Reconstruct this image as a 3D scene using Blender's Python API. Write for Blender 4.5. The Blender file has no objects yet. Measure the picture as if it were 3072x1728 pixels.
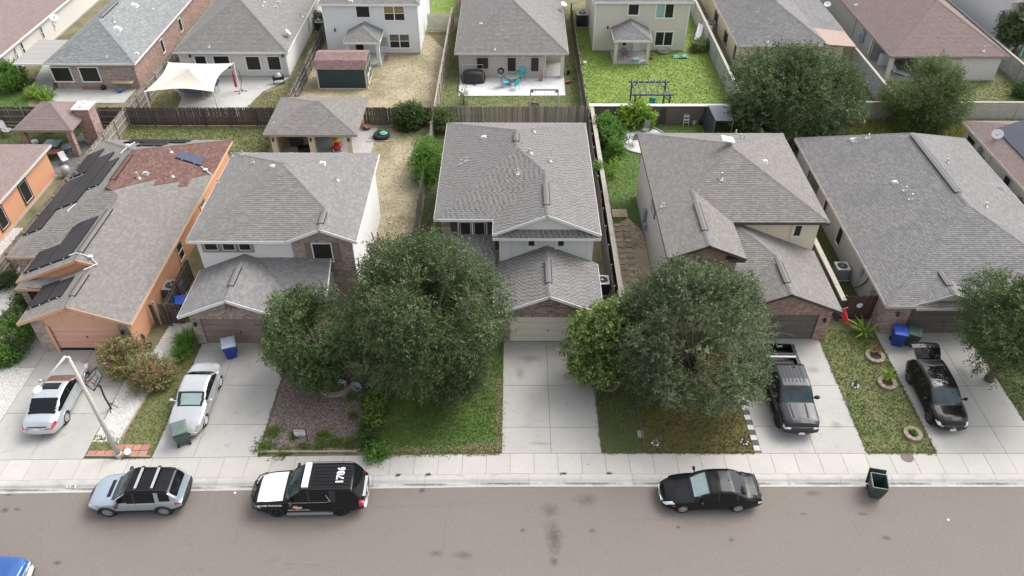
import bpy, bmesh, math, random
import numpy as np
from mathutils import Vector, Matrix

random.seed(7)
scene = bpy.context.scene
COL = scene.collection

# ------------------------------------------------------------------ camera
F_PX, PITCH, CAM_H, YAW = 2340.0, math.radians(40.2), 34.0, math.radians(0.2)
cam_data = bpy.data.cameras.new('camera')
cam_data.sensor_width = 36.0
cam_data.lens = 36.0 * F_PX / 3072.0
cam_data.clip_start = 0.5
cam_data.clip_end = 2000.0
cam = bpy.data.objects.new('camera', cam_data)
COL.objects.link(cam)
cam.location = (0, 0, CAM_H)
cam.rotation_euler = (math.pi / 2 - PITCH, 0, YAW)
scene.camera = cam

# ------------------------------------------------------------------ sky, sun, exposure (bright overcast day)
SUN_EL, SUN_AZ = 50.0, 58.0          # azimuth clockwise from +Y (away from the street)
world = bpy.data.worlds.new('World')
scene.world = world
world.use_nodes = True
wn, wl = world.node_tree.nodes, world.node_tree.links
bg = wn['Background']
sky = wn.new('ShaderNodeTexSky')
sky.sky_type = 'NISHITA'
sky.sun_disc = False
sky.sun_elevation = math.radians(SUN_EL)
sky.sun_rotation = math.radians(SUN_AZ)
sky.air_density = 1.0
sky.dust_density = 4.0
sky.ozone_density = 1.0
hs = wn.new('ShaderNodeHueSaturation')          # cloud cover greys the sky evenly
hs.inputs['Saturation'].default_value = 0.22
wl.new(sky.outputs[0], hs.inputs['Color'])
wl.new(hs.outputs[0], bg.inputs['Color'])
bg.inputs['Strength'].default_value = 0.15
sun_d = bpy.data.lights.new('sun', 'SUN')
sun_d.energy = 0.75
sun_d.angle = math.radians(40)
sun_d.color = (1.0, 0.95, 0.88)
sun = bpy.data.objects.new('sun', sun_d)
COL.objects.link(sun)
az = math.radians(SUN_AZ)
sd = Vector((math.sin(az) * math.cos(math.radians(SUN_EL)), math.cos(az) * math.cos(math.radians(SUN_EL)), math.sin(math.radians(SUN_EL))))
sun.rotation_euler = sd.to_track_quat('Z', 'Y').to_euler()
sun.location = sd * 120
scene.view_settings.view_transform = 'Standard'
scene.view_settings.look = 'None'
scene.view_settings.gamma = 1.0
scene.view_settings.exposure = 1.02
scene.view_settings.use_curve_mapping = False

# ------------------------------------------------------------------ survey: photo pixel -> point of the place
_c, _s, _cy, _sy = math.cos(PITCH), math.sin(PITCH), math.cos(YAW), math.sin(YAW)
def _ray(x, y):
 a = (x - 1536.0) / F_PX; b = -(y - 864.0) / F_PX
 X, Y, Z = a, _c + b * _s, -_s + b * _c
 return X * _cy - Y * _sy, X * _sy + Y * _cy, Z
def g(x, y, z=0.0):                   # where the sight line meets height z
 r = _ray(x, y); t = (z - CAM_H) / r[2]
 return Vector((r[0] * t, r[1] * t, z))
def gy(x, y, Y):                      # ... meets the plane y = Y
 r = _ray(x, y); t = Y / r[1]
 return Vector((r[0] * t, Y, CAM_H + r[2] * t))
def gx(x, y, X):                      # ... meets the plane x = X
 r = _ray(x, y); t = X / r[0]
 return Vector((X, r[1] * t, CAM_H + r[2] * t))

# ------------------------------------------------------------------ materials
MATS = {}
def mat(name, c1, c2=None, scale=4.0, rough=0.8, bump=0.0, bscale=None, rnd=None, c3=None, metal=0.0,
  spec=0.5, detail=4.0, coat=0.0, big=None, trans=0.0, alpha=1.0, stretch=None, emit=None, rndamt=1.0):
 """noise-mixed colour c1..c2; rnd 'attr'/'obj' mixes towards c3 per piece; big=(scale, colour, amount) blotches"""
 if name in MATS: return MATS[name]
 m = bpy.data.materials.new(name); m.use_nodes = True
 nt = m.node_tree; N, L = nt.nodes, nt.links
 b = N['Principled BSDF']
 b.inputs['Roughness'].default_value = rough
 b.inputs['Metallic'].default_value = metal
 b.inputs['Specular IOR Level'].default_value = spec
 if coat: b.inputs['Coat Weight'].default_value = coat; b.inputs['Coat Roughness'].default_value = 0.05
 if trans: b.inputs['Transmission Weight'].default_value = trans
 if alpha < 1: b.inputs['Alpha'].default_value = alpha
 geo = N.new('ShaderNodeNewGeometry')
 vec = geo.outputs['Position']
 if stretch:
  mp = N.new('ShaderNodeVectorMath'); mp.operation = 'MULTIPLY'; mp.inputs[1].default_value = stretch
  L.new(vec, mp.inputs[0]); vec = mp.outputs[0]
 col = None
 def rgb(c): return (c[0], c[1], c[2], 1.0)
 def mix(fac, a, bcol):
  x = N.new('ShaderNodeMix'); x.data_type = 'RGBA'
  if fac is not None and not isinstance(fac, float): L.new(fac, x.inputs[0])
  elif fac is not None: x.inputs[0].default_value = fac
  for k, v in ((6, a), (7, bcol)):
   if isinstance(v, tuple): x.inputs[k].default_value = rgb(v)
   else: L.new(v, x.inputs[k])
  return x.outputs[2]
 def ramp(src, lo, hi):
  r = N.new('ShaderNodeMapRange'); r.inputs[1].default_value = lo; r.inputs[2].default_value = hi
  L.new(src, r.inputs[0]); return r.outputs[0]
 if c2 is None: col = c1
 else:
  n = N.new('ShaderNodeTexNoise'); n.inputs['Scale'].default_value = scale; n.inputs['Detail'].default_value = detail
  n.inputs['Roughness'].default_value = 0.65
  L.new(vec, n.inputs['Vector'])
  col = mix(ramp(n.outputs[0], 0.3, 0.7), c1, c2)
 if rnd:
  if rnd == 'attr':
   a = N.new('ShaderNodeAttribute'); a.attribute_name = 'tone'; src = a.outputs['Fac']
  else:
   a = N.new('ShaderNodeObjectInfo'); src = a.outputs['Random']
  if rndamt != 1.0:
   mm = N.new('ShaderNodeMath'); mm.operation = 'MULTIPLY'; mm.inputs[1].default_value = rndamt
   L.new(src, mm.inputs[0]); src = mm.outputs[0]
  col = mix(src, col, c3)
 if big:
  bl = big if isinstance(big[0], (tuple, list)) else (big,)
  for (sc, bc, lo, hi, amt) in bl:
   n = N.new('ShaderNodeTexNoise'); n.inputs['Scale'].default_value = sc; n.inputs['Detail'].default_value = 5.0
   n.inputs['Roughness'].default_value = 0.6
   off = N.new('ShaderNodeVectorMath'); off.operation = 'ADD'; off.inputs[1].default_value = (sc * 13.7, sc * 7.1, 3.3)
   L.new(geo.outputs['Position'], off.inputs[0]); L.new(off.outputs[0], n.inputs['Vector'])
   f = ramp(n.outputs[0], lo, hi)
   mm = N.new('ShaderNodeMath'); mm.operation = 'MULTIPLY'; mm.inputs[1].default_value = amt
   L.new(f, mm.inputs[0])
   col = mix(mm.outputs[0], col, bc)
 if isinstance(col, tuple): b.inputs['Base Color'].default_value = rgb(col)
 else: L.new(col, b.inputs['Base Color'])
 if emit: b.inputs['Emission Color'].default_value = rgb(emit[0]); b.inputs['Emission Strength'].default_value = emit[1]
 if bump:
  n = N.new('ShaderNodeTexNoise'); n.inputs['Scale'].default_value = bscale or scale * 3; n.inputs['Detail'].default_value = 3.0
  L.new(vec, n.inputs['Vector'])
  bp = N.new('ShaderNodeBump'); bp.inputs['Strength'].default_value = min(1.0, bump); bp.inputs['Distance'].default_value = 0.02
  L.new(n.outputs[0], bp.inputs['Height']); L.new(bp.outputs[0], b.inputs['Normal'])
 MATS[name] = m
 return m

# ------------------------------------------------------------------ objects
def link(o, parent=None):
 COL.objects.link(o)
 if parent is not None: o.parent = parent
 return o
def tag(o, label=None, cat=None, group=None, kind=None):
 if label: o['label'] = label
 if cat: o['category'] = cat
 if group: o['group'] = group
 if kind: o['kind'] = kind
 return o
def thing(name, label, cat, loc=(0, 0, 0), rz=0.0, group=None):
 o = bpy.data.objects.new(name, None); o.empty_display_size = 0.3
 link(o); o.location = loc; o.rotation_euler = (0, 0, rz)
 return tag(o, label, cat, group)
def root_loc(o):
 v = Vector((0, 0, 0))
 while o is not None:
  v = v + o.location; o = o.parent
 return v
def copy_tree(o, parent=None):
 c = o.copy(); COL.objects.link(c); c.parent = parent
 for ch in list(o.children): copy_tree(ch, c)
 return c

class MB:
 """collects faces, then becomes ONE mesh object"""
 def __init__(s): s.v = []; s.f = []; s.t = []
 def add(s, vs, fs, tone=0.0):
  k = len(s.v); s.v.extend([tuple(p) for p in vs])
  for f in fs: s.f.append(tuple(i + k for i in f)); s.t.append(tone)
  return s
 def quad(s, a, b, c, d, tone=0.0): return s.add((a, b, c, d), ((0, 1, 2, 3),), tone)
 def box(s, cx, cy, cz, sx, sy, sz, rz=0.0, tone=0.0):
  hx, hy, hz = sx / 2, sy / 2, sz / 2; co, si = math.cos(rz), math.sin(rz)
  vs = []
  for z in (-hz, hz):
   for (x, y) in ((-hx, -hy), (hx, -hy), (hx, hy), (-hx, hy)):
    vs.append((cx + x * co - y * si, cy + x * si + y * co, cz + z))
  return s.add(vs, ((3, 2, 1, 0), (4, 5, 6, 7), (0, 1, 5, 4), (1, 2, 6, 5), (2, 3, 7, 6), (3, 0, 4, 7)), tone)
 def bb(s, x0, x1, y0, y1, z0, z1, tone=0.0):
  return s.box((x0 + x1) / 2, (y0 + y1) / 2, (z0 + z1) / 2, x1 - x0, y1 - y0, z1 - z0, 0, tone)
 def beam(s, a, b, w, h, up=(0, 0, 1), tone=0.0):
  a, b = Vector(a), Vector(b); d = (b - a).normalized(); up = Vector(up)
  u = d.cross(up)
  if u.length < 1e-4: u = d.cross(Vector((1, 0, 0)))
  u.normalize(); v = u.cross(d).normalized()
  vs = []
  for p in (a, b):
   for (i, j) in ((-1, -1), (1, -1), (1, 1), (-1, 1)): vs.append(p + u * (i * w / 2) + v * (j * h / 2))
  return s.add(vs, ((3, 2, 1, 0), (4, 5, 6, 7), (0, 1, 5, 4), (1, 2, 6, 5), (2, 3, 7, 6), (3, 0, 4, 7)), tone)
 def cyl(s, a, b, r0, r1=None, n=8, caps=True, tone=0.0):
  if r1 is None: r1 = r0
  a, b = Vector(a), Vector(b); d = (b - a)
  if d.length < 1e-6: return s
  d.normalize(); u = d.cross(Vector((0, 0, 1)))
  if u.length < 1e-3: u = Vector((1, 0, 0))
  u.normalize(); v = d.cross(u)
  vs = []
  for p, r in ((a, r0), (b, r1)):
   for i in range(n):
    t = 2 * math.pi * i / n; vs.append(p + u * (r * math.cos(t)) + v * (r * math.sin(t)))
  fs = [(i, (i + 1) % n, n + (i + 1) % n, n + i) for i in range(n)]
  if caps: fs.append(tuple(range(n - 1, -1, -1))); fs.append(tuple(range(n, 2 * n)))
  return s.add(vs, fs, tone)
 def tube(s, pts, r, n=6, tone=0.0, closed=False):
  pts = [Vector(p) for p in pts]
  m = len(pts); k = len(s.v); rings = []
  for i, p in enumerate(pts):
   d = (pts[(i + 1) % m] - pts[i - 1]) if closed else (pts[min(i + 1, m - 1)] - pts[max(i - 1, 0)])
   d.normalize(); u = d.cross(Vector((0, 0, 1)))
   if u.length < 1e-3: u = Vector((1, 0, 0))
   u.normalize(); v = d.cross(u)
   rr = r[i] if isinstance(r, (list, tuple)) else r
   for j in range(n):
    t = 2 * math.pi * j / n; s.v.append(tuple(p + u * (rr * math.cos(t)) + v * (rr * math.sin(t))))
  for i in range(m if closed else m - 1):
   i2 = (i + 1) % m
   for j in range(n):
    s.f.append((k + i * n + j, k + i * n + (j + 1) % n, k + i2 * n + (j + 1) % n, k + i2 * n + j)); s.t.append(tone)
  if not closed:
   s.f.append(tuple(k + j for j in range(n - 1, -1, -1))); s.t.append(tone)
   s.f.append(tuple(k + (m - 1) * n + j for j in range(n))); s.t.append(tone)
  return s
 def lathe(s, prof, n=16, c=(0, 0, 0), axis='Z', tone=0.0, sq=1.0):
  vs = []
  for (r, h) in prof:
   for i in range(n):
    t = 2 * math.pi * i / n; x, y = r * math.cos(t), r * math.sin(t) * sq
    p = (x, y, h) if axis == 'Z' else ((x, h, y) if axis == 'Y' else (h, x, y))
    vs.append((c[0] + p[0], c[1] + p[1], c[2] + p[2]))
  fs = []
  for k in range(len(prof) - 1):
   for i in range(n):
    a, b2 = k * n + i, k * n + (i + 1) % n
    q = (a, b2, b2 + n, a + n)
    fs.append(q if axis != 'Y' else q[::-1])
  return s.add(vs, fs, tone)
 def slab(s, poly, thick, tone=0.0, down=True):
  """polygon (3D, planar) with vertical thickness"""
  n = len(poly); P = [Vector(p) for p in poly]
  Q = [p + Vector((0, 0, -thick)) for p in P]
  fs = [tuple(range(n)), tuple(range(2 * n - 1, n - 1, -1))]
  for i in range(n): j = (i + 1) % n; fs.append((i, n + i, n + j, j))
  return s.add(P + Q, fs, tone)
 def extr(s, poly, vec, tone=0.0):
  n = len(poly); P = [Vector(p) for p in poly]; vec = Vector(vec)
  Q = [p + vec for p in P]
  fs = [tuple(range(n)), tuple(range(2 * n - 1, n - 1, -1))]
  for i in range(n): j = (i + 1) % n; fs.append((i, n + i, n + j, j))
  return s.add(P + Q, fs, tone)
 def mesh(s, name, m=None, off=None, smooth=False, fix=False):
  me = bpy.data.meshes.new(name)
  v = s.v
  if off is not None: v = [(p[0] - off[0], p[1] - off[1], p[2] - off[2]) for p in s.v]
  me.from_pydata(v, [], s.f)
  if fix:
   bm = bmesh.new(); bm.from_mesh(me); bmesh.ops.recalc_face_normals(bm, faces=bm.faces[:]); bm.to_mesh(me); bm.free()
  if any(s.t):
   a = me.attributes.new('tone', 'FLOAT', 'FACE'); a.data.foreach_set('value', s.t)
  if m is not None: me.materials.append(m)
  if smooth: me.polygons.foreach_set('use_smooth', [True] * len(me.polygons))
  return me
 def build(s, name, m, parent=None, world=False, smooth=False, kind=None, fix=True):
  off = root_loc(parent) if (world and parent is not None) else None
  me = s.mesh(name, m, off, smooth, fix and len(s.f) < 60000)
  o = bpy.data.objects.new(name, me); link(o, parent)
  if kind: o['kind'] = kind
  return o
 def top(s, name, m, label, cat, group=None, smooth=False, kind=None):
  """a one-mesh thing: origin moved to its base"""
  xs = [p[0] for p in s.v]; ys = [p[1] for p in s.v]; zs = [p[2] for p in s.v]
  off = Vector(((min(xs) + max(xs)) / 2, (min(ys) + max(ys)) / 2, min(zs)))
  me = s.mesh(name, m, off, smooth, len(s.f) < 60000)
  o = bpy.data.objects.new(name, me); link(o); o.location = off
  return tag(o, label, cat, group, kind)

def np_mesh(name, V, Q, m, tone=None, parent=None, off=None):
 """numpy arrays -> mesh object (V: n x 3, Q: k x (3|4))"""
 V = np.asarray(V, dtype=np.float32)
 if off is not None: V = V - np.array(off, dtype=np.float32)
 Q = np.asarray(Q, dtype=np.int32); k, w = Q.shape
 me = bpy.data.meshes.new(name)
 me.vertices.add(len(V)); me.vertices.foreach_set('co', V.ravel())
 me.loops.add(k * w); me.loops.foreach_set('vertex_index', Q.ravel())
 me.polygons.add(k); me.polygons.foreach_set('loop_start', np.arange(0, k * w, w, dtype=np.int32))
 if tone is not None:
  a = me.attributes.new('tone', 'FLOAT', 'FACE'); a.data.foreach_set('value', np.asarray(tone, dtype=np.float32))
 me.materials.append(m); me.update(calc_edges=True)
 o = bpy.data.objects.new(name, me); link(o, parent)
 return o

# ------------------------------------------------------------------ rows of pieces laid over a planar polygon
def frame_of(poly):
 P = [Vector(p) for p in poly]
 n = Vector((0, 0, 0))
 for i in range(len(P)): n += P[i].cross(P[(i + 1) % len(P)])
 n.normalize()
 return P, n
def lay_rows(poly, normal, pitch):
 """yields (w0, w1, [(ua, ub), ...]) with axes; u horizontal, w up the surface"""
 P = [Vector(p) for p in poly]; n = Vector(normal).normalized()
 u = Vector((0, 0, 1)).cross(n); u.normalize(); w = n.cross(u)
 o = min(P, key=lambda p: p.dot(w))
 C = [((p - o).dot(u), (p - o).dot(w)) for p in P]
 top = max(c[1] for c in C); rows = []
 r = 0
 while r * pitch < top - 0.02:
  w0, w1 = r * pitch, min((r + 1) * pitch, top); wm = (w0 + w1) / 2
  xs = []
  for i in range(len(C)):
   (x0, y0), (x1, y1) = C[i], C[(i + 1) % len(C)]
   if (y0 <= wm) != (y1 <= wm): xs.append(x0 + (wm - y0) * (x1 - x0) / (y1 - y0))
  xs.sort()
  rows.append((w0, w1, [(xs[i], xs[i + 1]) for i in range(0, len(xs) - 1, 2)]))
  r += 1
 return o, u, w, n, rows

_piece = {}
def piece_mesh(kind, key, m):
 k = (kind, key, m.name)
 if k in _piece: return _piece[k]
 b = MB()
 if kind == 'shingle':
  wd, ln, tn = key
  b.add([(0, 0, .022), (wd, 0, .022), (wd, ln, .004), (0, ln, .004), (0, 0, 0), (wd, 0, 0), (wd, ln, 0), (0, ln, 0)],
    ((0, 1, 2, 3), (4, 5, 1, 0), (5, 6, 2, 1), (7, 4, 0, 3)), tn)
 elif kind == 'brick':
  wd, ht, tn = key
  b.add([(0, 0, -.02), (wd, 0, -.02), (wd, ht, -.02), (0, ht, -.02), (0, 0, .012), (wd, 0, .012), (wd, ht, .012), (0, ht, .012)],
    ((4, 5, 6, 7), (0, 1, 5, 4), (1, 2, 6, 5), (2, 3, 7, 6), (3, 0, 4, 7)), tn)
 me = b.mesh(kind, m); _piece[k] = me
 return me
def place_piece(kind, key, m, org, u, w, n, parent, off):
 o = bpy.data.objects.new(kind, piece_mesh(kind, key, m))
 o.matrix_local = Matrix(((u.x, w.x, n.x, org.x - off.x), (u.y, w.y, n.y, org.y - off.y), (u.z, w.z, n.z, org.z - off.z), (0, 0, 0, 1)))
 link(o, parent)
 return o

TAB = (0.15, 0.22, 0.30)
def shingles(poly, normal, m, parent, single_rows=0, budget=None, style='lam', pitch=0.145, rng=random):
 """courses of shingles; the lowest full ones are pieces of their own, the rest one joined part"""
 o, u, w, n, rows = lay_rows(poly, normal, pitch)
 off = root_loc(parent); b = MB()
 for r, (w0, w1, iv) in enumerate(rows):
  for (a, e) in iv:
   x = a; ph = rng.random() * 0.3; k = 0
   while x < e - 0.01:
    if style == 'tab':
     wd = rng.choice((.16, .19, .22) if (k + r) % 2 else (.13, .15, .17)); tn = (0.1 + rng.random() * 0.3) if (k + r) % 2 else (0.5 + rng.random() * 0.5)
     ht = 0.026 if (k + r) % 2 else 0.012
    else:
     wd = rng.choice(TAB); tn = rng.random() ** 1.5; ht = rng.choice((0.016, 0.022, 0.026))
    if k == 0: wd = max(0.08, wd - ph)
    x2 = min(x + wd, e)
    full = k > 0 and x2 == x + wd and w1 - w0 > pitch - 1e-4
    if budget is not None and budget[0] > 0 and r < single_rows and full:
     tq = round(tn * 5) / 5 + 0.001
     place_piece('shingle', (wd, pitch, tq), m, o + u * x + w * w0, u, w, n, parent, off); budget[0] -= 1
    else:
     p0, p1 = o + u * x + w * w0, o + u * x2 + w * w0
     p2, p3 = o + u * x2 + w * (w1 + .01), o + u * x + w * (w1 + .01)
     b.add((p0 + n * ht, p1 + n * ht, p2 + n * .004, p3 + n * .004, p0, p1), ((0, 1, 2, 3), (4, 5, 1, 0)), tn + 0.001)
    x = x2; k += 1
 if b.f:
  ob = b.build('shingles', m, parent, world=True, kind='stuff', fix=False)

def bricks(poly, normal, m, parent, budget=None, holes=(), bw=0.2, bh=0.067, joint=0.011, rng=random, soldier=False):
 """running bond over a wall polygon; holes = [(min,max) corner pairs in world coords]"""
 o, u, w, n, rows = lay_rows(poly, normal, bh + joint)
 off = root_loc(parent); b = MB()
 H = []
 for (pa, pb) in holes:
  ca, cb = ((Vector(pa) - o).dot(u), (Vector(pa) - o).dot(w)), ((Vector(pb) - o).dot(u), (Vector(pb) - o).dot(w))
  H.append((min(ca[0], cb[0]), max(ca[0], cb[0]), min(ca[1], cb[1]), max(ca[1], cb[1])))
 for r, (w0, w1, iv) in enumerate(rows):
  iv2 = []
  for (a, e) in iv:
   segs = [(a, e)]
   for (h0, h1, v0, v1) in H:
    if v0 < (w0 + w1) / 2 < v1:
     ns = []
     for (s0, s1) in segs:
      if h1 <= s0 or h0 >= s1: ns.append((s0, s1)); continue
      if h0 > s0: ns.append((s0, h0))
      if h1 < s1: ns.append((h1, s1))
     segs = ns
   iv2 += segs
  for (a, e) in iv2:
   x = a; k = 0
   while x < e - 0.03:
    wd = bw if (k or r % 2) else bw / 2
    x2 = min(x + wd, e); tn = rng.random() + 0.001
    full = x2 == x + bw and w1 - w0 > bh
    if budget is not None and budget[0] > 0 and full:
     place_piece('brick', (bw, bh, round(tn * 6) / 6 + .001), m, o + u * x + w * w0, u, w, n, parent, off); budget[0] -= 1
    else:
     q = w0 + bh
     c = [o + u * xx + w * ww for (xx, ww) in ((x, w0), (x2, w0), (x2, q), (x, q))]
     b.add([p - n * .01 for p in c] + [p + n * .012 for p in c], ((4, 5, 6, 7), (0, 1, 5, 4), (1, 2, 6, 5), (2, 3, 7, 6), (3, 0, 4, 7)), tn)
    x = x2 + joint; k += 1
 if b.f: b.build('bricks', m, parent, world=True, kind='stuff', fix=False)

def planks(poly, normal, m, parent, pitch=0.2, holes=(), name='plank'):
 """lap siding: each board a piece of its own"""
 o, u, w, n, rows = lay_rows(poly, normal, pitch)
 for r, (w0, w1, iv) in enumerate(rows):
  for (a, e) in iv:
   if e - a < 0.05: continue
   p = [o + u * a + w * w0, o + u * e + w * w0, o + u * e + w * w1, o + u * a + w * w1]
   b = MB()
   b.add([p[0], p[1], p[2], p[3], p[0] + n * .022, p[1] + n * .022, p[2] + n * .004, p[3] + n * .004],
     ((4, 5, 6, 7), (0, 1, 5, 4), (1, 2, 6, 5), (2, 3, 7, 6), (3, 0, 4, 7)))
   b.build(name, m, parent, world=True, fix=False)

# ------------------------------------------------------------------ common materials
M_ASPH = mat('asphalt', (.156, .134, .117), (.228, .197, .174), 17, .92, .5, 60, detail=8, big=((.18, (.178, .155, .142), .42, .68, .5), (1.1, (.15, .132, .121), .58, .75, .5), (26, (.34, .305, .28), .6, .68, .6), (31, (.09, .078, .07), .62, .7, .6)))
M_CONC = mat('concrete', (.40, .388, .366), (.46, .447, .424), 9, .9, .2, 40, detail=8, big=((.45, (.31, .30, .285), .45, .75, .6), (2.2, (.27, .258, .24), .58, .78, .55), (14, (.3, .285, .265), .58, .75, .4)), rnd='obj', c3=(.41, .395, .37), rndamt=.5)
M_WALK = mat('sidewalk_concrete', (.46, .437, .407), (.52, .497, .464), 8, .9, .2, 50, detail=8, big=((.9, (.39, .37, .34), .48, .78, .55), (5, (.32, .3, .275), .6, .78, .5)), rnd='obj', c3=(.43, .412, .385), rndamt=.7)
M_KERB = mat('kerb_concrete', (.40, .39, .37), (.49, .475, .45), 7, .9, .2, 40, detail=8, stretch=(.35, 1, 3), big=((1.2, (.3, .29, .275), .5, .75, .6),), rnd='obj', c3=(.5, .48, .45), rndamt=.5)
M_PATIO = mat('patio_concrete', (.41, .405, .39), (.5, .49, .475), 5, .9, .15, 30, detail=8, big=((.6, (.31, .3, .285), .45, .75, .7), (2.6, (.24, .225, .21), .6, .8, .5)))
M_PATIO_W = mat('pale_patio', (.56, .555, .55), (.67, .665, .66), 4, .85, .1, 30, detail=8, big=((.9, (.4, .39, .38), .48, .75, .6),))
M_JOINT = mat('joint_dirt', (.09, .08, .065), (.14, .12, .09), 12, .95)
M_DIRT = mat('dirt', (.36, .285, .205), (.44, .35, .255), 5, .95, .4, 30, big=(.8, (.22, .17, .12), .5, .75, .6))
M_YARD = mat('yard_soil', (.16, .14, .075), (.235, .2, .12), 1.4, .95, .4, 30, big=(.5, (.075, .1, .03), .45, .65, .8))
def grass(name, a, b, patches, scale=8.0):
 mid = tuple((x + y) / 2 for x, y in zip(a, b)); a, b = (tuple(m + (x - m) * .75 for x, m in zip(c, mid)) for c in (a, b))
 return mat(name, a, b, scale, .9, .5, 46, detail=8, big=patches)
G_LUSH = grass('grass_lush', (.05, .105, .017), (.098, .155, .032), ((.3, (.065, .125, .022), .42, .68, .6), (1.1, (.14, .145, .045), .56, .74, .5)))
G_MIX = grass('grass_mixed', (.09, .115, .036), (.185, .185, .075), ((.5, (.07, .125, .03), .45, .65, .75), (1.5, (.25, .205, .11), .53, .72, .6)))
G_OLIVE = grass('grass_olive', (.075, .078, .02), (.15, .125, .045), ((.4, (.06, .085, .018), .45, .7, .8), (1.5, (.19, .135, .06), .55, .75, .6)))
G_BRIGHT = grass('grass_bright', (.17, .255, .048), (.225, .3, .07), ((.3, (.15, .235, .042), .4, .65, .6), (.8, (.27, .28, .1), .52, .74, .5)))
G_DRY = grass('grass_dry', (.3, .25, .16), (.42, .36, .245), ((.2, (.17, .165, .075), .46, .66, .75), (.7, (.48, .41, .29), .48, .7, .6)), 11)
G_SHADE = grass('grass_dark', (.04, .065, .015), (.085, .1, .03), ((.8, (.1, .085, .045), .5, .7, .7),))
M_BLADE = {}
for nm, c, d in (('lush', (.06, .12, .02), (.14, .19, .045)), ('mix', (.115, .155, .05), (.25, .235, .11)), ('olive', (.09, .105, .028), (.21, .17, .07)),
     ('bright', (.17, .27, .045), (.27, .34, .085)), ('dry', (.27, .23, .14), (.48, .41, .28)), ('tall', (.2, .24, .05), (.42, .38, .16))):
 M_BLADE[nm] = mat('blade_' + nm, c, None, rough=.85, rnd='attr', c3=d, spec=.2)

def bend(x): return .02 * x if x < 0 else .003 * x
def y_walk(x): return 26.40 + bend(x)
def y_kerb(x): return 25.09 + bend(x)
def y_gut(x): return 24.36 + bend(x)
ROAD_Z = -.125

def sheet(name, poly, z, m, kind='structure', parent=None):
 b = MB(); b.add([(p[0], p[1], z if len(p) < 3 else p[2]) for p in poly], (tuple(range(len(poly))),))
 me = b.mesh(name, m); o = bpy.data.objects.new(name, me); link(o, parent)
 if me.polygons[0].normal.z < 0: me.flip_normals()
 if kind: o['kind'] = kind
 return o

sheet('ground', [(-500, -400), (500, -400), (500, 700), (-500, 700)], -.19, M_YARD)
sheet('yard_ground', [(-60, y_kerb(-60) + .1), (0, 25.15), (60, 25.3), (60, 110), (-60, 110)], -.012, M_YARD)
rd = sheet('road', [(-90, y_gut(-90) + .05), (0, 24.4), (90, 24.68), (90, 13.2), (0, 12.9), (-90, 11.2)], ROAD_Z, M_ASPH)
tag(rd, 'brown grey asphalt street along the kerb', None)
# far side of the street, mostly out of frame
sheet('verge', [(-90, 11.1), (0, 12.8), (90, 13.1), (90, -8), (-90, -8)], -.03, G_MIX)

def inside(pts, poly):
 x, y = pts[:, 0], pts[:, 1]; r = np.zeros(len(pts), bool); n = len(poly)
 for i in range(n):
  x0, y0 = poly[i][:2]; x1, y1 = poly[(i + 1) % n][:2]
  c = ((y0 > y) != (y1 > y)) & (x < (x1 - x0) * (y - y0) / (y1 - y0 + 1e-9) + x0)
  r ^= c
 return r
RNG = np.random.default_rng(11)
def scatter(poly, dens):
 P = np.array([p[:2] for p in poly]); lo, hi = P.min(0), P.max(0)
 n = int(dens * (hi - lo).prod()) + 1
 q = RNG.random((n, 2)) * (hi - lo) + lo
 return q[inside(q, poly)]
def tufts(pts, m, z=0.0, h=.09, w=.022, nb=4, lean=.6, name='grass', label='short uneven grass blades', parent=None):
 n = len(pts)
 if n == 0: return None
 P = np.repeat(pts, nb, 0); k = len(P)
 P = P + RNG.normal(0, h * .35, P.shape)
 a = RNG.random(k) * 2 * np.pi; hh = h * (.5 + RNG.random(k)); ln = lean * hh * (.3 + RNG.random(k))
 dx, dy = np.cos(a), np.sin(a)
 A = np.stack([P[:, 0] - dy * w, P[:, 1] + dx * w, np.full(k, z)], 1)
 B = np.stack([P[:, 0] + dy * w, P[:, 1] - dx * w, np.full(k, z)], 1)
 C = np.stack([P[:, 0] + dx * ln, P[:, 1] + dy * ln, z + hh], 1)
 V = np.stack([A, B, C], 1).reshape(-1, 3)
 Q = np.arange(3 * k).reshape(-1, 3)
 o = np_mesh(name, V, Q, m, RNG.random(k), parent)
 tag(o, label, 'grass', kind='stuff')
 return o
def lawn(poly, m, blade, dens, label, z=0.004, h=.07, w=.016, nb=4, holes=()):
 poly = [(p[0], p[1]) for p in poly]
 o = sheet('lawn', poly, z, m); tag(o, label)
 q = scatter(poly, dens)
 for hl in holes: q = q[~inside(q, hl)]
 tufts(q, M_BLADE[blade], z, h, w, nb, label='grass blades of the ' + label)
 return o

# ------------------------------------------------------------------ sidewalk, kerb
walk = sheet('sidewalk', [(-60, y_kerb(-60)), (0, 25.09), (60, 25.27), (60, 26.6), (0, 26.42), (-60, 25.22)], -.006, M_JOINT)
tag(walk, 'pale concrete sidewalk of square panels beside the kerb')
k = -30
while True:
 xa = -.19 + 1.275 * k; xb = xa + 1.275
 if xa > 40: break
 b = MB(); gp = .009
 q = [(xa + gp, y_kerb(xa)), (xb - gp, y_kerb(xb)), (xb - gp, y_walk(xb) - .01), (xa + gp, y_walk(xa) - .01)]
 dz = random.uniform(-.004, .004)
 b.slab([(x, y, .012 + dz) for x, y in q], .08)
 b.build('panel', M_WALK, walk)
 k += 1
kerb = sheet('kerb', [(-60, y_gut(-60)), (0, 24.36), (60, 24.54), (60, 25.25), (0, 25.07), (-60, 23.9)], ROAD_Z - .02, M_JOINT)
tag(kerb, 'concrete kerb with a shallow gutter pan')
prof = [(0, .008), (-.2, .006), (-.3, -.005), (-.36, -.035), (-.42, -.085), (-.47, -.108), (-.55, -.116), (-.735, -.112), (-.735, -.2), (0, -.2)]
kx = [-40.0]
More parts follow.
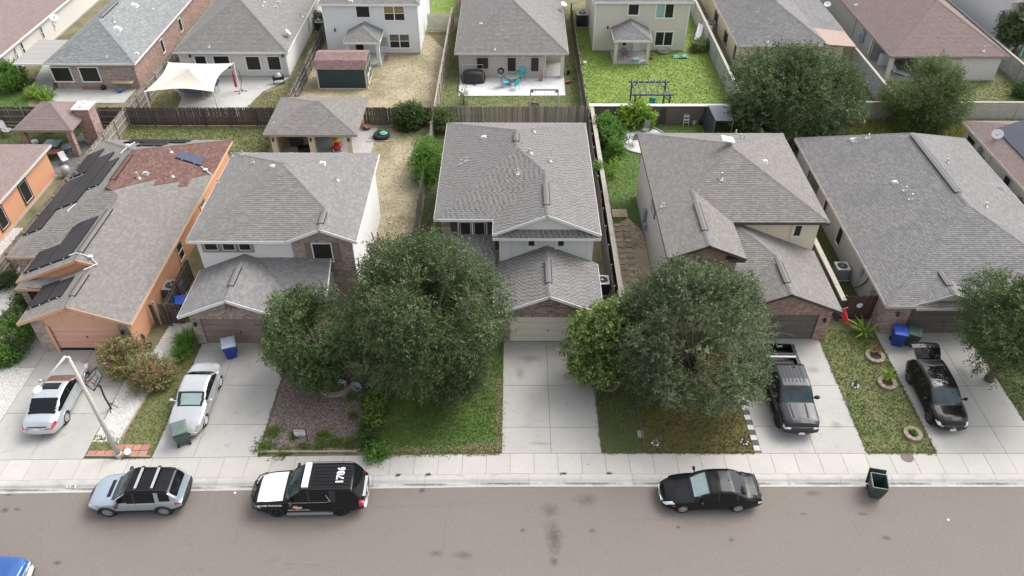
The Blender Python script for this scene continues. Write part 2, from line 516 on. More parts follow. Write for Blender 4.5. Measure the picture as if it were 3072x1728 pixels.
while kx[-1] < 40: kx.append(kx[-1] + 2.72)
for xa, xb in zip(kx[:-1], kx[1:]):
 b = MB(); n = len(prof); vs = []
 for x in (xa + .006, xb - .006):
  for (dy, z) in prof: vs.append((x, y_kerb(x) - .008 + dy, z))
 fs = [(i, (i + 1) % n, n + (i + 1) % n, n + i) for i in range(n)] + [tuple(range(n)), tuple(range(2 * n - 1, n - 1, -1))]
 b.add(vs, fs); b.build('kerb_stone', M_KERB, kerb)

def text_mesh(txt, size, depth=.004):
 c = bpy.data.curves.new('text', 'FONT'); c.body = txt; c.size = size; c.align_x = 'CENTER'; c.align_y = 'CENTER'
 c.extrude = depth; c.resolution_u = 3
 o = bpy.data.objects.new('text', c); COL.objects.link(o)
 dg = bpy.context.evaluated_depsgraph_get(); me = bpy.data.meshes.new_from_object(o.evaluated_get(dg))
 bpy.data.objects.remove(o); bpy.data.curves.remove(c)
 return me
def lettering(name, txt, size, m, parent, loc, rot=(0, 0, 0), sx=1.0, bold=0.0):
 me = text_mesh(txt, size); me.materials.clear(); me.materials.append(m)
 o = bpy.data.objects.new(name, me); link(o, parent)
 o.location = loc; o.rotation_euler = rot; o.scale = (sx, 1, 1)
 return o
M_WHITE = mat('white_paint', (.78, .78, .77), (.72, .72, .71), 3, .55)
M_BLACK = mat('black_paint', (.012, .012, .013), rough=.5)
# the house number painted on the kerb face
p = g(219, 1449, -.05); kn = thing('kerb_number', 'white painted rectangle with black house number on the kerb', 'number', (p.x, y_kerb(p.x) - .41, -.04))
b = MB(); b.box(0, 0, 0, .5, .01, .15); o = b.build('plate', M_WHITE, kn); o.rotation_euler = (-1.03, 0, 0)
lettering('digits', '3108', .15, M_BLACK, kn, (0, -.007, .012), (math.pi / 2 - 1.03, 0, 0), 1.2)['kind'] = 'stuff'

# ------------------------------------------------------------------ driveways
def driveway(x0, x1, ys, label, xm=None, m=M_CONC, extra=()):
 xs = [x0, xm if xm else (x0 + x1) / 2, x1]
 o = sheet('driveway', [(x0 - .02, y_walk(x0)), (x1 + .02, y_walk(x1)), (x1 + .02, ys[-1]), (x0 - .02, ys[-1])], -.004, M_JOINT)
 tag(o, label)
 for i in range(2):
  for j in range(len(ys) - 1):
   gp = .012; a, e = xs[i] + (gp if i else 0), xs[i + 1] - (gp if i == 0 else 0)
   q = [(a, ys[j] + gp if j else y_walk(a) + .012), (e, ys[j] + gp if j else y_walk(e) + .012), (e, ys[j + 1] - gp), (a, ys[j + 1] - gp)]
   b = MB(); b.slab([(x, y, .014 + random.uniform(-.003, .003)) for x, y in q], .08); b.build('slab', m, o)
 for (xa, xb, ya, yb) in extra:
  b = MB(); b.bb(xa, xb, ya, yb, -.06, .013); b.build('slab', m, o)
 return o
driveway(-28.8, -23.1, [26, 29.1, 31.2, 34.9], 'concrete driveway in front of the orange house', extra=((-31.2, -28.83, 32.72, 36.3),))
driveway(-19.42, -13.8, [26, 28.35, 31.3, 35.0], 'concrete driveway with the silver coupe', -17.2)
driveway(-.63, 4.73, [26, 28.2, 31.35, 35.05], 'empty concrete driveway of the middle house', 2.02)
driveway(13.4, 19.07, [26, 28.3, 31.4, 35.4], 'concrete driveway with the grey pickup', 16.3)
driveway(22.85, 28.65, [26, 28.35, 31.4, 36.3], 'concrete driveway with the black crossover', 26.6)

# ------------------------------------------------------------------ front gardens
def stones(poly, dens, size, m, label, z=0.01, name='gravel', flat=.6):
 q = scatter(poly, dens); n = len(q)
 s = size * (.5 + RNG.random(n)); a = RNG.random(n) * 6.28
 base = np.array([(1, 0, 0), (.2, .8, .1), (-.9, .25, 0), (-.3, -.85, .1), (0, 0, 1)])
 V = np.zeros((n, 5, 3))
 co, si = np.cos(a), np.sin(a)
 for i, bb in enumerate(base):
  jx = bb[0] * (1 + RNG.normal(0, .15, n)); jy = bb[1] * (1 + RNG.normal(0, .15, n))
  V[:, i, 0] = q[:, 0] + s * (jx * co - jy * si); V[:, i, 1] = q[:, 1] + s * (jx * si + jy * co)
  V[:, i, 2] = z + s * bb[2] * flat * (1 + .4 * RNG.random(n))
 T = np.array([(0, 1, 4), (1, 2, 4), (2, 3, 4), (3, 0, 4)])
 Q = (np.arange(n)[:, None, None] * 5 + T[None]).reshape(-1, 3)
 o = np_mesh(name, V.reshape(-1, 3), Q, m, np.repeat(RNG.random(n), 4))
 return tag(o, label, 'gravel', kind='stuff')
M_GRAV_W = mat('white_gravel', (.5, .48, .45), (.42, .40, .37), 9, .9, rnd='attr', c3=(.78, .77, .75))
M_GRAV_B = mat('gravel_bed', (.42, .40, .37), (.6, .58, .55), 22, .95, .6, 60, big=(1.5, (.2, .17, .13), .55, .72, .6))
M_MULCH = mat('brown_stone', (.1, .076, .067), (.15, .115, .1), 12, .95, rnd='attr', c3=(.31, .255, .23))
M_MULCH_B = mat('mulch_bed', (.085, .066, .057), (.16, .125, .11), 26, .95, .6, 70, big=(1.1, (.1, .085, .07), .5, .7, .6))

polyA = [(-33, 26.0), (-28.84, 26.05), (-28.84, 32.7), (-31.2, 32.7), (-33.5, 36)]
sheet('gravel_bed', polyA, 0, M_GRAV_B); stones(polyA, 260, .035, M_GRAV_W, 'white gravel left of the orange house driveway')
polyA2 = [(-40, 37), (-33.4, 37), (-31.8, 43), (-34, 47), (-40, 47)]
sheet('gravel_bed', polyA2, .001, M_GRAV_B); stones(polyA2, 150, .04, M_GRAV_W, 'white gravel beside the orange house porch')
polyB = [(-23.05, 27.1), (-21.6, 27.0), (-21.25, 31.0), (-20.6, 33.0), (-20.5, 36.7), (-22.0, 36.7), (-22.2, 34), (-23.05, 34)]
sheet('gravel_bed', polyB, .002, M_GRAV_B); stones(polyB, 330, .035, M_GRAV_W, 'white gravel strip right of the orange house driveway')
lawn([(-21.55, 26.2), (-19.45, 26.1), (-19.45, 35), (-20.5, 36.5), (-20.55, 33), (-21.2, 31)], G_MIX, 'mix', 70, 'patchy strip of lawn between two driveways')
lawn([(-23.05, 26.55), (-21.55, 26.5), (-21.55, 27.3), (-23.05, 27.6)], G_MIX, 'mix', 60, 'weedy grass round the red pavers')
polyC = [(-13.72, 26.35), (-8.5, 26.35), (-8.6, 33.8), (-9.5, 36.5), (-13.72, 36.5)]
sheet('mulch_bed', polyC, .003, M_MULCH_B); stones(polyC, 300, .045, M_MULCH, 'brown stone mulch of the garden with the sale sign', flat=.45)
for (px, py, rr, dens) in ((822, 1296, .6, 55), (795, 1345, .75, 75), (885, 1310, .4, 40), (968, 1308, .45, 45), (1005, 1330, .6, 55), (960, 1340, .45, 50), (1045, 1335, .6, 45), (912, 1345, .4, 40), (850, 1362, .5, 40), (1060, 1250, .4, 25), (1055, 1195, .35, 25)):
 c = g(px, py); pts = np.array([c.x, c.y]) + RNG.normal(0, rr * .4, (int(dens * 2.2), 2))
 tufts(pts, M_BLADE['lush'], .01, .14, .02, 4, 1.0, label='green weeds growing in the brown stone mulch', name='weeds')
lawn([(-7.55, 26.3), (-.66, 26.38), (-.66, 36), (-7.7, 39)], G_LUSH, 'lush', 120, 'lush green front lawn under the big oak')
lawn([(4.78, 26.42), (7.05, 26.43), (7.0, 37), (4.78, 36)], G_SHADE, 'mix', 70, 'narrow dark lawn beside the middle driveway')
lawn([(7.12, 26.43), (13.0, 26.45), (13.0, 35.8), (7.1, 36)], G_OLIVE, 'olive', 110, 'olive brown lawn under the live oak')
lawn([(19.12, 26.47), (22.8, 26.48), (22.8, 36.2), (19.12, 36.2)], G_MIX, 'mix', 100, 'dry green lawn with stone plant rings')
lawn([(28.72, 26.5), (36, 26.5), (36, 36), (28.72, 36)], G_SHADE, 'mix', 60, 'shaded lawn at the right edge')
def fringe(pts, n, blade, label, sd=.06, h=.06):
 q = []
 for a, c in zip(pts[:-1], pts[1:]):
  t = RNG.random((int(n * math.dist(a, c)), 1)); q.append(np.array(a) + t * (np.array(c) - np.array(a)) + RNG.normal(0, sd, (len(t), 2)))
 tufts(np.vstack(q), M_BLADE[blade], .012, h, .018, 4, 1.0, label=label)
fringe([(-7.5, 26.28), (-.7, 26.4)], 55, 'mix', 'ragged grass edge of the lush lawn along the sidewalk', .09)
for pts in ([(-7.4, 26.55), (-.75, 26.6)], [(-.85, 26.6), (-.85, 32)], [(-2.5, 26.8), (-.8, 27.0)]): fringe(pts, 110, 'dry', 'dry straw patches at the margin of the lush lawn', .16, .05)
for xs, bl in (((4.8, 7.0), 'mix'), ((7.15, 13), 'olive'), ((19.15, 22.8), 'mix'), ((-21.5, -19.5), 'mix')): fringe([(xs[0], y_walk(xs[0]) + .02), (xs[1], y_walk(xs[1]) + .02)], 45, bl, 'ragged grass edge along the sidewalk', .05)
for x, bl in ((-19.44, 'mix'), (4.76, 'mix'), (19.1, 'mix'), (22.82, 'mix'), (28.7, 'mix'), (-13.76, 'mix')): fringe([(x, 26.6), (x, 34.5)], 26, bl, 'ragged grass edge along a driveway', .04)
for x in (-6.2, -4.6, 2.5, 4.9): fringe([(x, y_kerb(x) - .01), (x + .25, y_kerb(x) - .01)], 60, 'lush', 'weeds in the joint between sidewalk and kerb', .03)
M_LOG = mat('edging', (.25, .2, .14), (.36, .3, .22), 10, .9)
def edging(pts, label, w=.09, h=.1, m=M_LOG):
 b = MB()
 for a, c in zip(pts[:-1], pts[1:]): b.beam((a[0], a[1], h / 2), (c[0], c[1], h / 2), w, h)
 return b.top('garden_edging', m, label, 'edging')
edging([(-23.0, 26.12), (-19.5, 26.08)], 'low edging along the red pavers by the sidewalk')
edging([(-21.55, 27.3), (-21.2, 31.0)], 'thin timber edging between white gravel and grass')
edging([(-13.7, 26.42), (-8.45, 26.45)], 'concrete edging of the stone mulch garden along the sidewalk', .14)
edging([(-8.35, 26.5), (-8.2, 33.6)], 'edging on the mulch side of the low hedge')
edging([(-7.55, 27.9), (-7.35, 32.4)], 'edging on the lawn side of the low hedge')
edging([(7.08, 26.6), (7.08, 30.6), (7.05, 33)], 'dark strip edging between two front lawns', .07, .06, M_JOINT)

# ------------------------------------------------------------------ house kit
M_SH_GREY = mat('shingle_grey', (.178, .172, .168), (.2, .193, .187), 5, .95, .3, 90, rnd='attr', c3=(.25, .24, .231), spec=.25, big=(.35, (.2, .19, .185), .45, .7, .35))
M_SH_COOL = mat('shingle_cool', (.165, .162, .163), (.188, .183, .182), 5, .95, .3, 90, rnd='attr', c3=(.24, .233, .23), spec=.25, big=(.4, (.13, .13, .135), .5, .75, .4))
M_SH_WARM = mat('shingle_warm', (.172, .163, .154), (.195, .184, .173), 5, .95, .3, 90, rnd='attr', c3=(.24, .225, .212), spec=.25)
M_SH_TAB = mat('shingle_tab', (.238, .23, .223), (.262, .252, .244), 5, .95, .3, 90, rnd='attr', c3=(.13, .126, .123), spec=.25)
M_SH_BLUE = mat('shingle_blue', (.185, .195, .2), (.215, .225, .226), 5, .95, .3, 90, rnd='attr', c3=(.29, .3, .3), spec=.25)
M_SH_MAUVE = mat('shingle_mauve', (.195, .15, .142), (.235, .182, .17), 9, .95, .3, 90, rnd='attr', c3=(.27, .212, .203), spec=.25, rndamt=.7)
M_SH_RED = mat('shingle_red', (.105, .06, .052), (.14, .08, .068), 7, .95, .3, 90, rnd='attr', c3=(.19, .115, .1), spec=.25)
M_UNDER = mat('roof_underlay', (.1, .097, .093), rough=.95)
M_BRICK = mat('brick_blend', (.16, .105, .092), (.2, .138, .12), 14, .92, .3, 80, rnd='attr', c3=(.45, .35, .31))
M_BRICK_P = mat('brick_pale', (.25, .187, .165), (.3, .23, .205), 14, .92, .3, 80, rnd='attr', c3=(.49, .395, .355))
M_BRICK_R = mat('brick_reddish', (.25, .145, .12), (.31, .19, .16), 14, .92, .3, 80, rnd='attr', c3=(.48, .345, .3))
M_MORTAR = mat('mortar', (.40, .36, .335), (.46, .42, .39), 12, .95, .3, 60)
M_STUC_W = mat('white_stucco', (.70, .70, .685), (.74, .74, .725), 6, .9, .25, 70, big=(.4, (.66, .655, .63), .45, .75, .5))
M_STUC_SHADE = mat('cream_stucco_shaded', (.44, .415, .395), (.47, .445, .425), 6, .9, .25, 70)  # cream stucco darkened and greyed: shade painted into the left walls
M_STUC_C = mat('cream_stucco', (.66, .585, .47), (.69, .62, .5), 6, .9, .25, 70)
M_ORANGE = mat('orange_paint', (.55, .28, .165), (.58, .3, .18), 5, .75, .1, 60)
M_PEACH = mat('peach_paint', (.62, .365, .235), (.64, .385, .25), 5, .7)
M_SALMON = mat('salmon_paint', (.66, .375, .285), (.68, .39, .295), 5, .65, .05, 60)
M_SIDE_W = mat('white_siding', (.66, .685, .70), (.69, .71, .72), 3, .75)
M_SIDE_C = mat('cream_siding', (.60, .565, .495), (.63, .59, .52), 3, .75)
M_SIDE_Y = mat('yellow_siding', (.60, .55, .38), (.64, .59, .42), 3, .75)
M_SIDE_P = mat('pale_siding', (.63, .61, .565), (.66, .64, .6), 3, .75)
M_SIDE_T = mat('taupe_siding', (.40, .365, .335), (.43, .395, .36), 3, .75)
M_SIDE_G = mat('grey_siding', (.42, .415, .41), (.45, .445, .44), 3, .75)
M_TRIM_B = mat('brown_trim', (.075, .06, .052), rough=.7)
M_TRIM_T = mat('taupe_trim', (.27, .23, .205), (.3, .255, .225), 4, .7)
M_TRIM_G = mat('pale_trim', (.52, .5, .48), (.56, .54, .52), 4, .7)
M_SCREEN = mat('window_screen', (.016, .015, .015), (.024, .022, .022), 20, .45, spec=.4)
M_GLASS = mat('window_glass', (.03, .035, .035), (.12, .12, .1), 1.5, .08, spec=.8)
M_GLASS_B = mat('window_curtain', (.25, .4, .42), (.35, .48, .5), 3, .2)
M_DOOR_BR = mat('garage_taupe', (.225, .18, .16), (.27, .215, .19), 3, .6, .05, 30, big=(1.2, (.17, .13, .115), .5, .75, .6))
M_DOOR_DK = mat('garage_dark', (.125, .108, .1), (.145, .125, .115), 4, .6)
M_DOOR_CR = mat('garage_cream', (.66, .62, .535), (.69, .65, .565), 3, .55)
M_GALV = mat('galvanised', (.5, .51, .52), (.6, .61, .62), 8, .4, metal=.6)
M_GREYM = mat('grey_metal', (.33, .34, .35), (.4, .41, .42), 8, .5, metal=.3)
M_DARKM = mat('dark_metal', (.03, .03, .032), (.05, .05, .052), 12, .5, metal=.2)
M_BLUEM = mat('utility_blue', (.24, .32, .38), (.3, .38, .44), 8, .5, metal=.2)
M_PLAST_W = mat('white_plastic', (.74, .75, .76), (.68, .69, .7), 4, .4)
M_VENT = mat('vent_white', (.5, .5, .49), (.56, .56, .55), 6, .6)
M_WOODP = mat('shutter_paint', (.19, .155, .135), (.215, .175, .15), 5, .7)
M_SHUT_D = mat('shutter_dark', (.05, .038, .033), (.065, .05, .043), 5, .7)
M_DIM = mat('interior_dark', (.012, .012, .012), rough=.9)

class House:
 def __init__(s, name, label, loc, cat='house'):
  s.r = thing(name, label, cat, loc); s.faces = []; s.roofs = []
 def body(s, x0, x1, y0, y1, z0, z1, m, name='wall'):
  b = MB(); b.bb(x0, x1, y0, y1, z0, z1); return b.build(name, m, s.r, world=True)
 def panel(s, poly, normal, m, name='wall', thick=.08):
  b = MB(); b.extr(poly, Vector(normal) * -thick); return b.build(name, m, s.r, world=True)
 def foundation(s, x0, x1, y0, y1, h=.18):
  b = MB(); b.bb(x0 - .03, x1 + .03, y0 - .03, y1 + .03, -.2, h); b.build('foundation', M_CONC, s.r, world=True)
 def roof(s, faces, m, m_fascia, eaves=(), caps=(), style='lam', singles=0, rows=6, m_caps=None, thick=.09, budget_caps=140, pitch=.145):
  b = MB()
  for f in faces: b.slab(f, thick)
  r = b.build('roof', M_UNDER, s.r, world=True)
  bud = [singles]
  for f in faces:
   P, n = frame_of(f)
   if n.z < 0: n = -n; f = f[::-1]
   s.faces.append(([Vector(p) for p in f], n))
   shingles(f, n, m, r, rows, bud, style, pitch)
  cen = Vector((0, 0, 0)); k = 0
  for f in faces:
   for p in f: cen += Vector(p); k += 1
  cen /= k
  for (a, e) in eaves:
   a, e = Vector(a), Vector(e); d = (e - a); d.normalize()
   out = Vector((d.y, -d.x, 0)); out.normalize()
   if out.dot((a + e) / 2 - cen) < 0: out = -out
   fb = MB(); dz = Vector((0, 0, -.085))
   fb.beam(a + dz + out * .016 - d * .02, e + dz + out * .016 + d * .02, .034, .19)
   fb.build('fascia', m_fascia, r, world=True)
  off = root_loc(r); cm = m_caps or m; nb = 0
  for (a, e) in caps:
   a, e = Vector(a), Vector(e); d = e - a; L = d.length; d.normalize()
   sd2 = d.cross(Vector((0, 0, 1))); sd2.normalize(); up = sd2.cross(d); up.normalize()
   n = max(1, int(L / .21)); st = L / n
   joined = MB()
   for i in range(n):
    p = a + d * (i * st); tq = round(random.random() * .6 * 4) / 4 + .01
    if nb < budget_caps:
     key = ('cap', tq, round(st, 2), cm.name)
     if key not in _piece:
      cb = MB(); w2 = .15
      vs = []
      for (yy, lift) in ((0, .03), (st * 1.05, .012)):
       for (xx, zz) in ((-w2, -.045), (0, .018), (w2, -.045)): vs.append((xx, yy, zz + lift))
      cb.add(vs, ((0, 1, 4, 3), (1, 2, 5, 4), (0, 2, 1), (3, 4, 5), (0, 3, 5, 2)), tq)
      _piece[key] = cb.mesh('ridge_cap', cm, fix=True)
     o = bpy.data.objects.new('ridge_cap', _piece[key])
     q = p - off
     o.matrix_local = Matrix(((sd2.x, d.x, up.x, q.x), (sd2.y, d.y, up.y, q.y), (sd2.z, d.z, up.z, q.z), (0, 0, 0, 1)))
     link(o, r); nb += 1
    else:
     vs = []
     for (yy, lift) in ((0, .03), (st * 1.05, .012)):
      for (xx, zz) in ((-.15, -.045), (0, .018), (.15, -.045)): vs.append(p + sd2 * xx + d * yy + up * (zz + lift))
     joined.add(vs, ((0, 1, 4, 3), (1, 2, 5, 4), (0, 2, 1), (3, 4, 5)), tq)
   if joined.f: joined.build('ridge_caps', cm, r, world=True, kind='stuff')
  s.roofs.append(r)
  return r
 def vent_strip(s, a, e, m=None, w=.34):
  """raised ridge vent with dark slots along both sides"""
  a, e = Vector(a), Vector(e); d = (e - a).normalized(); sdv = d.cross(Vector((0, 0, 1))).normalized()
  b = MB(); vs = []
  for p in (a, e):
   for (x, z) in ((-w / 2, -.01), (-w / 2, .02), (0, .075), (w / 2, .02), (w / 2, -.01)): vs.append(p + sdv * x + Vector((0, 0, z)))
  b.add(vs, ((0, 1, 6, 5), (1, 2, 7, 6), (2, 3, 8, 7), (3, 4, 9, 8), (4, 3, 2, 1, 0), (5, 6, 7, 8, 9)))
  o = b.build('ridge_vent', m or M_SH_GREY, s.roofs[0], world=True)
  for sgn in (-1, 1):
   c = MB(); q = sdv * (sgn * (w / 2 + .018)) + Vector((0, 0, .0))
   c.beam(a + q, e + q, .036, .06); c.build('vent_slot', M_BLACK, o, world=True)
 def hit(s, px, py):
  o = Vector((0, 0, CAM_H)); d = Vector(_ray(px, py)); best = None
  for (P, n) in s.faces:
   dn = d.dot(n)
   if abs(dn) < 1e-6: continue
   t = (P[0] - o).dot(n) / dn
   if t <= 0: continue
   q = o + d * t; ok = True
   u = Vector((0, 0, 1)).cross(n).normalized(); w = n.cross(u)
   C = [((p - q).dot(u), (p - q).dot(w)) for p in P]
   ins = False
   for i in range(len(C)):
    (x0, y0), (x1, y1) = C[i], C[(i + 1) % len(C)]
    if (y0 > 0) != (y1 > 0) and 0 < (x1 - x0) * (0 - y0) / (y1 - y0) + x0: ins = not ins
   if ins and (best is None or t < best[0]): best = (t, q, n)
  if best is None: return None, None
  return best[1], best[2]
 def pipe(s, px, py, h=.34, r=.05, m=None):
  q, n = s.hit(px, py)
  if q is None: return
  b = MB(); b.cyl(q - Vector((0, 0, .1)), q + Vector((0, 0, h)), r, r, 8); o = b.build('vent_pipe', m or M_GALV, s.r, world=True)
  c = MB(); u = Vector((0, 0, 1)).cross(n)
  u = u.normalized() if u.length > .01 else Vector((1, 0, 0)); w = n.cross(u)
  c.extr([q + u * a + w * e + n * .035 for a, e in ((-.12, -.18), (.12, -.18), (.12, .1), (-.12, .1))], n * .015)
  c.cyl(q, q + Vector((0, 0, .15)), r + .05, r + .012, 8); c.build('flashing', M_VENT, o, world=True)
 def hood(s, px, py, w=.3, h=.14, m=None):
  q, n = s.hit(px, py)
  if q is None: return
  u = Vector((0, 0, 1)).cross(n).normalized(); wv = n.cross(u); b = MB()
  vs = []
  for (a, e, k) in ((-1, -1, 0), (1, -1, 0), (1, 1, 0), (-1, 1, 0), (-.85, -.75, 1), (.85, -.75, 1), (.8, .7, .75), (-.8, .7, .75)):
   vs.append(q + u * (a * w / 2) + wv * (e * w / 2) + n * (.02 + k * h))
  b.add(vs, ((4, 5, 6, 7), (0, 1, 5, 4), (1, 2, 6, 5), (2, 3, 7, 6), (3, 0, 4, 7)))
  o = b.build('roof_vent', m or M_VENT, s.r, world=True)
  c = MB(); c.extr([q + u * (a * w * .68) + wv * (e * w * .68) + n * .026 for a, e in ((-1, -1), (1, -1), (1, 1), (-1, 1))], n * .012)
  c.build('flange', m or M_VENT, o, world=True)
 def window(s, face, at, u0, u1, z0, z1, trim=None, tw=.1, pane=None, mull='', frame=None, shutters=None, sh_m=None, rail=False):
  if u0 > u1: u0, u1 = u1, u0
  if z0 > z1: z0, z1 = z1, z0
  def P(u, n, v):
   return {'S': (u, at - n, v), 'N': (u, at + n, v), 'E': (at + n, u, v), 'W': (at - n, u, v)}[face]
  def bx(b, a, e, n0, n1, v0, v1):
   p, q = P(a, n0, v0), P(e, n1, v1)
   b.bb(min(p[0], q[0]), max(p[0], q[0]), min(p[1], q[1]), max(p[1], q[1]), min(p[2], q[2]), max(p[2], q[2]))
  tr = trim or M_WHITE; b = MB()
  bx(b, u0 - tw, u1 + tw, -.01, .065, z1, z1 + tw); bx(b, u0 - tw, u1 + tw, -.01, .07, z0 - tw, z0)
  bx(b, u0 - tw, u0, -.01, .06, z0, z1); bx(b, u1, u1 + tw, -.01, .06, z0, z1)
  o = b.build('window', tr, s.r, world=True)
  fr = frame or M_WHITE; t = .035; b = MB()
  bx(b, u0, u1, 0, .045, z1 - t, z1); bx(b, u0, u1, 0, .045, z0, z0 + t); bx(b, u0, u0 + t, 0, .045, z0 + t, z1 - t); bx(b, u1 - t, u1, 0, .045, z0 + t, z1 - t)
  um, zm = (u0 + u1) / 2, (z0 + z1) / 2
  if 'v' in mull: bx(b, um - .05, um + .05, 0, .05, z0 + t, z1 - t)
  if 'h' in mull: bx(b, u0 + t, u1 - t, 0, .048, zm - .025, zm + .025)
  if 'g' in mull:
   w = u1 - u0
   for k in ((.12, .88) if 'v' not in mull else (.07, .43, .57, .93)): bx(b, u0 + w * k - .012, u0 + w * k + .012, 0, .04, z0 + t, z1 - t)
   for k in (.1, .9): bx(b, u0 + t, u1 - t, 0, .042, z0 + (z1 - z0) * k - .012, z0 + (z1 - z0) * k + .012)
  b.build('frame', fr, o, world=True)
  us = [(u0, um), (um, u1)] if 'v' in mull else [(u0, u1)]
  zs = [(z0, zm), (zm, z1)] if 'h' in mull else [(z0, z1)]
  pl = pane if isinstance(pane, (list, tuple)) else [pane or M_SCREEN]
  k = 0
  for (a, e) in us:
   for (c, d) in zs:
    b = MB(); bx(b, a + .02, e - .02, -.01, .022, c + .02, d - .02); b.build('pane', pl[k % len(pl)], o, world=True); k += 1
  if shutters:
   for (a, e) in ((u0 - tw - shutters, u0 - tw - .02), (u1 + tw + .02, u1 + tw + shutters)):
    b = MB(); bx(b, a, e, 0, .05, z0 - .05, z1 + .05)
    for z in (z0 + .05, zm, z1 - .05): bx(b, a + .03, e - .03, .05, .065, z - .04, z + .04)
    b.build('shutter', sh_m or M_WOODP, o, world=True)
  return o
 def wpx(s, face, at, p0, p1, **kw):
  f = gy if face in 'SN' else gx
  a, e = f(p0[0], p0[1], at), f(p1[0], p1[1], at)
  return s.window(face, at, a.x if face in 'SN' else a.y, e.x if face in 'SN' else e.y, a.z, e.z, **kw)
 def garage(s, y, x0, x1, h, m, trim, open_gap=0.0, cols=8):
  b = MB(); b.bb(x0 - .1, x0, y - .05, y + .1, 0, h + .1); b.bb(x1, x1 + .1, y - .05, y + .1, 0, h + .1); b.bb(x0, x1, y - .05, y + .1, h, h + .1)
  o = b.build('garage_door', trim, s.r, world=True)
  n = 4; sh = (h - open_gap) / n
  if open_gap:
   c = MB(); c.bb(x0, x1, y + .08, y + .1, 0, h); c.build('dark_gap', M_DIM, o, world=True)
  for i in range(n):
   c = MB(); z0 = open_gap + i * sh + .012; z1 = open_gap + (i + 1) * sh - .012
   c.bb(x0, x1, y, y + .06, z0, z1)
   w = (x1 - x0) / cols
   for j in range(cols): c.bb(x0 + j * w + .07, x0 + (j + 1) * w - .07, y - .014, y + .01, z0 + .09, z1 - .09)
   c.build('section', m, o, world=True)
  c = MB(); c.box((x0 + x1) / 2, y - .03, open_gap + .95, .07, .04, .1); c.build('handle', M_DARKM, o, world=True)
  return o
 def lamp(s, x, y, z, m=None):
  b = MB(); b.bb(x - .06, x + .06, y - .04, y, z - .1, z + .1); b.lathe([(.02, .22), (.09, .14), (.075, -.12), (.03, -.16)], 8, (x, y - .12, z))
  b.build('wall_lamp', m or M_DARKM, s.r, world=True)
S, E, W, N = (0, -1, 0), (1, 0, 0), (-1, 0, 0), (0, 1, 0)
def rect(face, at, a, e, z0, z1):
 if face == 'S': return [(a, at, z0), (e, at, z0), (e, at, z1), (a, at, z1)]
 if face == 'E': return [(at, a, z0), (at, e, z0), (at, e, z1), (at, a, z1)]
 if face == 'W': return [(at, e, z0), (at, a, z0), (at, a, z1), (at, e, z1)]
NV = {'S': S, 'E': E, 'W': W, 'N': N}
def brick_wall(h, poly, face, m, holes=(), bud=None, door=None):
 if door:                              # backing with a real opening
  d0, d1, zd = door; xs = [p[0] for p in poly]; y = poly[0][1]; a, e = min(xs), max(xs); b = MB()
  for q in ([(a, y, 0), (d0, y, 0), (d0, y, zd), (a, y, zd)], [(d1, y, 0), (e, y, 0), (e, y, zd), (d1, y, zd)], [(a, y, zd), (e, y, zd)] + [p for p in poly if p[2] > zd]):
   b.extr(q, (0, .25, 0))
  w = b.build('wall', M_MORTAR, h.r, world=True)
 else: w = h.panel(poly, NV[face], M_MORTAR, 'wall', .1)
 bricks(poly, NV[face], m, w, bud, holes)
 return w
def soldier(h, face, at, a, e, z, m, ht=.2):
 """a row of upright bricks"""
 b0 = MB(); o = None
 n = int((e - a) / .078); st = (e - a) / n; nv = Vector(NV[face]); u = Vector((1, 0, 0)) if face in 'SN' else Vector((0, 1, 0))
 wl_ = h.panel(rect(face, at - .0, a, e, z, z + ht), NV[face], M_MORTAR, 'soldier_course', .05)
 off = root_loc(wl_); uu = Vector((0, 0, 1)).cross(nv); w = Vector((0, 0, 1))
 org = Vector((a, at, z)) if face == 'S' else Vector((at, a, z))
 for i in range(n):
  tn = round(random.random() * 6) / 6 + .001
  place_piece('brick', (round(st - .012, 3), ht - .01, tn), m, org + uu * (i * st) + nv * .008, uu, w, nv, wl_, off)

# ------------------------------------------------------------------ middle house (two storeys, white gable)
Z2, Z1 = 5.3, 2.7
h3 = House('two_storey_house', 'two storey house with white gable, brick garage front and cream garage door', (.15, 44, 0)); H3 = h3
px0, px1, yf, yb, yg = -5.1, 5.38, 40.72, 53.4, 39.1
pt = .436; xr = .14; za = Z2 + pt * 5.24; gx0, gx1 = -1.33, 5.38; gp = (gx0 + gx1) / 2; zg = Z2 + pt * (gx1 - gx0) / 2
ygb = yf + (zg - Z2) / pt
h3.foundation(-4.7, 5.0, 41.1, 53.0)
h3.body(-4.7, 5.0, 41.12, 53.0, 0, Z2, M_STUC_W)
h3.body(-.95, 5.0, 39.5, 41.12, 0, Z2, M_STUC_W)
h3.body(-.83, 4.96, 35.25, 39.5, 0, 2.62, M_MORTAR)
f_l = [(px0, yf, Z2), (px0, yb, Z2), (xr, yb - 5.24, za), (xr, yf + 5.24, za)]
f_f = [(px0, yf, Z2), (px1, yf, Z2), (xr, yf + 5.24, za)]
f_r = [(px1, yf, Z2), (px1, yb, Z2), (xr, yb - 5.24, za), (xr, yf + 5.24, za)]
f_b = [(px0, yb, Z2), (px1, yb, Z2), (xr, yb - 5.24, za)]
g_l = [(gx0, yg, Z2), (gp, yg, zg), (gp, ygb, zg), (gx0, yf, Z2)]
g_r = [(gx1, yg, Z2), (gp, yg, zg), (gp, ygb, zg), (gx1, yf, Z2)]
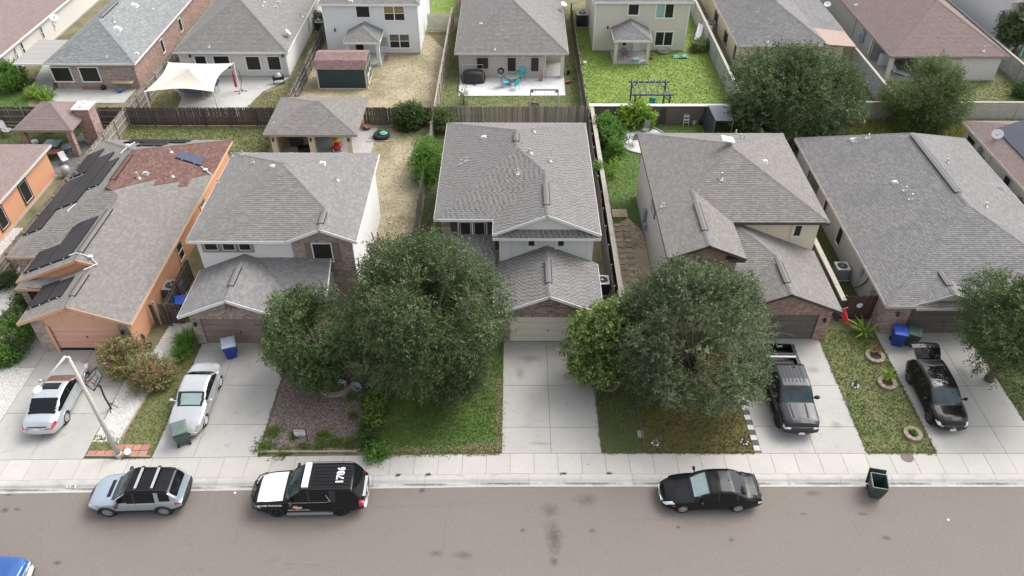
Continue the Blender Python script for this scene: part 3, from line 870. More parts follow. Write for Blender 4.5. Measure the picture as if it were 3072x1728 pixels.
h3.roof([f_l, f_f, f_r, f_b, g_l, g_r], M_SH_TAB, M_WHITE,
  eaves=[((px0, yf, Z2), (gx0, yf, Z2)), ((px0, yf, Z2), (px0, yb, Z2)), ((px1, yg, Z2), (px1, yb, Z2)), ((px0, yb, Z2), (px1, yb, Z2)),
    ((gx0, yg, Z2), (gp, yg, zg)), ((gp, yg, zg), (gx1, yg, Z2)), ((gx0, yg, Z2), (gx0, yf, Z2))],
  caps=[((px0, yf, Z2), (xr, yf + 5.24, za)), ((gp, yg, zg), (gp, ygb, zg)), ((gp, ygb, zg), (xr, yf + 5.24, za)), ((xr, yf + 5.24, za), (xr, yb - 5.24, za)),
    ((px0, yb, Z2), (xr, yb - 5.24, za)), ((px1, yb, Z2), (xr, yb - 5.24, za))], style='tab', m_caps=M_SH_COOL, budget_caps=250, singles=300, rows=5)
h3.vent_strip((gp, 40.2, zg + .03), (gp, 42.7, zg + .03), M_SH_COOL); h3.vent_strip((xr, 46.6, za + .03), (xr, 47.7, za + .03), M_SH_COOL)
# gable face with its pent roof
h3.panel([(gx0 + .35, yg + .28, Z2), (gx1 - .35, yg + .28, Z2), (gp, yg + .28, zg - .15)], S, M_STUC_W, 'gable')
h3.roof([[(gx0, yg - .1, Z2 - .22), (gx1, yg - .1, Z2 - .22), (gx1 - .3, yg + .3, Z2 + .2), (gx0 + .3, yg + .3, Z2 + .2)]], M_SH_TAB, M_WHITE,
  eaves=[((gx0, yg - .1, Z2 - .22), (gx1, yg - .1, Z2 - .22))], style='tab')
# garage roof
ga0, ga1, gy0 = -1.22, 5.38, 34.6; gm = (ga0 + ga1) / 2; gz = Z1 + pt * (ga1 - ga0) / 2
h3.roof([[(ga0, gy0, Z1), (gm, gy0, gz), (gm, 39.5, gz), (ga0, 39.5, Z1)], [(ga1, gy0, Z1), (gm, gy0, gz), (gm, 39.5, gz), (ga1, 39.5, Z1)]], M_SH_TAB, M_WHITE,
  eaves=[((ga0, gy0, Z1), (gm, gy0, gz)), ((gm, gy0, gz), (ga1, gy0, Z1)), ((ga0, gy0, Z1), (ga0, 39.4, Z1)), ((ga1, gy0, Z1), (ga1, 39.4, Z1))],
  caps=[((gm, gy0, gz), (gm, 39.45, gz))], style='tab', m_caps=M_SH_COOL)
h3.vent_strip((gm, 35.8, gz + .03), (gm, 37.9, gz + .03), M_SH_COOL)
# porch roof on the left
h3.roof([[(px0 + .1, 38.35, Z1), (ga0 - .02, 38.35, Z1), (ga0 - .02, 41.1, Z1 + 1.2), (px0 + .1, 41.1, Z1 + 1.2)]], M_SH_TAB, M_WHITE,
  eaves=[((px0 + .1, 38.35, Z1), (ga0, 38.35, Z1)), ((px0 + .1, 38.35, Z1), (px0 + .1, 41.1, Z1 + 1.2))], style='tab')
bud = [300]
gable = [(-.85, 35.0, 0), (4.98, 35.0, 0), (4.98, 35.0, 2.6), (gm, 35.0, gz - .2), (-.85, 35.0, 2.6)]
w3 = brick_wall(h3, gable, 'S', M_BRICK, [((-.25, 35, -1), (4.45, 35, 2.15)), ((-.3, 35, 2.15), (4.5, 35, 2.37))], bud, (-.25, 4.45, 2.15))
soldier(h3, 'S', 34.985, -.3, 4.5, 2.15, M_BRICK)
h3.garage(35.08, -.25, 4.45, 2.1, M_DOOR_CR, M_WHITE)
for k in range(-3, 4):       # herringbone emblem above the door
 b = MB(); c = gm + k * .17
 b.beam((c - .08, 34.975, 2.95), (c + .08, 34.975, 3.13 if k % 2 else 2.95), .03, .06, (0, 1, 0)); b.beam((c - .08, 34.975, 3.05), (c + .08, 34.975, 3.23 if k % 2 else 3.05), .03, .06, (0, 1, 0))
 b.build('brick', M_BRICK_P, w3, world=True)
brick_wall(h3, rect('S', 41.1, -4.7, -.95, 2.6, Z2 - .05), 'S', M_BRICK, [(gy(1376, 718, 41.1), gy(1459, 660, 41.1))])
brick_wall(h3, rect('W', -.87, 35.0, 39.5, 0, 2.6), 'W', M_BRICK)
h3.wpx('S', 41.08, (1377, 717), (1459, 661), mull='vg', tw=.04, trim=M_TRIM_G, shutters=.45, sh_m=M_SHUT_D)
for a, e in (((1582, 740), (1607, 708)), ((1670.5, 740), (1695.5, 708))): h3.wpx('S', 39.49, a, e, mull='g', tw=.16, trim=M_STUC_W)
for x in (-.15, 1.55, 3.25, 4.6):
 b = MB(); b.bb(x - .015, x + .015, 39.485, 39.5, 2.9, 4.95); b.build('wall_joint', M_TRIM_G, h3.r, world=True)
for p in ((1553, 520, ), (1401, 484), (1386, 492), (1648, 484), (1600, 395)): h3.pipe(*p)
h3.hood(1452, 413); h3.pipe(1587, 458); h3.pipe(1590, 460);

# ------------------------------------------------------------------ second house (white stucco, brick gable on the right)
h2 = House('two_storey_house', 'two storey white stucco house with brick gable and taupe garage door', (-14.9, 43, 0)); H2 = h2
px0, px1, yf, yb = -20.15, -9.68, 38.33, 48.9; pt = .43; hw = (px1 - px0) / 2; xr = (px0 + px1) / 2; za = Z2 + pt * hw
gx0, gx1 = -13.98, px1; gp = (gx0 + gx1) / 2; zg = Z2 + pt * (gx1 - gx0) / 2; ygb = yf + (zg - Z2) / pt
h2.foundation(-19.75, -10.08, 38.75, 48.5)
h2.body(-19.75, -10.08, 38.75, 48.5, 0, Z2, M_STUC_W)
h2.body(-19.58, -14.22, 35.03, 38.75, 0, 2.62, M_MORTAR)
A, B = (xr, yf + hw, za), (xr, yb - hw + .1, za)
h2.roof([[(px0, yf, Z2), (px0, yb, Z2), B, A], [(px0, yf, Z2), (gx0, yf, Z2), (gp, ygb, zg), A], [(px1, yf, Z2), (px1, yb, Z2), B, A, (gp, ygb, zg), (gp, yf, zg)],
   [(px0, yb, Z2), (px1, yb, Z2), B], [(gx0, yf, Z2), (gp, yf, zg), (gp, ygb, zg)]], M_SH_GREY, M_WHITE,
  eaves=[((px0, yf, Z2), (gx0, yf, Z2)), ((px0, yf, Z2), (px0, yb, Z2)), ((px1, yf, Z2), (px1, yb, Z2)), ((px0, yb, Z2), (px1, yb, Z2)), ((gx0, yf, Z2), (gp, yf, zg)), ((gp, yf, zg), (gx1, yf, Z2))],
  caps=[((px0, yf, Z2), A), ((px0, yb, Z2), B), ((px1, yb, Z2), B), ((gp, yf, zg), (gp, ygb, zg)), ((gp, ygb, zg), A)], singles=300, rows=8)
h2.vent_strip((gp, 38.9, zg + .03), (gp, 40.1, zg + .03))
ga0, ga1, gy0 = -20.05, -13.9, 34.3; gm = (ga0 + ga1) / 2 + .05; gz = Z1 + pt * 3.05
pe = 36.35; px_ = -11.55; zp = Z1 + (38.75 - pe) * pt
h2.roof([[(ga0, gy0, Z1), (gm, gy0, gz), (gm, 38.75, gz), (ga0, 38.75, Z1)], [(ga1, gy0, Z1), (gm, gy0, gz), (gm, 38.75, gz), (ga1 - 2.4, 38.75, zp), (ga1, pe, Z1)],
   [(ga1, pe, Z1), (px_, pe, Z1), (px_, 38.75, zp), (ga1 - 2.4, 38.75, zp)]], M_SH_COOL, M_WHITE,
  eaves=[((ga0, gy0, Z1), (gm, gy0, gz)), ((gm, gy0, gz), (ga1, gy0, Z1)), ((ga0, gy0, Z1), (ga0, 38.7, Z1)), ((ga1, gy0, Z1), (ga1, pe, Z1)), ((ga1, pe, Z1), (px_, pe, Z1)), ((px_, pe, Z1), (px_, 38.7, zp))],
  caps=[((gm, gy0, gz), (gm, 38.7, gz))])
h2.vent_strip((gm, 35.6, gz + .03), (gm, 37.4, gz + .03), M_SH_COOL)
bud = [300]
gable = [(-19.6, 34.78, 0), (-14.2, 34.78, 0), (-14.2, 34.78, 2.6), (gm, 34.78, gz - .2), (-19.6, 34.78, 2.6)]
w2 = brick_wall(h2, gable, 'S', M_BRICK_P, [((-19.05, 34.8, -1), (-14.55, 34.8, 2.12)), ((-19.2, 34.8, 2.1), (-14.4, 34.8, 2.34))], bud, (-19.05, -14.55, 2.12))
soldier(h2, 'S', 34.765, -19.1, -14.5, 2.12, M_BRICK_P)
for i in range(5):
 for j in range(3):
  b = MB(); c = gm - .26 + i * .13; z = 3.0 + j * .14
  b.beam((c - .05, 34.755, z), (c + .05, 34.755, z + (.1 if i % 2 else -.1)), .03, .05, (0, 1, 0)); b.build('brick', M_BRICK, w2, world=True)
h2.garage(34.86, -19.05, -14.55, 2.07, M_DOOR_BR, M_TRIM_T)
brick_wall(h2, rect('W', -19.62, 34.8, 38.75, 0, 2.6), 'W', M_BRICK_P)
gb = [(-13.85, 38.73, 2.6), (-10.08, 38.73, 2.6), (-10.08, 38.73, Z2 - .05), (gp, 38.73, zg - .18), (-13.85, 38.73, Z2 - .05)]
brick_wall(h2, gb, 'S', M_BRICK_P, [(gy(942, 785, 38.73), gy(995, 727, 38.73))], [150])
brick_wall(h2, rect('S', 38.73, -11.6, -10.08, 0, 2.6), 'S', M_BRICK_P)
h2.wpx('S', 38.71, (945, 783), (992, 730), tw=.04, trim=M_WHITE, shutters=.42)
soldier(h2, 'S', 38.70, *sorted((gy(940, 727, 38.7).x, gy(985, 727, 38.7).x)), gy(960, 727, 38.7).z, M_BRICK_P)
for a, e in (((616, 750), (650, 729)), ((671, 750), (702, 729)), ((720, 750), (750, 729))): h2.wpx('S', 38.74, a, e, tw=.14, trim=M_TRIM_T)
h2.hood(818, 501); h2.hood(968, 491); h2.pipe(1010, 541); h2.pipe(760, 489); h2.pipe(800, 457); h2.pipe(728, 465); h2.pipe(655, 550); h2.pipe(697, 471)
h2.lamp(-19.35, 34.75, 1.75)

# ------------------------------------------------------------------ fourth house (cream walls, brick gables, dark trim)
h4 = House('two_storey_house', 'two storey cream stucco house with brick gables and dark brown roof trim', (14.6, 44, 0)); H4 = h4
px0, px1, yf, yb, yg = 9.17, 19.97, 40.45, 51.86, 36.7; pt = .417; hw = (px1 - px0) / 2; xr = (px0 + px1) / 2; za = Z2 + pt * hw
gx0, gx1 = 9.17, 13.85; gp = (gx0 + gx1) / 2; zg = Z2 + pt * (gx1 - gx0) / 2; ygb = yf + (zg - Z2) / pt
h4.foundation(9.57, 19.57, 40.85, 51.4); h4.foundation(9.57, 13.45, 37.1, 40.85)
h4.body(9.57, 19.57, 40.85, 51.4, 0, Z2, M_STUC_C); h4.body(9.57, 13.45, 37.1, 40.85, 0, Z2, M_STUC_SHADE); h4.body(9.555, 9.6, 37.1, 51.4, .18, Z2 - .01, M_STUC_SHADE)  # left walls skinned with the stucco that carries shade in its colour
h4.body(13.45, 19.33, 35.53, 40.85, 0, 2.62, M_MORTAR)
A, B = (xr, yf + hw, za), (xr, yb - hw, za)
h4.roof([[(px0, yg, Z2), (px0, yb, Z2), B, A, (gp, ygb, zg), (gp, yg, zg)], [(gx1, yf, Z2), (px1, yf, Z2), A, (gp, ygb, zg)], [(px1, yf, Z2), (px1, yb, Z2), B, A], [(px0, yb, Z2), (px1, yb, Z2), B],
   [(gx1, yg, Z2), (gp, yg, zg), (gp, ygb, zg), (gx1, yf, Z2)]], M_SH_WARM, M_TRIM_B,
  eaves=[((px0, yg, Z2), (px0, yb, Z2)), ((gx1, yf, Z2), (px1, yf, Z2)), ((px1, yf, Z2), (px1, yb, Z2)), ((px0, yb, Z2), (px1, yb, Z2)), ((gx0, yg, Z2), (gp, yg, zg)), ((gp, yg, zg), (gx1, yg, Z2)), ((gx1, yg, Z2), (gx1, yf, Z2))],
  caps=[((px1, yf, Z2), A), ((px0, yb, Z2), B), ((px1, yb, Z2), B), ((gp, yg, zg), (gp, ygb, zg)), ((gp, ygb, zg), A), (A, B)], singles=300, rows=5, m_caps=M_SH_COOL, budget_caps=200)
h4.vent_strip((gp, 38.2, zg + .03), (gp, 41.2, zg + .03), M_SH_WARM)
ga0, ga1, gy0 = 13.0, 19.72, 34.85; gm = (ga0 + ga1) / 2; gz = Z1 + pt * (ga1 - ga0) / 2
zt = Z1 + pt * (ga1 - 14.0); hy = 40.85 - (14.0 - gm) * -1 if False else 40.85 - (gm - 14.0)
h4.roof([[(ga1, gy0, Z1), (ga1, 40.85, Z1), (14.0, 40.85, zt), (gm, hy, gz), (gm, gy0, gz)],
   [(ga0, gy0, Z1), (gm, gy0, gz), (gm, hy, gz), (ga0, hy - (gm - ga0), Z1)],
   [(ga0, hy - (gm - ga0), Z1), (gm, hy, gz), (14.0, 40.85, zt), (ga0, 40.85, zt)]], M_SH_WARM, M_TRIM_B,
  eaves=[((ga1, gy0, Z1), (ga1, 40.8, Z1)), ((ga0, gy0, Z1), (gm, gy0, gz)), ((gm, gy0, gz), (ga1, gy0, Z1))], caps=[((gm, gy0, gz), (gm, hy, gz)), ((gm, hy, gz), (14.0, 40.85, zt))], m_caps=M_SH_COOL)
h4.vent_strip((gm, 35.9, gz + .03), (gm, 37.9, gz + .03), M_SH_WARM)
bud = [300]
gable = [(13.5, 35.28, 0), (19.35, 35.28, 0), (19.35, 35.28, 2.6), (gm, 35.28, gz - .2), (13.5, 35.28, 2.6)]
brick_wall(h4, gable, 'S', M_BRICK_R, [((14.1, 35.28, -1), (18.6, 35.28, 2.12)), ((14.0, 35.28, 2.1), (18.7, 35.28, 2.34))], bud, (14.1, 18.6, 2.12))
soldier(h4, 'S', 35.265, 14.0, 18.7, 2.12, M_BRICK_R)
h4.garage(35.36, 14.1, 18.6, 2.07, M_DOOR_DK, M_TRIM_B)
gb = [(9.6, 37.08, 2.2), (13.45, 37.08, 2.2), (13.45, 37.08, Z2 - .05), (gp, 37.08, zg - .18), (9.6, 37.08, Z2 - .05)]
brick_wall(h4, gb, 'S', M_BRICK_R, [(gy(2088, 835, 37.08), gy(2137, 780, 37.08))])
h4.wpx('S', 37.06, (2090, 832), (2135, 783), tw=.05, trim=M_TRIM_B)
soldier(h4, 'S', 37.05, *sorted((gy(2086, 780, 37.05).x, gy(2138, 780, 37.05).x)), gy(2110, 780, 37.05).z, M_BRICK_R)
for a, e in ((gx0 + .02, gx0 + 1.05), (gx1 - 1.05, gx1 - .02)):      # boxed eave returns of the gable
 b = MB(); b.bb(a, e, yg + .02, yg + .42, Z2 - .3, Z2 - .1); b.bb(a - .03, e + .03, yg - .02, yg + .44, Z2 - .1, Z2 - .05); b.build('eave_return', M_TRIM_B, h4.r, world=True)
h4.wpx('S', 40.84, (2377, 708), (2409, 675), tw=.17, trim=M_STUC_C)
h4.wpx('W', 9.55, (1958, 600), (1964, 655), tw=.06, trim=M_TRIM_B, mull='h')
for x in (14.6, 16.3, 18.0):
 b = MB(); b.bb(x - .012, x + .012, 40.835, 40.85, 3.3, 4.95); b.build('wall_joint', M_TRIM_G, h4.r, world=True)
h4.pipe(2163, 537, .5, .07); h4.pipe(1990, 620, .3); h4.hood(2294, 486); h4.pipe(2233, 417); h4.pipe(2222, 415); h4.pipe(2207, 402)
h4.lamp(18.98, 35.25, 1.75)

# ------------------------------------------------------------------ fifth house (one storey, long hip roof)
h5 = House('single_storey_house', 'single storey grey house with long hip roof and dark garage door', (29.4, 45, 0)); H5 = h5
px0, px1, yf, yb = 22.56, 36.2, 35.43, 55.8; xr = 29.38; hw = xr - px0; pt = .41; za = Z1 + pt * hw
h5.foundation(22.98, 35.8, 36.1, 55.3, .2)
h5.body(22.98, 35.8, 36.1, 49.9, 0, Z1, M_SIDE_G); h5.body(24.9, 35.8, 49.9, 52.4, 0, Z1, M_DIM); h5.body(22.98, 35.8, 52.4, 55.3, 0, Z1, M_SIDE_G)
A, B = (xr, yf + hw, za), (xr, 51.6, za)
h5.roof([[(px0, yf, Z1), (px0, yb, Z1), B, A], [(px0, yf, Z1), (px1, yf, Z1), A], [(px1, yf, Z1), (px1, yb, Z1), B, A], [(px0, yb, Z1), (px1, yb, Z1), B]], M_SH_COOL, M_TRIM_G,
  eaves=[((px0, yf, Z1), (px0, yb, Z1)), ((px0, yf, Z1), (px1, yf, Z1)), ((px1, yf, Z1), (px1, yb, Z1)), ((px0, yb, Z1), (px1, yb, Z1))],
  caps=[((px0, yf, Z1), A), ((px1, yf, Z1), A), ((px0, yb, Z1), B), ((px1, yb, Z1), B), (A, B)], singles=300, rows=7, budget_caps=220)
h5.vent_strip((xr, 43.6, za + .03), (xr, 51.3, za + .03), M_SH_COOL, .4)
# little gable over the garage with its pent strip
ga = g(2747, 915, Z1).x; gb_ = g(2952, 915, Z1).x; gm = (ga + gb_) / 2; zg = Z1 + pt * (gb_ - ga) / 2; yg = 35.5; ygb = yf + (zg - Z1) / pt
h5.roof([[(ga, yg, Z1 + .03), (gm, yg, zg + .03), (gm, ygb, zg + .03), (ga, yf + .12, Z1 + .03)], [(gb_, yg, Z1 + .03), (gm, yg, zg + .03), (gm, ygb, zg + .03), (gb_, yf + .12, Z1 + .03)]], M_SH_COOL, M_TRIM_G,
  eaves=[((ga, yg, Z1 + .03), (gm, yg, zg + .03)), ((gm, yg, zg + .03), (gb_, yg, Z1 + .03))], caps=[((gm, yg, zg + .03), (gm, ygb, zg + .03))])
h5.panel([(ga + .35, yg + .12, Z1 - .03), (gb_ - .35, yg + .12, Z1 - .03), (gm, yg + .12, zg - .12)], S, M_STUC_C, 'gable')
h5.roof([[(ga + .05, yg - .22, Z1 - .04), (gb_ - .05, yg - .22, Z1 - .04), (gb_ - .85, yg + .1, Z1 + .27), (ga + .85, yg + .1, Z1 + .27)]], M_SH_COOL, M_TRIM_G, eaves=[((ga, yg - .22, Z1 - .04), (gb_, yg - .22, Z1 - .04))])
h5.vent_strip((gm, 36.3, zg + .05), (gm, 37.8, zg + .05), M_SH_COOL)
bud = [300]
brick_wall(h5, rect('S', 35.83, 22.98, 30.5, 0, 2.62), 'S', M_BRICK_P, [((24.45, 35.8, -1), (29.2, 35.8, 2.12)), ((24.3, 35.8, 2.1), (29.3, 35.8, 2.34))], bud, (24.45, 29.2, 2.12))
soldier(h5, 'S', 35.815, 24.3, 29.3, 2.12, M_BRICK_P)
h5.garage(35.92, 24.45, 29.2, 2.07, M_DOOR_DK, M_TRIM_B)
brick_wall(h5, rect('W', 22.96, 35.85, 38.3, .2, 2.62), 'W', M_BRICK_P)
w5 = h5.panel(rect('W', 22.97, 38.3, 49.9, .2, Z1 - .02), W, M_SIDE_G); planks(rect('W', 22.97, 38.3, 49.9, .2, Z1 - .02), W, M_SIDE_G, w5)
w5 = h5.panel(rect('W', 22.97, 52.4, 55.3, .2, Z1 - .02), W, M_SIDE_G); planks(rect('W', 22.97, 52.4, 55.3, .2, Z1 - .02), W, M_SIDE_G, w5)
h5.wpx('W', 22.945, (2522, 676), (2517, 741), tw=.07, trim=M_TRIM_G); h5.wpx('W', 22.945, (2480, 594), (2474, 645), tw=.07, trim=M_TRIM_G)
b = MB(); b.bb(23.1, 23.2, 50.4, 52.0, 1.9, 2.6); b.build('blind', M_PLAST_W, h5.r, world=True)
for p in ((2564, 425), (2604, 415), (2605, 413), (2716, 572), (2841, 488), (2956, 620)): h5.pipe(*p)
h5.hood(2557, 420); h5.hood(2684, 548);
h5.pipe(2733, 598, .45, .06)
h5.lamp(23.6, 35.75, 1.8, M_TRIM_B)
b = MB(); b.tube([(22.93, 38.9, 2.5), (22.9, 39.1, 1.6), (22.9, 39.5, .9), (22.85, 39.8, .5), (22.6, 39.9, .35)], .035); b.build('cable_pipe', M_BLACK, h5.r, world=True)
b = MB(); b.box(22.9, 40.0, 1.7, .12, .3, .4); b.tube([(22.9, 40.0, 1.5), (22.9, 40.0, .4)], .02); b.build('disconnect_box', M_GREYM, h5.r, world=True)
for (yy, zz) in ((37.9, 1.2), (37.6, .9)):
 b = MB(); b.box(22.9, yy, zz, .1, .15, .18); b.build('outlet', M_GREYM, h5.r, world=True)

# ------------------------------------------------------------------ first house (orange, solar panels)
h1 = House('single_storey_house', 'single storey orange house with solar panels and partly red shingle roof', (-28, 44, 0)); H1 = h1
pt = .405; xR = -22.6; yb = 55.3
xg, xm, xl = -29.3, -31.23, -33.1; yg, ym, yl = 33.66, 37.5, 40.06
def apex(xe): c = (xe + xR) / 2; return c, Z1 + pt * (c - xe)
cg, zg = apex(xg); cm, zm = apex(xm); cl, zl = apex(xl)
ylr = yl + (zl - Z1) / pt; ybr = yb - (zl - Z1) / pt
y1 = ym + .0
h1.foundation(-28.8, -23.1, 34.4, 54.8, .15); h1.foundation(-32.7, -23.1, 40.5, 54.8, .15)
h1.body(-28.85, -23.05, 34.4, 40.5, 0, Z1, M_ORANGE); h1.body(-32.7, -23.05, 40.5, 54.8, 0, Z1, M_ORANGE)
# right slope as grey front part and red rear part (patched roof)
faces_grey = [[(xR, yg, Z1), (cg, yg, zg), (cg, ym, zg), (cm, ym, zm), (cm, yl + (zm - Z1) / pt, zm), (cl, ylr, zl), (cl, ybr, zl), (xR, yb, Z1)],
    [(xg, yg, Z1), (cg, yg, zg), (cg, ym, zg), (xg, ym, Z1)],
    [(xm, ym, Z1), (cm, ym, zm), (cm, yl + (zm - Z1) / pt, zm), (xm, yl, Z1)],
    [(xl, yl, Z1), (xm, yl, Z1), (cm, yl + (zm - Z1) / pt, zm), (cl, ylr, zl)],
    [(xl, yl, Z1), (cl, ylr, zl), (cl, ybr, zl), (xl, yb, Z1)],
    [(xl, yb, Z1), (xR, yb, Z1), (cl, ybr, zl)]]
r1 = h1.roof(faces_grey, M_SH_WARM, M_PEACH,
  eaves=[((xR, yg, Z1), (xR, yb, Z1)), ((xg, yg, Z1), (cg, yg, zg)), ((cg, yg, zg), (xR, yg, Z1)), ((xg, yg, Z1), (xg, ym, Z1)), ((xm, ym, Z1), (cm, ym, zm)), ((xm, ym, Z1), (xm, yl, Z1)),
    ((cm, ym, zm), (cg + .25, ym, zg + .03)), ((xl, yl, Z1), (xm, yl, Z1)), ((xl, yl, Z1), (xl, yb, Z1)), ((xl, yb, Z1), (xR, yb, Z1))],
  caps=[((cg, yg, zg), (cg, ym, zg)), ((cm, ym, zm), (cm, yl + (zm - Z1) / pt, zm)), ((xl, yl, Z1), (cl, ylr, zl)), ((cl, ybr, zl), (xl, yb, Z1))], singles=300, rows=7, budget_caps=200)
P_, n_ = frame_of(faces_grey[0])
if n_.z < 0: n_ = -n_
def on_right(zx, zy):                     # point of the right slope seen at a photo position
 d = Vector(_ray(zx, zy)); o = Vector((0, 0, CAM_H)); t = (Vector((xR, yg, Z1 + .03)) - o).dot(n_) / d.dot(n_); return o + d * t
bnd = [on_right(x / 3.22, 400 + y / 3.22) for x, y in ((1045, 535), (1085, 550), (1250, 500), (1380, 470), (1510, 440), (1480, 502), (1620, 482), (1750, 455), (1725, 515), (1800, 510), (1850, 430), (2070, 390))]
bnd[0].x = cl + .02; bnd[0].z = Z1 + .03 + pt * (xR - bnd[0].x); bnd[-1].x = xR - .02; bnd[-1].z = Z1 + .03 + pt * .02
red = bnd + [Vector((xR, yb, Z1 + .03)), Vector((cl, ybr, zl + .03))]
h1.roof([red], M_SH_RED, M_PEACH, caps=[((cl, ybr, zl + .03), (xR, yb, Z1 + .03)), (tuple(bnd[0]), (cl, ybr, zl + .03))], m_caps=M_SH_RED, thick=.03)
h1.vent_strip((cg, 34.6, zg + .03), (cg, 36.6, zg + .03), M_SH_WARM); h1.vent_strip((cm, 38.3, zm + .03), (cm, 43.0, zm + .03), M_SH_WARM); h1.vent_strip((cl, 46.0, zl + .03), (cl, 49.4, zl + .03), M_SH_RED)
# garage front
gable = [(-28.0, 34.08, 2.12), (-23.9, 34.08, 2.12), (-23.1, 34.08, 2.55), (cg, 34.08, zg - .15), (-28.8, 34.08, 2.55)]
h1.panel(gable, S, M_PEACH, 'gable')
for c in (cg - .9, cg + .9):
 b = MB(); b.bb(c - .02, c + .02, 34.06, 34.08, 2.3, zg - .5); b.build('batten', M_SALMON, h1.r, world=True)
b = MB(); b.bb(cg - .3, cg + .3, 34.05, 34.08, 3.0, 3.4); b.build('gable_vent', M_SALMON, h1.r, world=True)
brick_wall(h1, rect('S', 34.07, -28.85, -28.0, 0, 2.55), 'S', M_BRICK_P, (), [150]); brick_wall(h1, rect('S', 34.07, -23.75, -23.06, 0, 2.5), 'S', M_BRICK_P, (), [100])
brick_wall(h1, rect('W', -28.87, 34.1, 37.5, 0, 2.5), 'W', M_BRICK_P)
h1.garage(34.12, -27.85, -23.85, 2.1, M_SALMON, M_PEACH, .28)
b = MB(); b.bb(-28.05, -27.85, 34.0, 34.14, 0, 2.2); b.bb(-23.1, -22.98, 33.98, 34.1, 0, 2.6); b.build('corner_board', M_PEACH, h1.r, world=True)
h1.lamp(-23.5, 34.03, 1.75)
# porch on the left with its orange gable
h1.panel([(xm + .35, ym + .14, Z1 + .02), (xm + .6, ym + .14, Z1 - .5), (cg + .5, ym + .14, Z1 - .5), (cg + .7, ym + .14, zg - .45), (cm + .6, ym + .14, zm - .34), (cm, ym + .14, zm - .13)], S, M_ORANGE, 'gable')
h1.roof([[(xm + .1, ym - .5, Z1 - .12), (xg + .02, ym - .5, Z1 - .12), (xg + .9, ym + .12, Z1 + .3), (xm + .5, ym + .12, Z1 + .1)]], M_SH_WARM, M_PEACH, eaves=[((xm + .1, ym - .5, Z1 - .12), (xg, ym - .5, Z1 - .12))])
brick_wall(h1, rect('S', 37.3, -31.1, -30.65, 0, 2.5), 'S', M_BRICK_P); b = MB(); b.bb(-31.1, -30.65, 37.3, 37.75, 0, 2.5); b.build('column', M_BRICK_P, h1.r, world=True)
h1.body(-32.7, -28.85, 40.2, 40.5, 0, 2.5, M_SIDE_G, 'wall')
w1 = brick_wall(h1, rect('S', 40.18, -32.7, -31.4, 0, 2.5), 'S', M_BRICK_P)
h1.window('S', 40.16, -31.3, -30.1, .9, 2.3, trim=M_PEACH)
# lap siding on the right wall
w1 = h1.panel(rect('E', -23.04, 34.2, 54.8, .15, Z1 - .02), E, M_ORANGE); planks(rect('E', -23.04, 34.2, 54.8, .15, Z1 - .02), E, M_ORANGE, w1)
h1.wpx('E', -23.02, (538.8, 719), (542, 785), tw=.1, trim=M_PEACH, mull='h'); h1.wpx('E', -23.02, (610, 592), (602, 628), tw=.1, trim=M_PEACH, pane=M_GLASS)
for p in ((415, 535, .5, .09), (512, 457), (516, 530), ): h1.pipe(*p)
h1.hood(437, 521, m=M_GREYM); h1.pipe(232, 525, .3)

# ------------------------------------------------------------------ houses of the next street and at the edges
def hip(h, x0, x1, y0, y1, z, pt, m, mf, ov=.35, m_caps=None, singles=0, walls=None, rows=5):
 hw = (x1 - x0) / 2; xr = (x0 + x1) / 2; za = z + pt * hw; A, B = (xr, y0 + hw, za), (xr, y1 - hw, za)
 h.foundation(x0 + ov, x1 - ov, y0 + ov, y1 - ov, .15)
 h.roof([[(x0, y0, z), (x0, y1, z), B, A], [(x0, y0, z), (x1, y0, z), A], [(x1, y0, z), (x1, y1, z), B, A], [(x0, y1, z), (x1, y1, z), B]], m, mf,
   eaves=[((x0, y0, z), (x1, y0, z)), ((x0, y0, z), (x0, y1, z)), ((x1, y0, z), (x1, y1, z)), ((x0, y1, z), (x1, y1, z))],
   caps=[((x0, y0, z), A), ((x1, y0, z), A), (A, B)], m_caps=m_caps, singles=singles, rows=rows, budget_caps=120)
def siding(h, face, at, a, e, z0, z1, m, pitch=.2):
 q = rect(face, at, a, e, z0, z1); w = h.panel(q, NV[face], m); planks(q, NV[face], m, w, pitch); return w
def corner_boards(h, pts, z0, z1, m, t=.1):
 for (x, y) in pts:
  b = MB(); b.bb(x - t / 2, x + t / 2, y - t / 2, y + t / 2, z0, z1); b.build('corner_board', m, h.r, world=True)

# brick house, top left
hB = House('brick_house', 'brown brick house with blue grey hip roof and flat metal patio cover', (-40, 78, 0)); B_ = hB
hB.body(-44.1, -36.2, 70.05, 95, 0, Z1, M_MORTAR)
hip(hB, -44.45, -35.85, 69.7, 95.3, Z1, .58, M_SH_BLUE, M_WHITE)
brick_wall(hB, rect('S', 70.03, -44.1, -36.2, 0, Z1 - .05), 'S', M_BRICK_P, [(gy(165, 246, 70.03), gy(207, 200, 70.03)), (gy(249, 246, 70.03), gy(291, 200, 70.03))], [300])
brick_wall(hB, rect('E', -36.18, 70.05, 95, 0, Z1 - .05), 'E', M_BRICK_R)
hB.wpx('S', 70.0, (166.5, 244), (206.5, 202), tw=.07); hB.wpx('S', 70.0, (250.5, 244.5), (290, 202), tw=.07)
hB.wpx('E', -36.16, (484.5, 116), (489, 161), tw=.07); hB.wpx('E', -36.16, (538.8, 53), (542, 97), tw=.07)
hB.vent_strip((-40.15, 74.6, 5.25), (-40.15, 78.5, 5.25), M_SH_BLUE)
for p in ((341, 66, .5), (456, 26), (320, 170, .45)): hB.pipe(*p)
hB.hood(354, 86, .5); hB.hood(405, 16, .5); hB.hood(410, 161, .25); hB.pipe(412, 160, .2)
b = MB()
q = [(-47.35, 69.75, 2.62), (-44.5, 69.75, 2.62), (-44.5, 75.2, 2.72), (-47.35, 75.2, 2.72)]
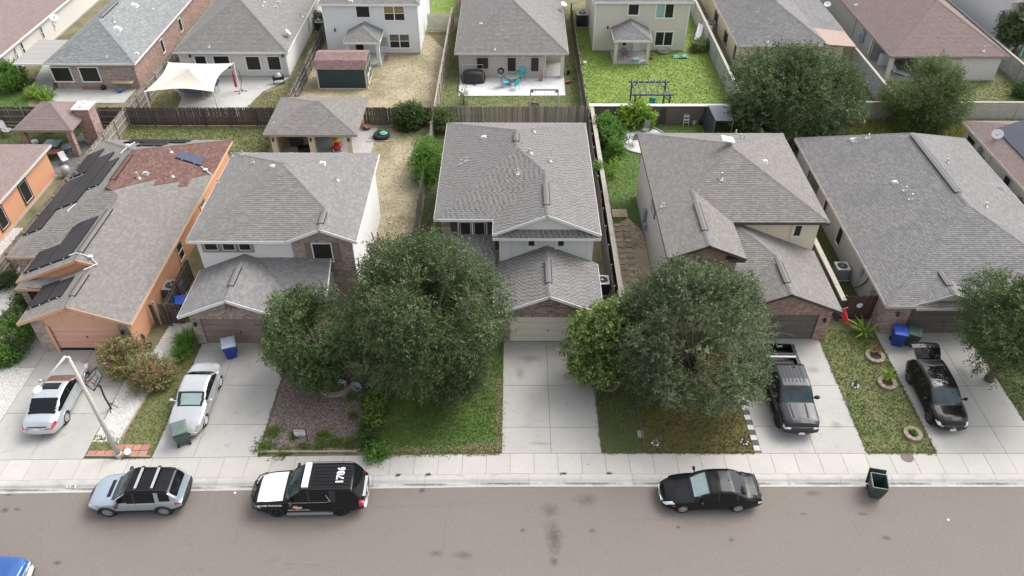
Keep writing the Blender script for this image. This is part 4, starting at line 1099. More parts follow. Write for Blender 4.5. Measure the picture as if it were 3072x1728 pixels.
b.slab(q, .09); pc = b.build('patio_cover', M_GREYM, hB.r, world=True)
for i in range(5):
 c = MB(); y0 = 69.75 + i * 1.09; c.slab([(-47.4, y0, 2.64 + i * .018), (-44.48, y0, 2.64 + i * .018), (-44.48, y0 + 1.07, 2.655 + i * .018), (-47.4, y0 + 1.07, 2.655 + i * .018)], .035)
 c.build('roof_panel', mat('metal_panel', (.31, .3, .285), (.34, .33, .31), 2, .5), pc, world=True)
for (x, y) in ((-47.2, 69.9), (-47.2, 75)):
 c = MB(); c.cyl((x, y, 0), (x, y, 2.6), .05); c.build('post', M_WHITE, hB.r, world=True)
c = MB(); c.bb(-47.4, -44.5, 69.68, 69.73, 2.5, 2.66); c.build('fascia', M_WHITE, hB.r, world=True)
sheet('patio', [g(140, 292), g(175, 262), g(425, 250), g(372, 308), g(180, 309)], .006, M_PATIO)
sheet('patio', [g(90, 262), g(133, 190), g(160, 190), g(160, 292), g(140, 290)], .009, M_PATIO)

# mauve roofed white house, far top left
hA = House('single_storey_house', 'white sided house with brown mauve roof in the far left corner', (-55, 80, 0))
hA.body(-60, -49.85, 72.3, 95, 0, Z1, M_SIDE_P)
hip(hA, -61, -49.4, 71.0, 95.4, Z1, .5, M_SH_MAUVE, M_WHITE)
siding(hA, 'E', -49.83, 72.3, 95, .15, Z1 - .05, M_SIDE_P); siding(hA, 'S', 72.28, -60, -49.85, .15, Z1 - .05, M_SIDE_P)
for a, e in (((38, 146), (58, 180)), ((58, 130), (78, 160)), ((117, 82), (135, 113)), ((152, 55), (167, 86))): hA.wpx('E', -49.81, a, e, tw=.08, mull='h')

# pale sided house with the shade sail
hC = House('single_storey_house', 'pale sided house with grey hip roof behind the shade sail', (-27.5, 80, 0))
hC.body(-32.75, -22.35, 72.7, 95, 0, Z1, M_SIDE_P)
hip(hC, -33.1, -22.0, 72.3, 95.4, Z1, .6, M_SH_GREY, M_WHITE)
siding(hC, 'S', 72.68, -32.75, -22.35, .15, Z1 - .05, M_SIDE_P); hC.panel(rect('E', -22.33, 72.7, 95, .15, Z1 - .05), E, M_STUC_W)
corner_boards(hC, ((-32.75, 72.68), (-22.35, 72.68)), .1, Z1 - .05, M_WHITE)
for a, e in (((588.5, 192), (615, 167.7)), ((647.5, 206), (685, 167.7)), ((743.8, 209.6), (776.4, 169)), ((808, 209.6), (837.6, 169))): hC.wpx('S', 72.65, a, e, tw=.09)
hC.wpx('E', -22.3, (922, 52), (930, 88), tw=.06)
for p in ((628, 140, .45), (905, 49, .45), (785, 17), (790, 5)): hC.pipe(*p)
hC.hood(835, 8, .3, m=M_GREYM); hC.hood(828, 22, .3, m=M_GREYM); hC.lamp(gy(568, 158, 72.6).x, 72.6, 2.2); hC.lamp(gy(848, 162, 72.6).x, 72.6, 2.25)
sheet('patio', [(-32.9, 72.7), (-22.3, 72.7), (-22.9, 71.2), (-24.2, 69.5), (-25.3, 64.2), (-31.0, 64.2), (-31.6, 68), (-32.9, 70)], .006, M_PATIO)

# white two storey house with the shed
def two_storey(label, x0, x1, y0, y1, m_side, m_sh, mf, wins, porch, side_face=None, m_other=None):
 h = House('two_storey_house', label, ((x0 + x1) / 2, (y0 + y1) / 2, 0))
 h.body(x0, x1, y0, y1, 0, Z2, m_other or m_side)
 hip(h, x0 - .32, x1 + .32, y0 - .3, y1 + .3, Z2, .45, m_sh, mf, .32)
 siding(h, 'S', y0 - .02, x0, x1, .15, Z2 - .08, m_side, .2)
 corner_boards(h, ((x0, y0 - .02), (x1, y0 - .02)), .1, Z2 - .05, M_WHITE, .13)
 for a, e, mu, pn in wins: h.wpx('S', y0 - .05, a, e, tw=.11, mull=mu, pane=pn)
 xa, xb, yp, zt = porch; xm_ = (xa + xb) / 2; z = 2.55; pk = z + .5 * (xb - xa) / 2
 hw = (xb - xa) / 2
 h.roof([[(xa, yp, z), (xb, yp, z), (xb - hw, yp + hw * .9, pk)], [(xa, yp, z), (xm_, yp + hw * .9, pk), (xm_, y0, pk), (xa, y0, z)], [(xb, yp, z), (xm_, yp + hw * .9, pk), (xm_, y0, pk), (xb, y0, z)]], m_sh, mf,
   eaves=[((xa, yp, z), (xb, yp, z)), ((xa, yp, z), (xa, y0, z)), ((xb, yp, z), (xb, y0, z))], caps=[((xa, yp, z), (xm_, yp + hw * .9, pk)), ((xb, yp, z), (xm_, yp + hw * .9, pk))])
 for x in (xa + .3, xb - .3):
  c = MB(); c.bb(x - .16, x + .16, yp + .25, yp + .57, 0, z - .1); o = c.build('column', m_side, h.r, world=True)
  planks(rect('S', yp + .24, x - .16, x + .16, 0, z - .15), S, m_side, o)
 c = MB(); c.bb(xa + .1, xb - .1, yp + .15, y0, -.05, .1); c.build('porch_slab', M_PATIO, h.r, world=True)
 return h
hD = two_storey('white two storey house with lap siding behind the dark shed', -19.4, -9.85, 78.2, 90, M_SIDE_W, M_SH_GREY, M_WHITE,
 [((1070.6, 52), (1107, 18), '', None), ((1154.4, 61), (1211, 18.6), 'vh', [M_SCREEN, mat('amber_glass', (.2, .15, .06), (.3, .24, .12), 4, .15), M_SCREEN, MATS['amber_glass']]), ((1171.5, 143), (1226.8, 102.5), 'vh', [M_SCREEN, M_GLASS])], (-17.1, -13.45, 75.0, 4))
hD.hood(1052, 3, .35); hD.lamp(-18.4, 78.1, 2.6); hD.wpx('S', 78.14, (1068, 152), (1090, 128), tw=.05)
b = MB(); p = gy(1153, 125, 78.13); b.bb(p.x - .33, p.x + .33, 78.1, 78.15, p.z - .45, p.z + .45); b.build('wall_plaque', mat('teal_art', (.1, .36, .33), (.5, .5, .4), 3, .6), hD.r, world=True)
hF = two_storey('cream two storey house with lap siding and small back porch', 8.24, 17.76, 78.93, 91, M_SIDE_C, M_SH_COOL, M_WHITE,
 [((1883.4, 45), (1918.4, 12.4), '', None), ((1965.7, 53.4), (2023.7, 11.8), 'v', [M_GLASS_B, M_SCREEN]), ((1963, 136), (2020, 95.7), 'v', None)], (9.95, 13.8, 75.55, 4))
hF.lamp(9.6, 78.85, 2.6)
b = MB(); a, e = gy(1897, 152, 78.88), gy(1920, 122, 78.88); b.bb(a.x, e.x, 78.84, 78.9, .1, e.z + .1)
o = b.build('door', M_WHITE, hF.r, world=True); b = MB(); b.bb(e.x - .12, e.x - .06, 78.8, 78.84, 1, 1.06); b.build('handle', M_DARKM, o, world=True)
hF.wpx('S', 78.88, (1866, 137), (1880, 124), tw=.06)

# central one storey house with the turquoise chairs
hE = House('single_storey_house', 'taupe sided house with grey hip roof behind the turquoise patio set', (-.3, 80, 0))
hE.body(-5.45, 3.0, 72.5, 95, 0, Z1, M_SIDE_T); hE.body(3.0, 4.85, 76.0, 95, 0, Z1, M_SIDE_T); hE.body(3.0, 4.8, 75.9, 76.0, 0, Z1, M_STUC_C)
hip(hE, -5.8, 5.2, 72.15, 95.4, Z1, .6, M_SH_GREY, M_TRIM_G)
siding(hE, 'S', 72.48, -5.45, 3.0, .12, Z1 - .05, M_SIDE_T)
b = MB(); b.bb(4.5, 4.85, 72.4, 72.75, 0, Z1 - .1); b.build('column', M_SIDE_C, hE.r, world=True)
b = MB(); b.bb(2.95, 3.05, 72.42, 76, 0, Z1 - .05); b.build('corner_board', M_TRIM_G, hE.r, world=True)
for a, e in (((1430.8, 206), (1465, 172)), ((1522.4, 214), (1548, 172.4)), ((1592, 214), (1617, 172.4))): hE.wpx('S', 72.45, a, e, tw=.1, trim=M_SIDE_T, frame=M_TRIM_T)
for p in ((1484, 148, .5), (1475, 40, .5)): hE.pipe(*p)
hE.hood(1443, 73, .3); hE.lamp(gy(1570, 175, 72.4).x, 72.45, 2.3, M_TRIM_G)
sheet('patio', [(-5.35, 68.55), (4.85, 68.65), (4.9, 72.5), (-5.4, 72.5)], .03, M_PATIO_W); b = MB(); b.bb(3.0, 4.9, 72.4, 76, -.02, .028); o = b.build('porch_slab', M_STUC_C, hE.r, world=True)

# yellow house, right
hG = House('single_storey_house', 'yellow sided house with grey hip roof behind the dense oak', (27.5, 82, 0))
hG.body(22.3, 32.6, 74.45, 95, 0, Z1, M_SIDE_Y)
hip(hG, 21.95, 31.0, 74.1, 95.3, Z1, .56, M_SH_COOL, M_SIDE_C)
hG.roof([[(30.0, 77.6, Z1 + .45), (33.6, 77.6, Z1 - .03), (33.6, 95, Z1 - .03), (30.0, 95, Z1 + .45)]], M_SH_COOL, M_SIDE_C, eaves=[((33.6, 77.6, Z1 - .03), (33.6, 95, Z1 - .03))])
b = MB(); b.slab([(30.6, 73.9, Z1 + .2), (33.6, 73.9, Z1 - .04), (33.6, 77.58, Z1 - .02), (30.0, 77.58, Z1 + .46)], .1); b.build('porch_roof', mat('tan_roll_roof', (.33, .25, .21), (.37, .285, .245), 3, .9), hG.r, world=True)
siding(hG, 'S', 74.43, 22.3, 32.6, .12, Z1 - .05, M_SIDE_Y); siding(hG, 'W', 22.28, 74.45, 95, .12, Z1 - .05, M_SIDE_Y)
corner_boards(hG, ((22.3, 74.43),), .1, Z1 - .05, M_SIDE_C)
hG.wpx('S', 74.4, (2326, 186), (2356, 149), tw=.1, trim=M_SIDE_C)
for a, e in (((2147, 31), (2150, 74)), ((2176, 90), (2178, 136)), ((2206, 136), (2203, 174))): hG.wpx('W', 22.25, a, e, tw=.06, trim=M_TRIM_B)
for p in ((2302, 124, .45), (2276, 35), (2202, 95), (2375, 4)): hG.pipe(*p)

# mauve roofed house, far right
hH = House('single_storey_house', 'grey sided house with mauve brown hip roof and open corner porch', (41.8, 80, 0))
hH.body(36.5, 47.05, 76.5, 95, 0, Z1, M_SIDE_G); hH.body(40.6, 47.05, 72.0, 76.5, 0, Z1, M_SIDE_G)
hip(hH, 36.07, 47.45, 71.6, 95.3, Z1, .58, M_SH_MAUVE, M_TRIM_T)
siding(hH, 'S', 71.98, 40.6, 47.05, .12, Z1 - .05, M_SIDE_P); siding(hH, 'W', 36.48, 76.5, 95, .12, Z1 - .05, M_SIDE_G); siding(hH, 'W', 40.58, 72.0, 76.5, .12, Z1 - .05, M_SIDE_T)
b = MB(); b.bb(36.4, 36.75, 71.95, 72.3, 0, Z1 - .1); b.build('column', M_SIDE_C, hH.r, world=True)
b = MB(); b.bb(36.3, 40.7, 71.8, 76.5, -.05, .09); b.build('porch_slab', mat('tan_concrete', (.42, .34, .26), (.47, .39, .31), 4, .9), hH.r, world=True)
for a, e in (((2568, 55), (2556, 107)), ((2617, 112), (2606, 168))): hH.wpx('W', 36.45, a, e, tw=.05, trim=M_TRIM_T, pane=M_SIDE_P)
hH.wpx('S', 71.95, (2778, 212), (2884, 178), tw=.05, trim=M_TRIM_T, pane=M_SIDE_P)
hH.pipe(2949, 152, .45); hH.hood(2568, 16, .3); hH.pipe(2930, 52, .3)
b = MB(); p = gx(2586, 125, 36.4); b.box(36.38, p.y, 1.5, .2, .5, 1.1); b.tube([(36.36, p.y + .4, 2.3), (36.36, p.y + .4, .6)], .05); b.box(36.36, p.y + .6, 1.2, .15, .4, .5); b.build('meter_box', M_BLUEM, hH.r, world=True)

# white two storey corner, top right
hI = House('two_storey_house', 'tall white sided house at the top right corner', (56, 88, 0))
hI.body(50.7, 62, 79.5, 96, 0, Z2, M_SIDE_P)
siding(hI, 'W', 50.68, 79.5, 96, .12, Z2, M_SIDE_W); siding(hI, 'S', 79.48, 50.7, 62, .12, Z2, M_SIDE_P)  # white siding; the front face goes darker beige to paint its shade
hip(hI, 50.3, 62.4, 79.1, 96.4, Z2, .5, M_SH_GREY, M_WHITE)
hI.window('S', 79.45, 52.9, 53.9, 1.0, 2.2, tw=.08)

# house at the left edge with orange wall
h0 = House('single_storey_house', 'orange sided house with mauve roof cut by the left edge', (-41, 46, 0))
h0.body(-45, -37.25, 37, 54.15, 0, Z1, M_ORANGE)
hip(h0, -45.4, -36.85, 36.6, 54.55, Z1, .45, M_SH_MAUVE, M_TRIM_G)
siding(h0, 'E', -37.23, 37, 54.15, .15, Z1 - .05, M_ORANGE)
for a, e in (((73, 537), (79, 612)), ((1, 618), (8, 692))): h0.wpx('E', -37.2, a, e, tw=.1, trim=M_SHUT_D, frame=M_WHITE)
# house at the right edge with solar panels
h6 = House('single_storey_house', 'pale sided house with solar panels cut by the right edge', (43, 50, 0))
h6.body(37.8, 47, 40, 58.3, 0, Z1, M_SIDE_P)
hip(h6, 37.3, 47.4, 39.6, 58.7, Z1, .42, M_SH_MAUVE, M_SIDE_C)
siding(h6, 'W', 37.78, 40, 58.3, .12, Z1 - .05, M_SIDE_P)
for a, e in (((2907, 402), (2915, 457)), ((3019, 522), (3014, 585))): h6.wpx('W', 37.75, a, e, tw=.09, trim=M_SIDE_C, mull='h')
p = gx(2935, 492, 37.7)
b = MB(); b.box(37.62, p.y + .4, 1.5, .22, .45, .95); b.cyl((37.6, p.y + .4, 1.9), (37.6, p.y + .4, 2.5), .05); b.build('meter_box', M_BLUEM, h6.r, world=True)
b = MB(); b.box(37.66, p.y - .2, 1.35, .16, .4, .5); b.cyl((37.55, p.y - .2, 1.4), (37.5, p.y - .2, 1.4), .12); b.box(37.66, p.y - .9, 1.2, .16, .35, .6); b.tube([(37.62, p.y - 1.2, 2.6), (37.62, p.y - 1.2, 1.4)], .03); b.build('meter', M_GREYM, h6.r, world=True)

# ------------------------------------------------------------------ fences
M_FW_GREY = mat('fence_grey', (.155, .135, .118), (.22, .195, .17), 3, .95, .3, 30, rnd='obj', c3=(.3, .27, .235), stretch=(6, 6, .7))
M_FW_DARK = mat('fence_dark', (.065, .055, .05), (.1, .085, .075), 3, .95, .3, 30, rnd='obj', c3=(.14, .12, .108), stretch=(6, 6, .7))
M_FW_PALE = mat('fence_pale', (.24, .215, .185), (.32, .285, .245), 3, .95, .3, 30, rnd='obj', c3=(.4, .365, .315), stretch=(6, 6, .7))
M_FW_MIX = mat('fence_streaked', (.12, .1, .09), (.22, .19, .165), 3, .95, .3, 30, rnd='obj', c3=(.33, .3, .27), stretch=(6, 6, .7))
M_FW_STAIN = mat('fence_stained', (.05, .03, .027), (.07, .042, .038), 3, .8, .2, 30, rnd='obj', c3=(.085, .052, .046), stretch=(6, 6, .7))
_pk = {}
def fence(p0, p1, label, m, h=1.8, side=1, rails=True, post=2.4, pw=.14, group=None, name='wood_fence', m_rail=None, cap=False, wob=0.0):
 p0, p1 = Vector((p0[0], p0[1], 0)), Vector((p1[0], p1[1], 0)); d = p1 - p0; L = d.length; d.normalize(); nv = Vector((-d.y, d.x, 0)) * side
 t = thing(name, label, 'fence', tuple((p0 + p1) / 2), 0, group); c = (p0 + p1) / 2; a = math.atan2(d.y, d.x)
 n = int(L / (pw + .008)); st = L / n
 for i in range(n):
  k = random.randrange(4); key = (m.name, k, pw, h)
  if key not in _pk:
   hh = h + (-.04, 0, .02, .035)[k]; b = MB(); w = pw / 2
   b.extr([(-w, 0, .03), (w, 0, .03), (w, 0, hh - .05), (w - .035, 0, hh), (-w + .035, 0, hh), (-w, 0, hh - .05)], (0, .02, 0))
   _pk[key] = b.mesh('picket', m, fix=True)
  o = bpy.data.objects.new('picket', _pk[key]); q = p0 + d * ((i + .5) * st) - c + nv * (wob * math.sin(i * .09) + random.uniform(-.006, .006))
  o.location = q; o.rotation_euler = (random.gauss(0, .006), random.gauss(0, .007), a + random.gauss(0, .02)); link(o, t)
 if rails:
  for z in (.35, h / 2, h - .3):
   b = MB(); b.beam(p0 + nv * .05 + Vector((0, 0, z)), p1 + nv * .05 + Vector((0, 0, z)), .04, .09); b.build('rail', m_rail or m, t, world=True)
  k = int(L / post) + 1
  for i in range(k + 1):
   q = p0 + d * (L * i / k) + nv * .11; b = MB(); b.box(q.x, q.y, h / 2 - .02, .09, .09, h - .04, a); b.build('post', m_rail or m, t, world=True)
 if cap:
  b = MB(); b.beam(p0 + Vector((0, 0, h + .02)), p1 + Vector((0, 0, h + .02)), .12, .04); b.build('top_cap', m_rail or m, t, world=True)
 return t
fence((-34.55, 37.2), (-34.45, 62.55), 'weathered picket fence along the left side of the orange house', M_FW_GREY, side=-1, m_rail=M_FW_PALE)
fence((-34.4, 62.65), (-20.7, 62.65), 'dark picket back fence behind the orange house lawn', M_FW_DARK, side=-1, m_rail=M_FW_DARK)
fence((-48, 62.7), (-34.6, 62.7), 'dark back fence behind the brick chimney pavilion', M_FW_DARK, side=-1, m_rail=M_FW_GREY)
fence((-34.45, 62.9), (-34.0, 88), 'weathered fence between the brick house and the shade sail yard', M_FW_GREY, side=-1, m_rail=M_FW_PALE)
fence((-20.6, 62.9), (-20.55, 88), 'dark fence between the shade sail yard and the shed', M_FW_DARK, side=-1, m_rail=M_FW_GREY)
fence((-20.6, 62.7), (-7.2, 62.7), 'almost black picket back fence behind the tan pavilion', M_FW_DARK, side=1)
fence((-7.1, 62.9), (-7.0, 86.5), 'leaning pale topped fence right of the white house yard', M_FW_PALE, side=-1, cap=True, m_rail=M_FW_PALE, wob=.1)
fence((-7.0, 62.7), (6.45, 62.75), 'streaked grey picket back fence behind the middle house', M_FW_MIX, side=1, h=1.9)
fence((6.42, 62.95), (6.35, 88), 'dark fence between the turquoise patio and the bright lawn', M_FW_DARK, side=-1, m_rail=M_FW_GREY)
fence((-7.15, 41.5), (-7.1, 62.5), 'weathered side fence left of the middle house', M_FW_MIX, side=1, m_rail=M_FW_PALE)
fence((6.35, 36.2), (6.4, 62.6), 'dark wooden side fence right of the middle house', M_FW_DARK, side=-1, m_rail=M_FW_GREY, wob=.08)
fence((-22.0, 41), (-21.95, 36.4), 'short dark fence between the orange house and the white stucco house', M_FW_DARK, side=1)
# white slatted gate beside the white house
t = thing('wood_gate', 'pale slatted gate with diagonal brace beside the white house', 'gate', (-8.2, 84, 0))
for i in range(14):
 b = MB(); b.bb(-9.55 + i * .19, -9.55 + i * .19 + .17, 84, 84.03, .1, 2.0); b.build('slat', M_SIDE_C, t, world=True)
b = MB(); b.beam((-9.5, 83.97, 1.7), (-7.0, 83.97, .5), .03, .14, (0, 1, 0)); b.build('brace', M_SIDE_P, t, world=True)
for z in (.3, 1.8):
 b = MB(); b.bb(-9.55, -6.95, 83.95, 83.99, z - .07, z + .07); b.build('rail', M_SIDE_P, t, world=True)
lawn([(-9.8, 84.3), (-7, 84.3), (-7, 95), (-9.8, 95)], G_BRIGHT, 'bright', 20, 'bit of bright lawn behind the slatted gate')

# stained gate between the fourth and fifth house
fence((20.95, 37.15), (22.9, 37.15), 'dark stained wooden gate between the brown trimmed house and the grey house', M_FW_STAIN, side=1, h=2.0, rails=True, post=3, name='wood_gate')
b = MB(); b.lathe([(.0, -.02), (.16, -.02), (.2, 0), (.16, .02), (0, .02)], 12, (21.9, 37.1, 1.25), 'Y'); b.top('gate_ornament', M_PLAST_W, 'small white ornament on the dark stained gate', 'ornament')
# rough gate between the first and second house
t = thing('wood_gate', 'rough dark wooden gate with black hinges beside the orange house', 'gate', (-21.6, 36.6, 0))
for i in range(9):
 b = MB(); x = -22.35 + i * .15; b.bb(x, x + .14, 36.55, 36.58, .08, 1.75 + random.uniform(-.03, .03)); b.build('board', M_FW_DARK, t, world=True)
for z in (.5, 1.4):
 b = MB(); b.beam((-21.5, 36.53, z), (-21.1, 36.53, z), .03, .06, (0, 1, 0)); b.build('hinge', M_BLACK, t, world=True)
b = MB(); b.bb(-22.62, -22.5, 36.5, 36.6, 0, 1.95); b.build('post', M_FW_PALE, t, world=True)
b = MB(); b.bb(-22.9, -22.66, 36.5, 36.54, 0, 1.7); b.build('board', M_FW_DARK, t, world=True)

# ------------------------------------------------------------------ masonry walls
M_CMU = mat('concrete_block', (.27, .28, .29), (.33, .34, .345), 6, .95, .4, 50, rnd='attr', c3=(.42, .43, .44), rndamt=.8)
M_CMU_P = mat('pale_block', (.40, .39, .375), (.46, .45, .435), 6, .95, .4, 50, rnd='attr', c3=(.53, .52, .51), rndamt=.8)
M_CAPST = mat('cap_stone', (.34, .31, .275), (.42, .385, .34), 5, .9, .2, 40, big=(2, (.25, .225, .2), .5, .7, .6))
M_WALLBR = mat('wall_brown', (.125, .105, .1), (.145, .122, .115), 5, .85, .2, 60)
M_WALLDK = mat('wall_dark', (.055, .045, .042), (.07, .058, .053), 5, .85)
def block_wall(p0, p1, label, face, h=1.8, m=M_CMU, th=.2, piers=4.0, bud=150):
 p0, p1 = Vector((p0[0], p0[1], 0)), Vector((p1[0], p1[1], 0)); d = (p1 - p0); L = d.length; d.normalize()
 t = thing('block_wall', label, 'wall', tuple((p0 + p1) / 2))
 b = MB(); b.beam(p0 + Vector((0, 0, h / 2)), p1 + Vector((0, 0, h / 2)), th, h); b.build('core', M_MORTAR if m is not M_CMU else mat('block_mortar', (.34, .345, .35), (.38, .385, .39), 6, .95), t, world=True)
 b = MB(); b.beam(p0 + Vector((0, 0, h + .03)), p1 + Vector((0, 0, h + .03)), th + .06, .08); b.build('coping', M_CAPST, t, world=True)
 for fc in face:
  nv = Vector(NV[fc])
  if fc == 'S': q = rect('S', p0.y - th / 2 - .002, p0.x, p1.x, 0, h)
  elif fc == 'W': q = [(p1.x - th / 2 - .002, p1.y, 0), (p0.x - th / 2 - .002, p0.y, 0), (p0.x - th / 2 - .002, p0.y, h), (p1.x - th / 2 - .002, p1.y, h)]
  else: q = [(p0.x + th / 2 + .002, p0.y, 0), (p1.x + th / 2 + .002, p1.y, 0), (p1.x + th / 2 + .002, p1.y, h), (p0.x + th / 2 + .002, p0.y, h)]
  P, n = frame_of(q)
  bricks(q, n if n.dot(nv) > 0 else -n, m, t, [bud], bw=.39, bh=.19)
 k = int(L / piers)
 for i in range(k + 1):
  q = p0 + d * (L * i / max(k, 1)); b = MB(); b.box(q.x, q.y, h / 2, .32 if face[0] != 'S' else .4, .4 if face[0] != 'S' else .32, h, 0); b.build('pier', m, t, world=True)
 return t
block_wall((20.45, 63.3), (20.5, 92), 'grey block wall right of the bright green lawn', 'W')
block_wall((34.35, 63.9), (34.2, 92), 'grey block wall between the yellow house and the mauve roofed house', 'WE')
block_wall((49.3, 64), (49.2, 92), 'grey block wall at the far right', 'W')
block_wall((20.6, 63.8), (49.2, 63.8), 'pale block back wall behind the fifth house', 'S', m=M_CMU_P, bud=250)
# brown stucco wall behind the fourth house
t = thing('garden_wall', 'brown panelled garden wall with white coping behind the brown trimmed house', 'wall', (13.6, 63.2, 0))
b = MB(); b.bb(6.7, 20.4, 63.1, 63.3, 0, 1.75); b.build('wall', M_WALLDK, t, world=True)
b = MB(); b.bb(6.6, 20.4, 63.0, 63.4, 1.75, 1.85); b.build('coping', M_STUC_W, t, world=True)
xs = [6.9, 13.0, 13.5, 16.9, 17.3, 20.3]
for a, e in ((7.0, 12.9), (13.5, 16.8), (17.4, 20.3)):
 b = MB(); b.bb(a, e, 63.06, 63.12, .05, 1.6); b.build('panel', M_WALLBR, t, world=True)
# low wall with pale coping between third and fourth lots
t = thing('garden_wall', 'dark side wall with pale coping left of the stepping stone path', 'wall', (6.85, 50, 0))
b = MB(); b.bb(6.72, 6.92, 36.3, 63.0, 0, 1.72); b.build('wall', M_WALLBR, t, world=True)
for i in range(18):
 b = MB(); y = 36.3 + i * 1.483; b.bb(6.66, 6.99, y, y + 1.475, 1.72, 1.8 + random.uniform(0, .012)); b.build('coping_stone', M_CAPST, t, world=True)
t = thing('garden_wall', 'dark brown side wall with pale coping right of the brown trimmed house', 'wall', (20.8, 46, 0))
b = MB(); b.bb(20.65, 20.85, 37.0, 63.0, 0, 1.72); b.build('wall', M_WALLDK, t, world=True)
for i in range(17):
 b = MB(); y = 37.0 + i * 1.53; b.bb(20.6, 20.92, y, y + 1.52, 1.72, 1.8 + random.uniform(0, .012)); b.build('coping_stone', M_CAPST, t, world=True)

# ------------------------------------------------------------------ back gardens
lawn([(-34.3, 55.9), (-21, 55.9), (-21, 62.5), (-34.3, 62.5)], G_MIX, 'mix', 50, 'mixed green back lawn behind the orange house', h=.1, w=.02)
lawn([(-20.4, 55), (-7.3, 40), (-7.3, 62.5), (-20.4, 62.5)], G_DRY, 'dry', 45, 'dry straw coloured lawn beside the tan pavilion', h=.06, w=.01)
lawn([(-9.6, 38.6), (-7.3, 38), (-7.3, 48), (-9.6, 48)], G_DRY, 'dry', 45, 'dry lawn beside the white stucco house', z=.008, h=.06, w=.01)
lawn([(-7.0, 40), (-5, 40), (-5, 62.5), (-7, 62.5)], G_SHADE, 'mix', 40, 'narrow dark side lawn left of the middle house')
lawn([(-20.4, 63), (-7.3, 63), (-7.3, 79), (-9.8, 84), (-20.4, 84)], G_DRY, 'dry', 40, 'bare straw coloured lawn behind the shed', h=.06, w=.01)
lawn([(-34, 63), (-20.9, 63), (-20.9, 85), (-22.2, 85), (-22.2, 70.5), (-24.3, 68.8), (-25.4, 64.1), (-31.0, 64.1), (-31.8, 68.5), (-34, 71)], G_MIX, 'dry', 40, 'yellowing grass round the shade sail patio', h=.12, w=.02)
lawn([(-6.8, 63), (6.2, 63), (6.2, 85), (4.9, 85), (4.9, 68.6), (-5.4, 68.5), (-5.4, 85), (-6.8, 85)], G_MIX, 'mix', 40, 'patchy lawn round the pale patio')
lawn([(6.6, 63.4), (20.3, 63.4), (20.3, 90), (17.8, 90), (17.8, 78.9), (8.2, 78.9), (8.2, 90), (6.6, 90)], G_BRIGHT, 'bright', 60, 'bright green lawn of the cream house', h=.1, w=.012)
lawn([(7.0, 44.5), (9.5, 44.5), (9.5, 52), (20.4, 52), (20.4, 63), (7, 63)], G_LUSH, 'mix', 40, 'green back lawn of the brown trimmed house', holes=[[(g(1925, 418).x + 2.2 * math.cos(a * .2618), g(1925, 418).y + 2.5 * math.sin(a * .2618)) for a in range(24)]])
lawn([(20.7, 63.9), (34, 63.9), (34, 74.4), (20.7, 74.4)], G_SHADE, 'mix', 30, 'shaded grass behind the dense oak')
lawn([(34.6, 64), (49, 64), (49, 71.9), (34.6, 71.9)], G_MIX, 'mix', 40, 'grass before the mauve roofed house')
lawn([(21, 56.2), (49, 56.2), (49, 63.6), (21, 63.6)], G_MIX, 'tall', 60, 'tall yellow green grass behind the fifth house', h=.4, w=.02)
lawn([(36.4, 36), (37.7, 36), (37.7, 58), (36.4, 58)], G_SHADE, 'mix', 40, 'grass gap left of the right edge house')
lawn([(21.0, 37.3), (22.9, 37.3), (22.9, 56), (21.0, 56)], G_SHADE, 'mix', 40, 'dark green side strip left of the grey house')
lawn([(-50, 55.5), (-34.6, 55.5), (-34.6, 62.6), (-50, 62.6)], G_SHADE, 'mix', 30, 'shady grass round the chimney pavilion')
lawn([(-49.5, 63), (-34.7, 63), (-36.6, 64.7), (-44.0, 64.7), (-45.2, 66.2), (-47.0, 69.2), (-47.2, 72), (-49.5, 72)], G_LUSH, 'lush', 40, 'green grass by the brick house patio')
lawn([(-9.9, 48.5), (-7.3, 48.5), (-7.3, 38), (-9.9, 38.4)], G_DRY, 'dry', 30, 'dry side strip by the white wall', z=.012)
sheet('dirt_path', [(7.0, 36.5), (9.5, 37.2), (9.5, 46.6), (8.6, 48.5), (7.0, 47.0)], .012, M_DIRT)
sheet('dirt_path', [(-22.9, 36.7), (-20.1, 36.7), (-20.1, 55), (-22.9, 55)], .005, M_YARD)

# ------------------------------------------------------------------ trees and shrubs
def leaf_mat(name, a, c, tl=.3, rough=.6):
 m = mat(name, a, None, rough=rough, rnd='attr', c3=c, spec=.3)
 nt = m.node_tree; N, L = nt.nodes, nt.links
 b = N['Principled BSDF']; out = N['Material Output']
 t = N.new('ShaderNodeBsdfTranslucent'); mx = N.new('ShaderNodeMixShader'); mx.inputs[0].default_value = tl
 src = b.inputs['Base Color'].links[0].from_socket
 L.new(src, t.inputs['Color']); L.new(b.outputs[0], mx.inputs[1]); L.new(t.outputs[0], mx.inputs[2]); L.new(mx.outputs[0], out.inputs[0])
 return m
L_OAK = leaf_mat('leaf_oak', (0.042, 0.07, 0.026), (0.2, 0.25, 0.118))  # wide dark to pale range paints lit tips into the leaves
L_OAK2 = leaf_mat('leaf_oak_fresh', (0.05, 0.088, 0.03), (0.205, 0.275, 0.118))
L_LIVE = leaf_mat('leaf_live_oak', (0.055, 0.083, 0.037), (0.26, 0.31, 0.175))
L_GLOSS = leaf_mat('leaf_glossy', (0.087, 0.145, 0.032), (0.334, 0.406, 0.145), .2, .35)
L_DENSE = leaf_mat('leaf_dense', (0.060, 0.094, 0.036), (0.184, 0.242, 0.115))
L_ACAC = leaf_mat('leaf_acacia', (.075, .115, .04), (.24, .3, .115))
L_SHRUB = leaf_mat('leaf_shrub', (0.072, 0.167, 0.029), (0.189, 0.348, 0.065))
L_BRT = leaf_mat('leaf_bright', (0.160, 0.290, 0.043), (0.377, 0.522, 0.102))
L_DARK = leaf_mat('leaf_dark', (0.043, 0.087, 0.026), (0.123, 0.189, 0.058))
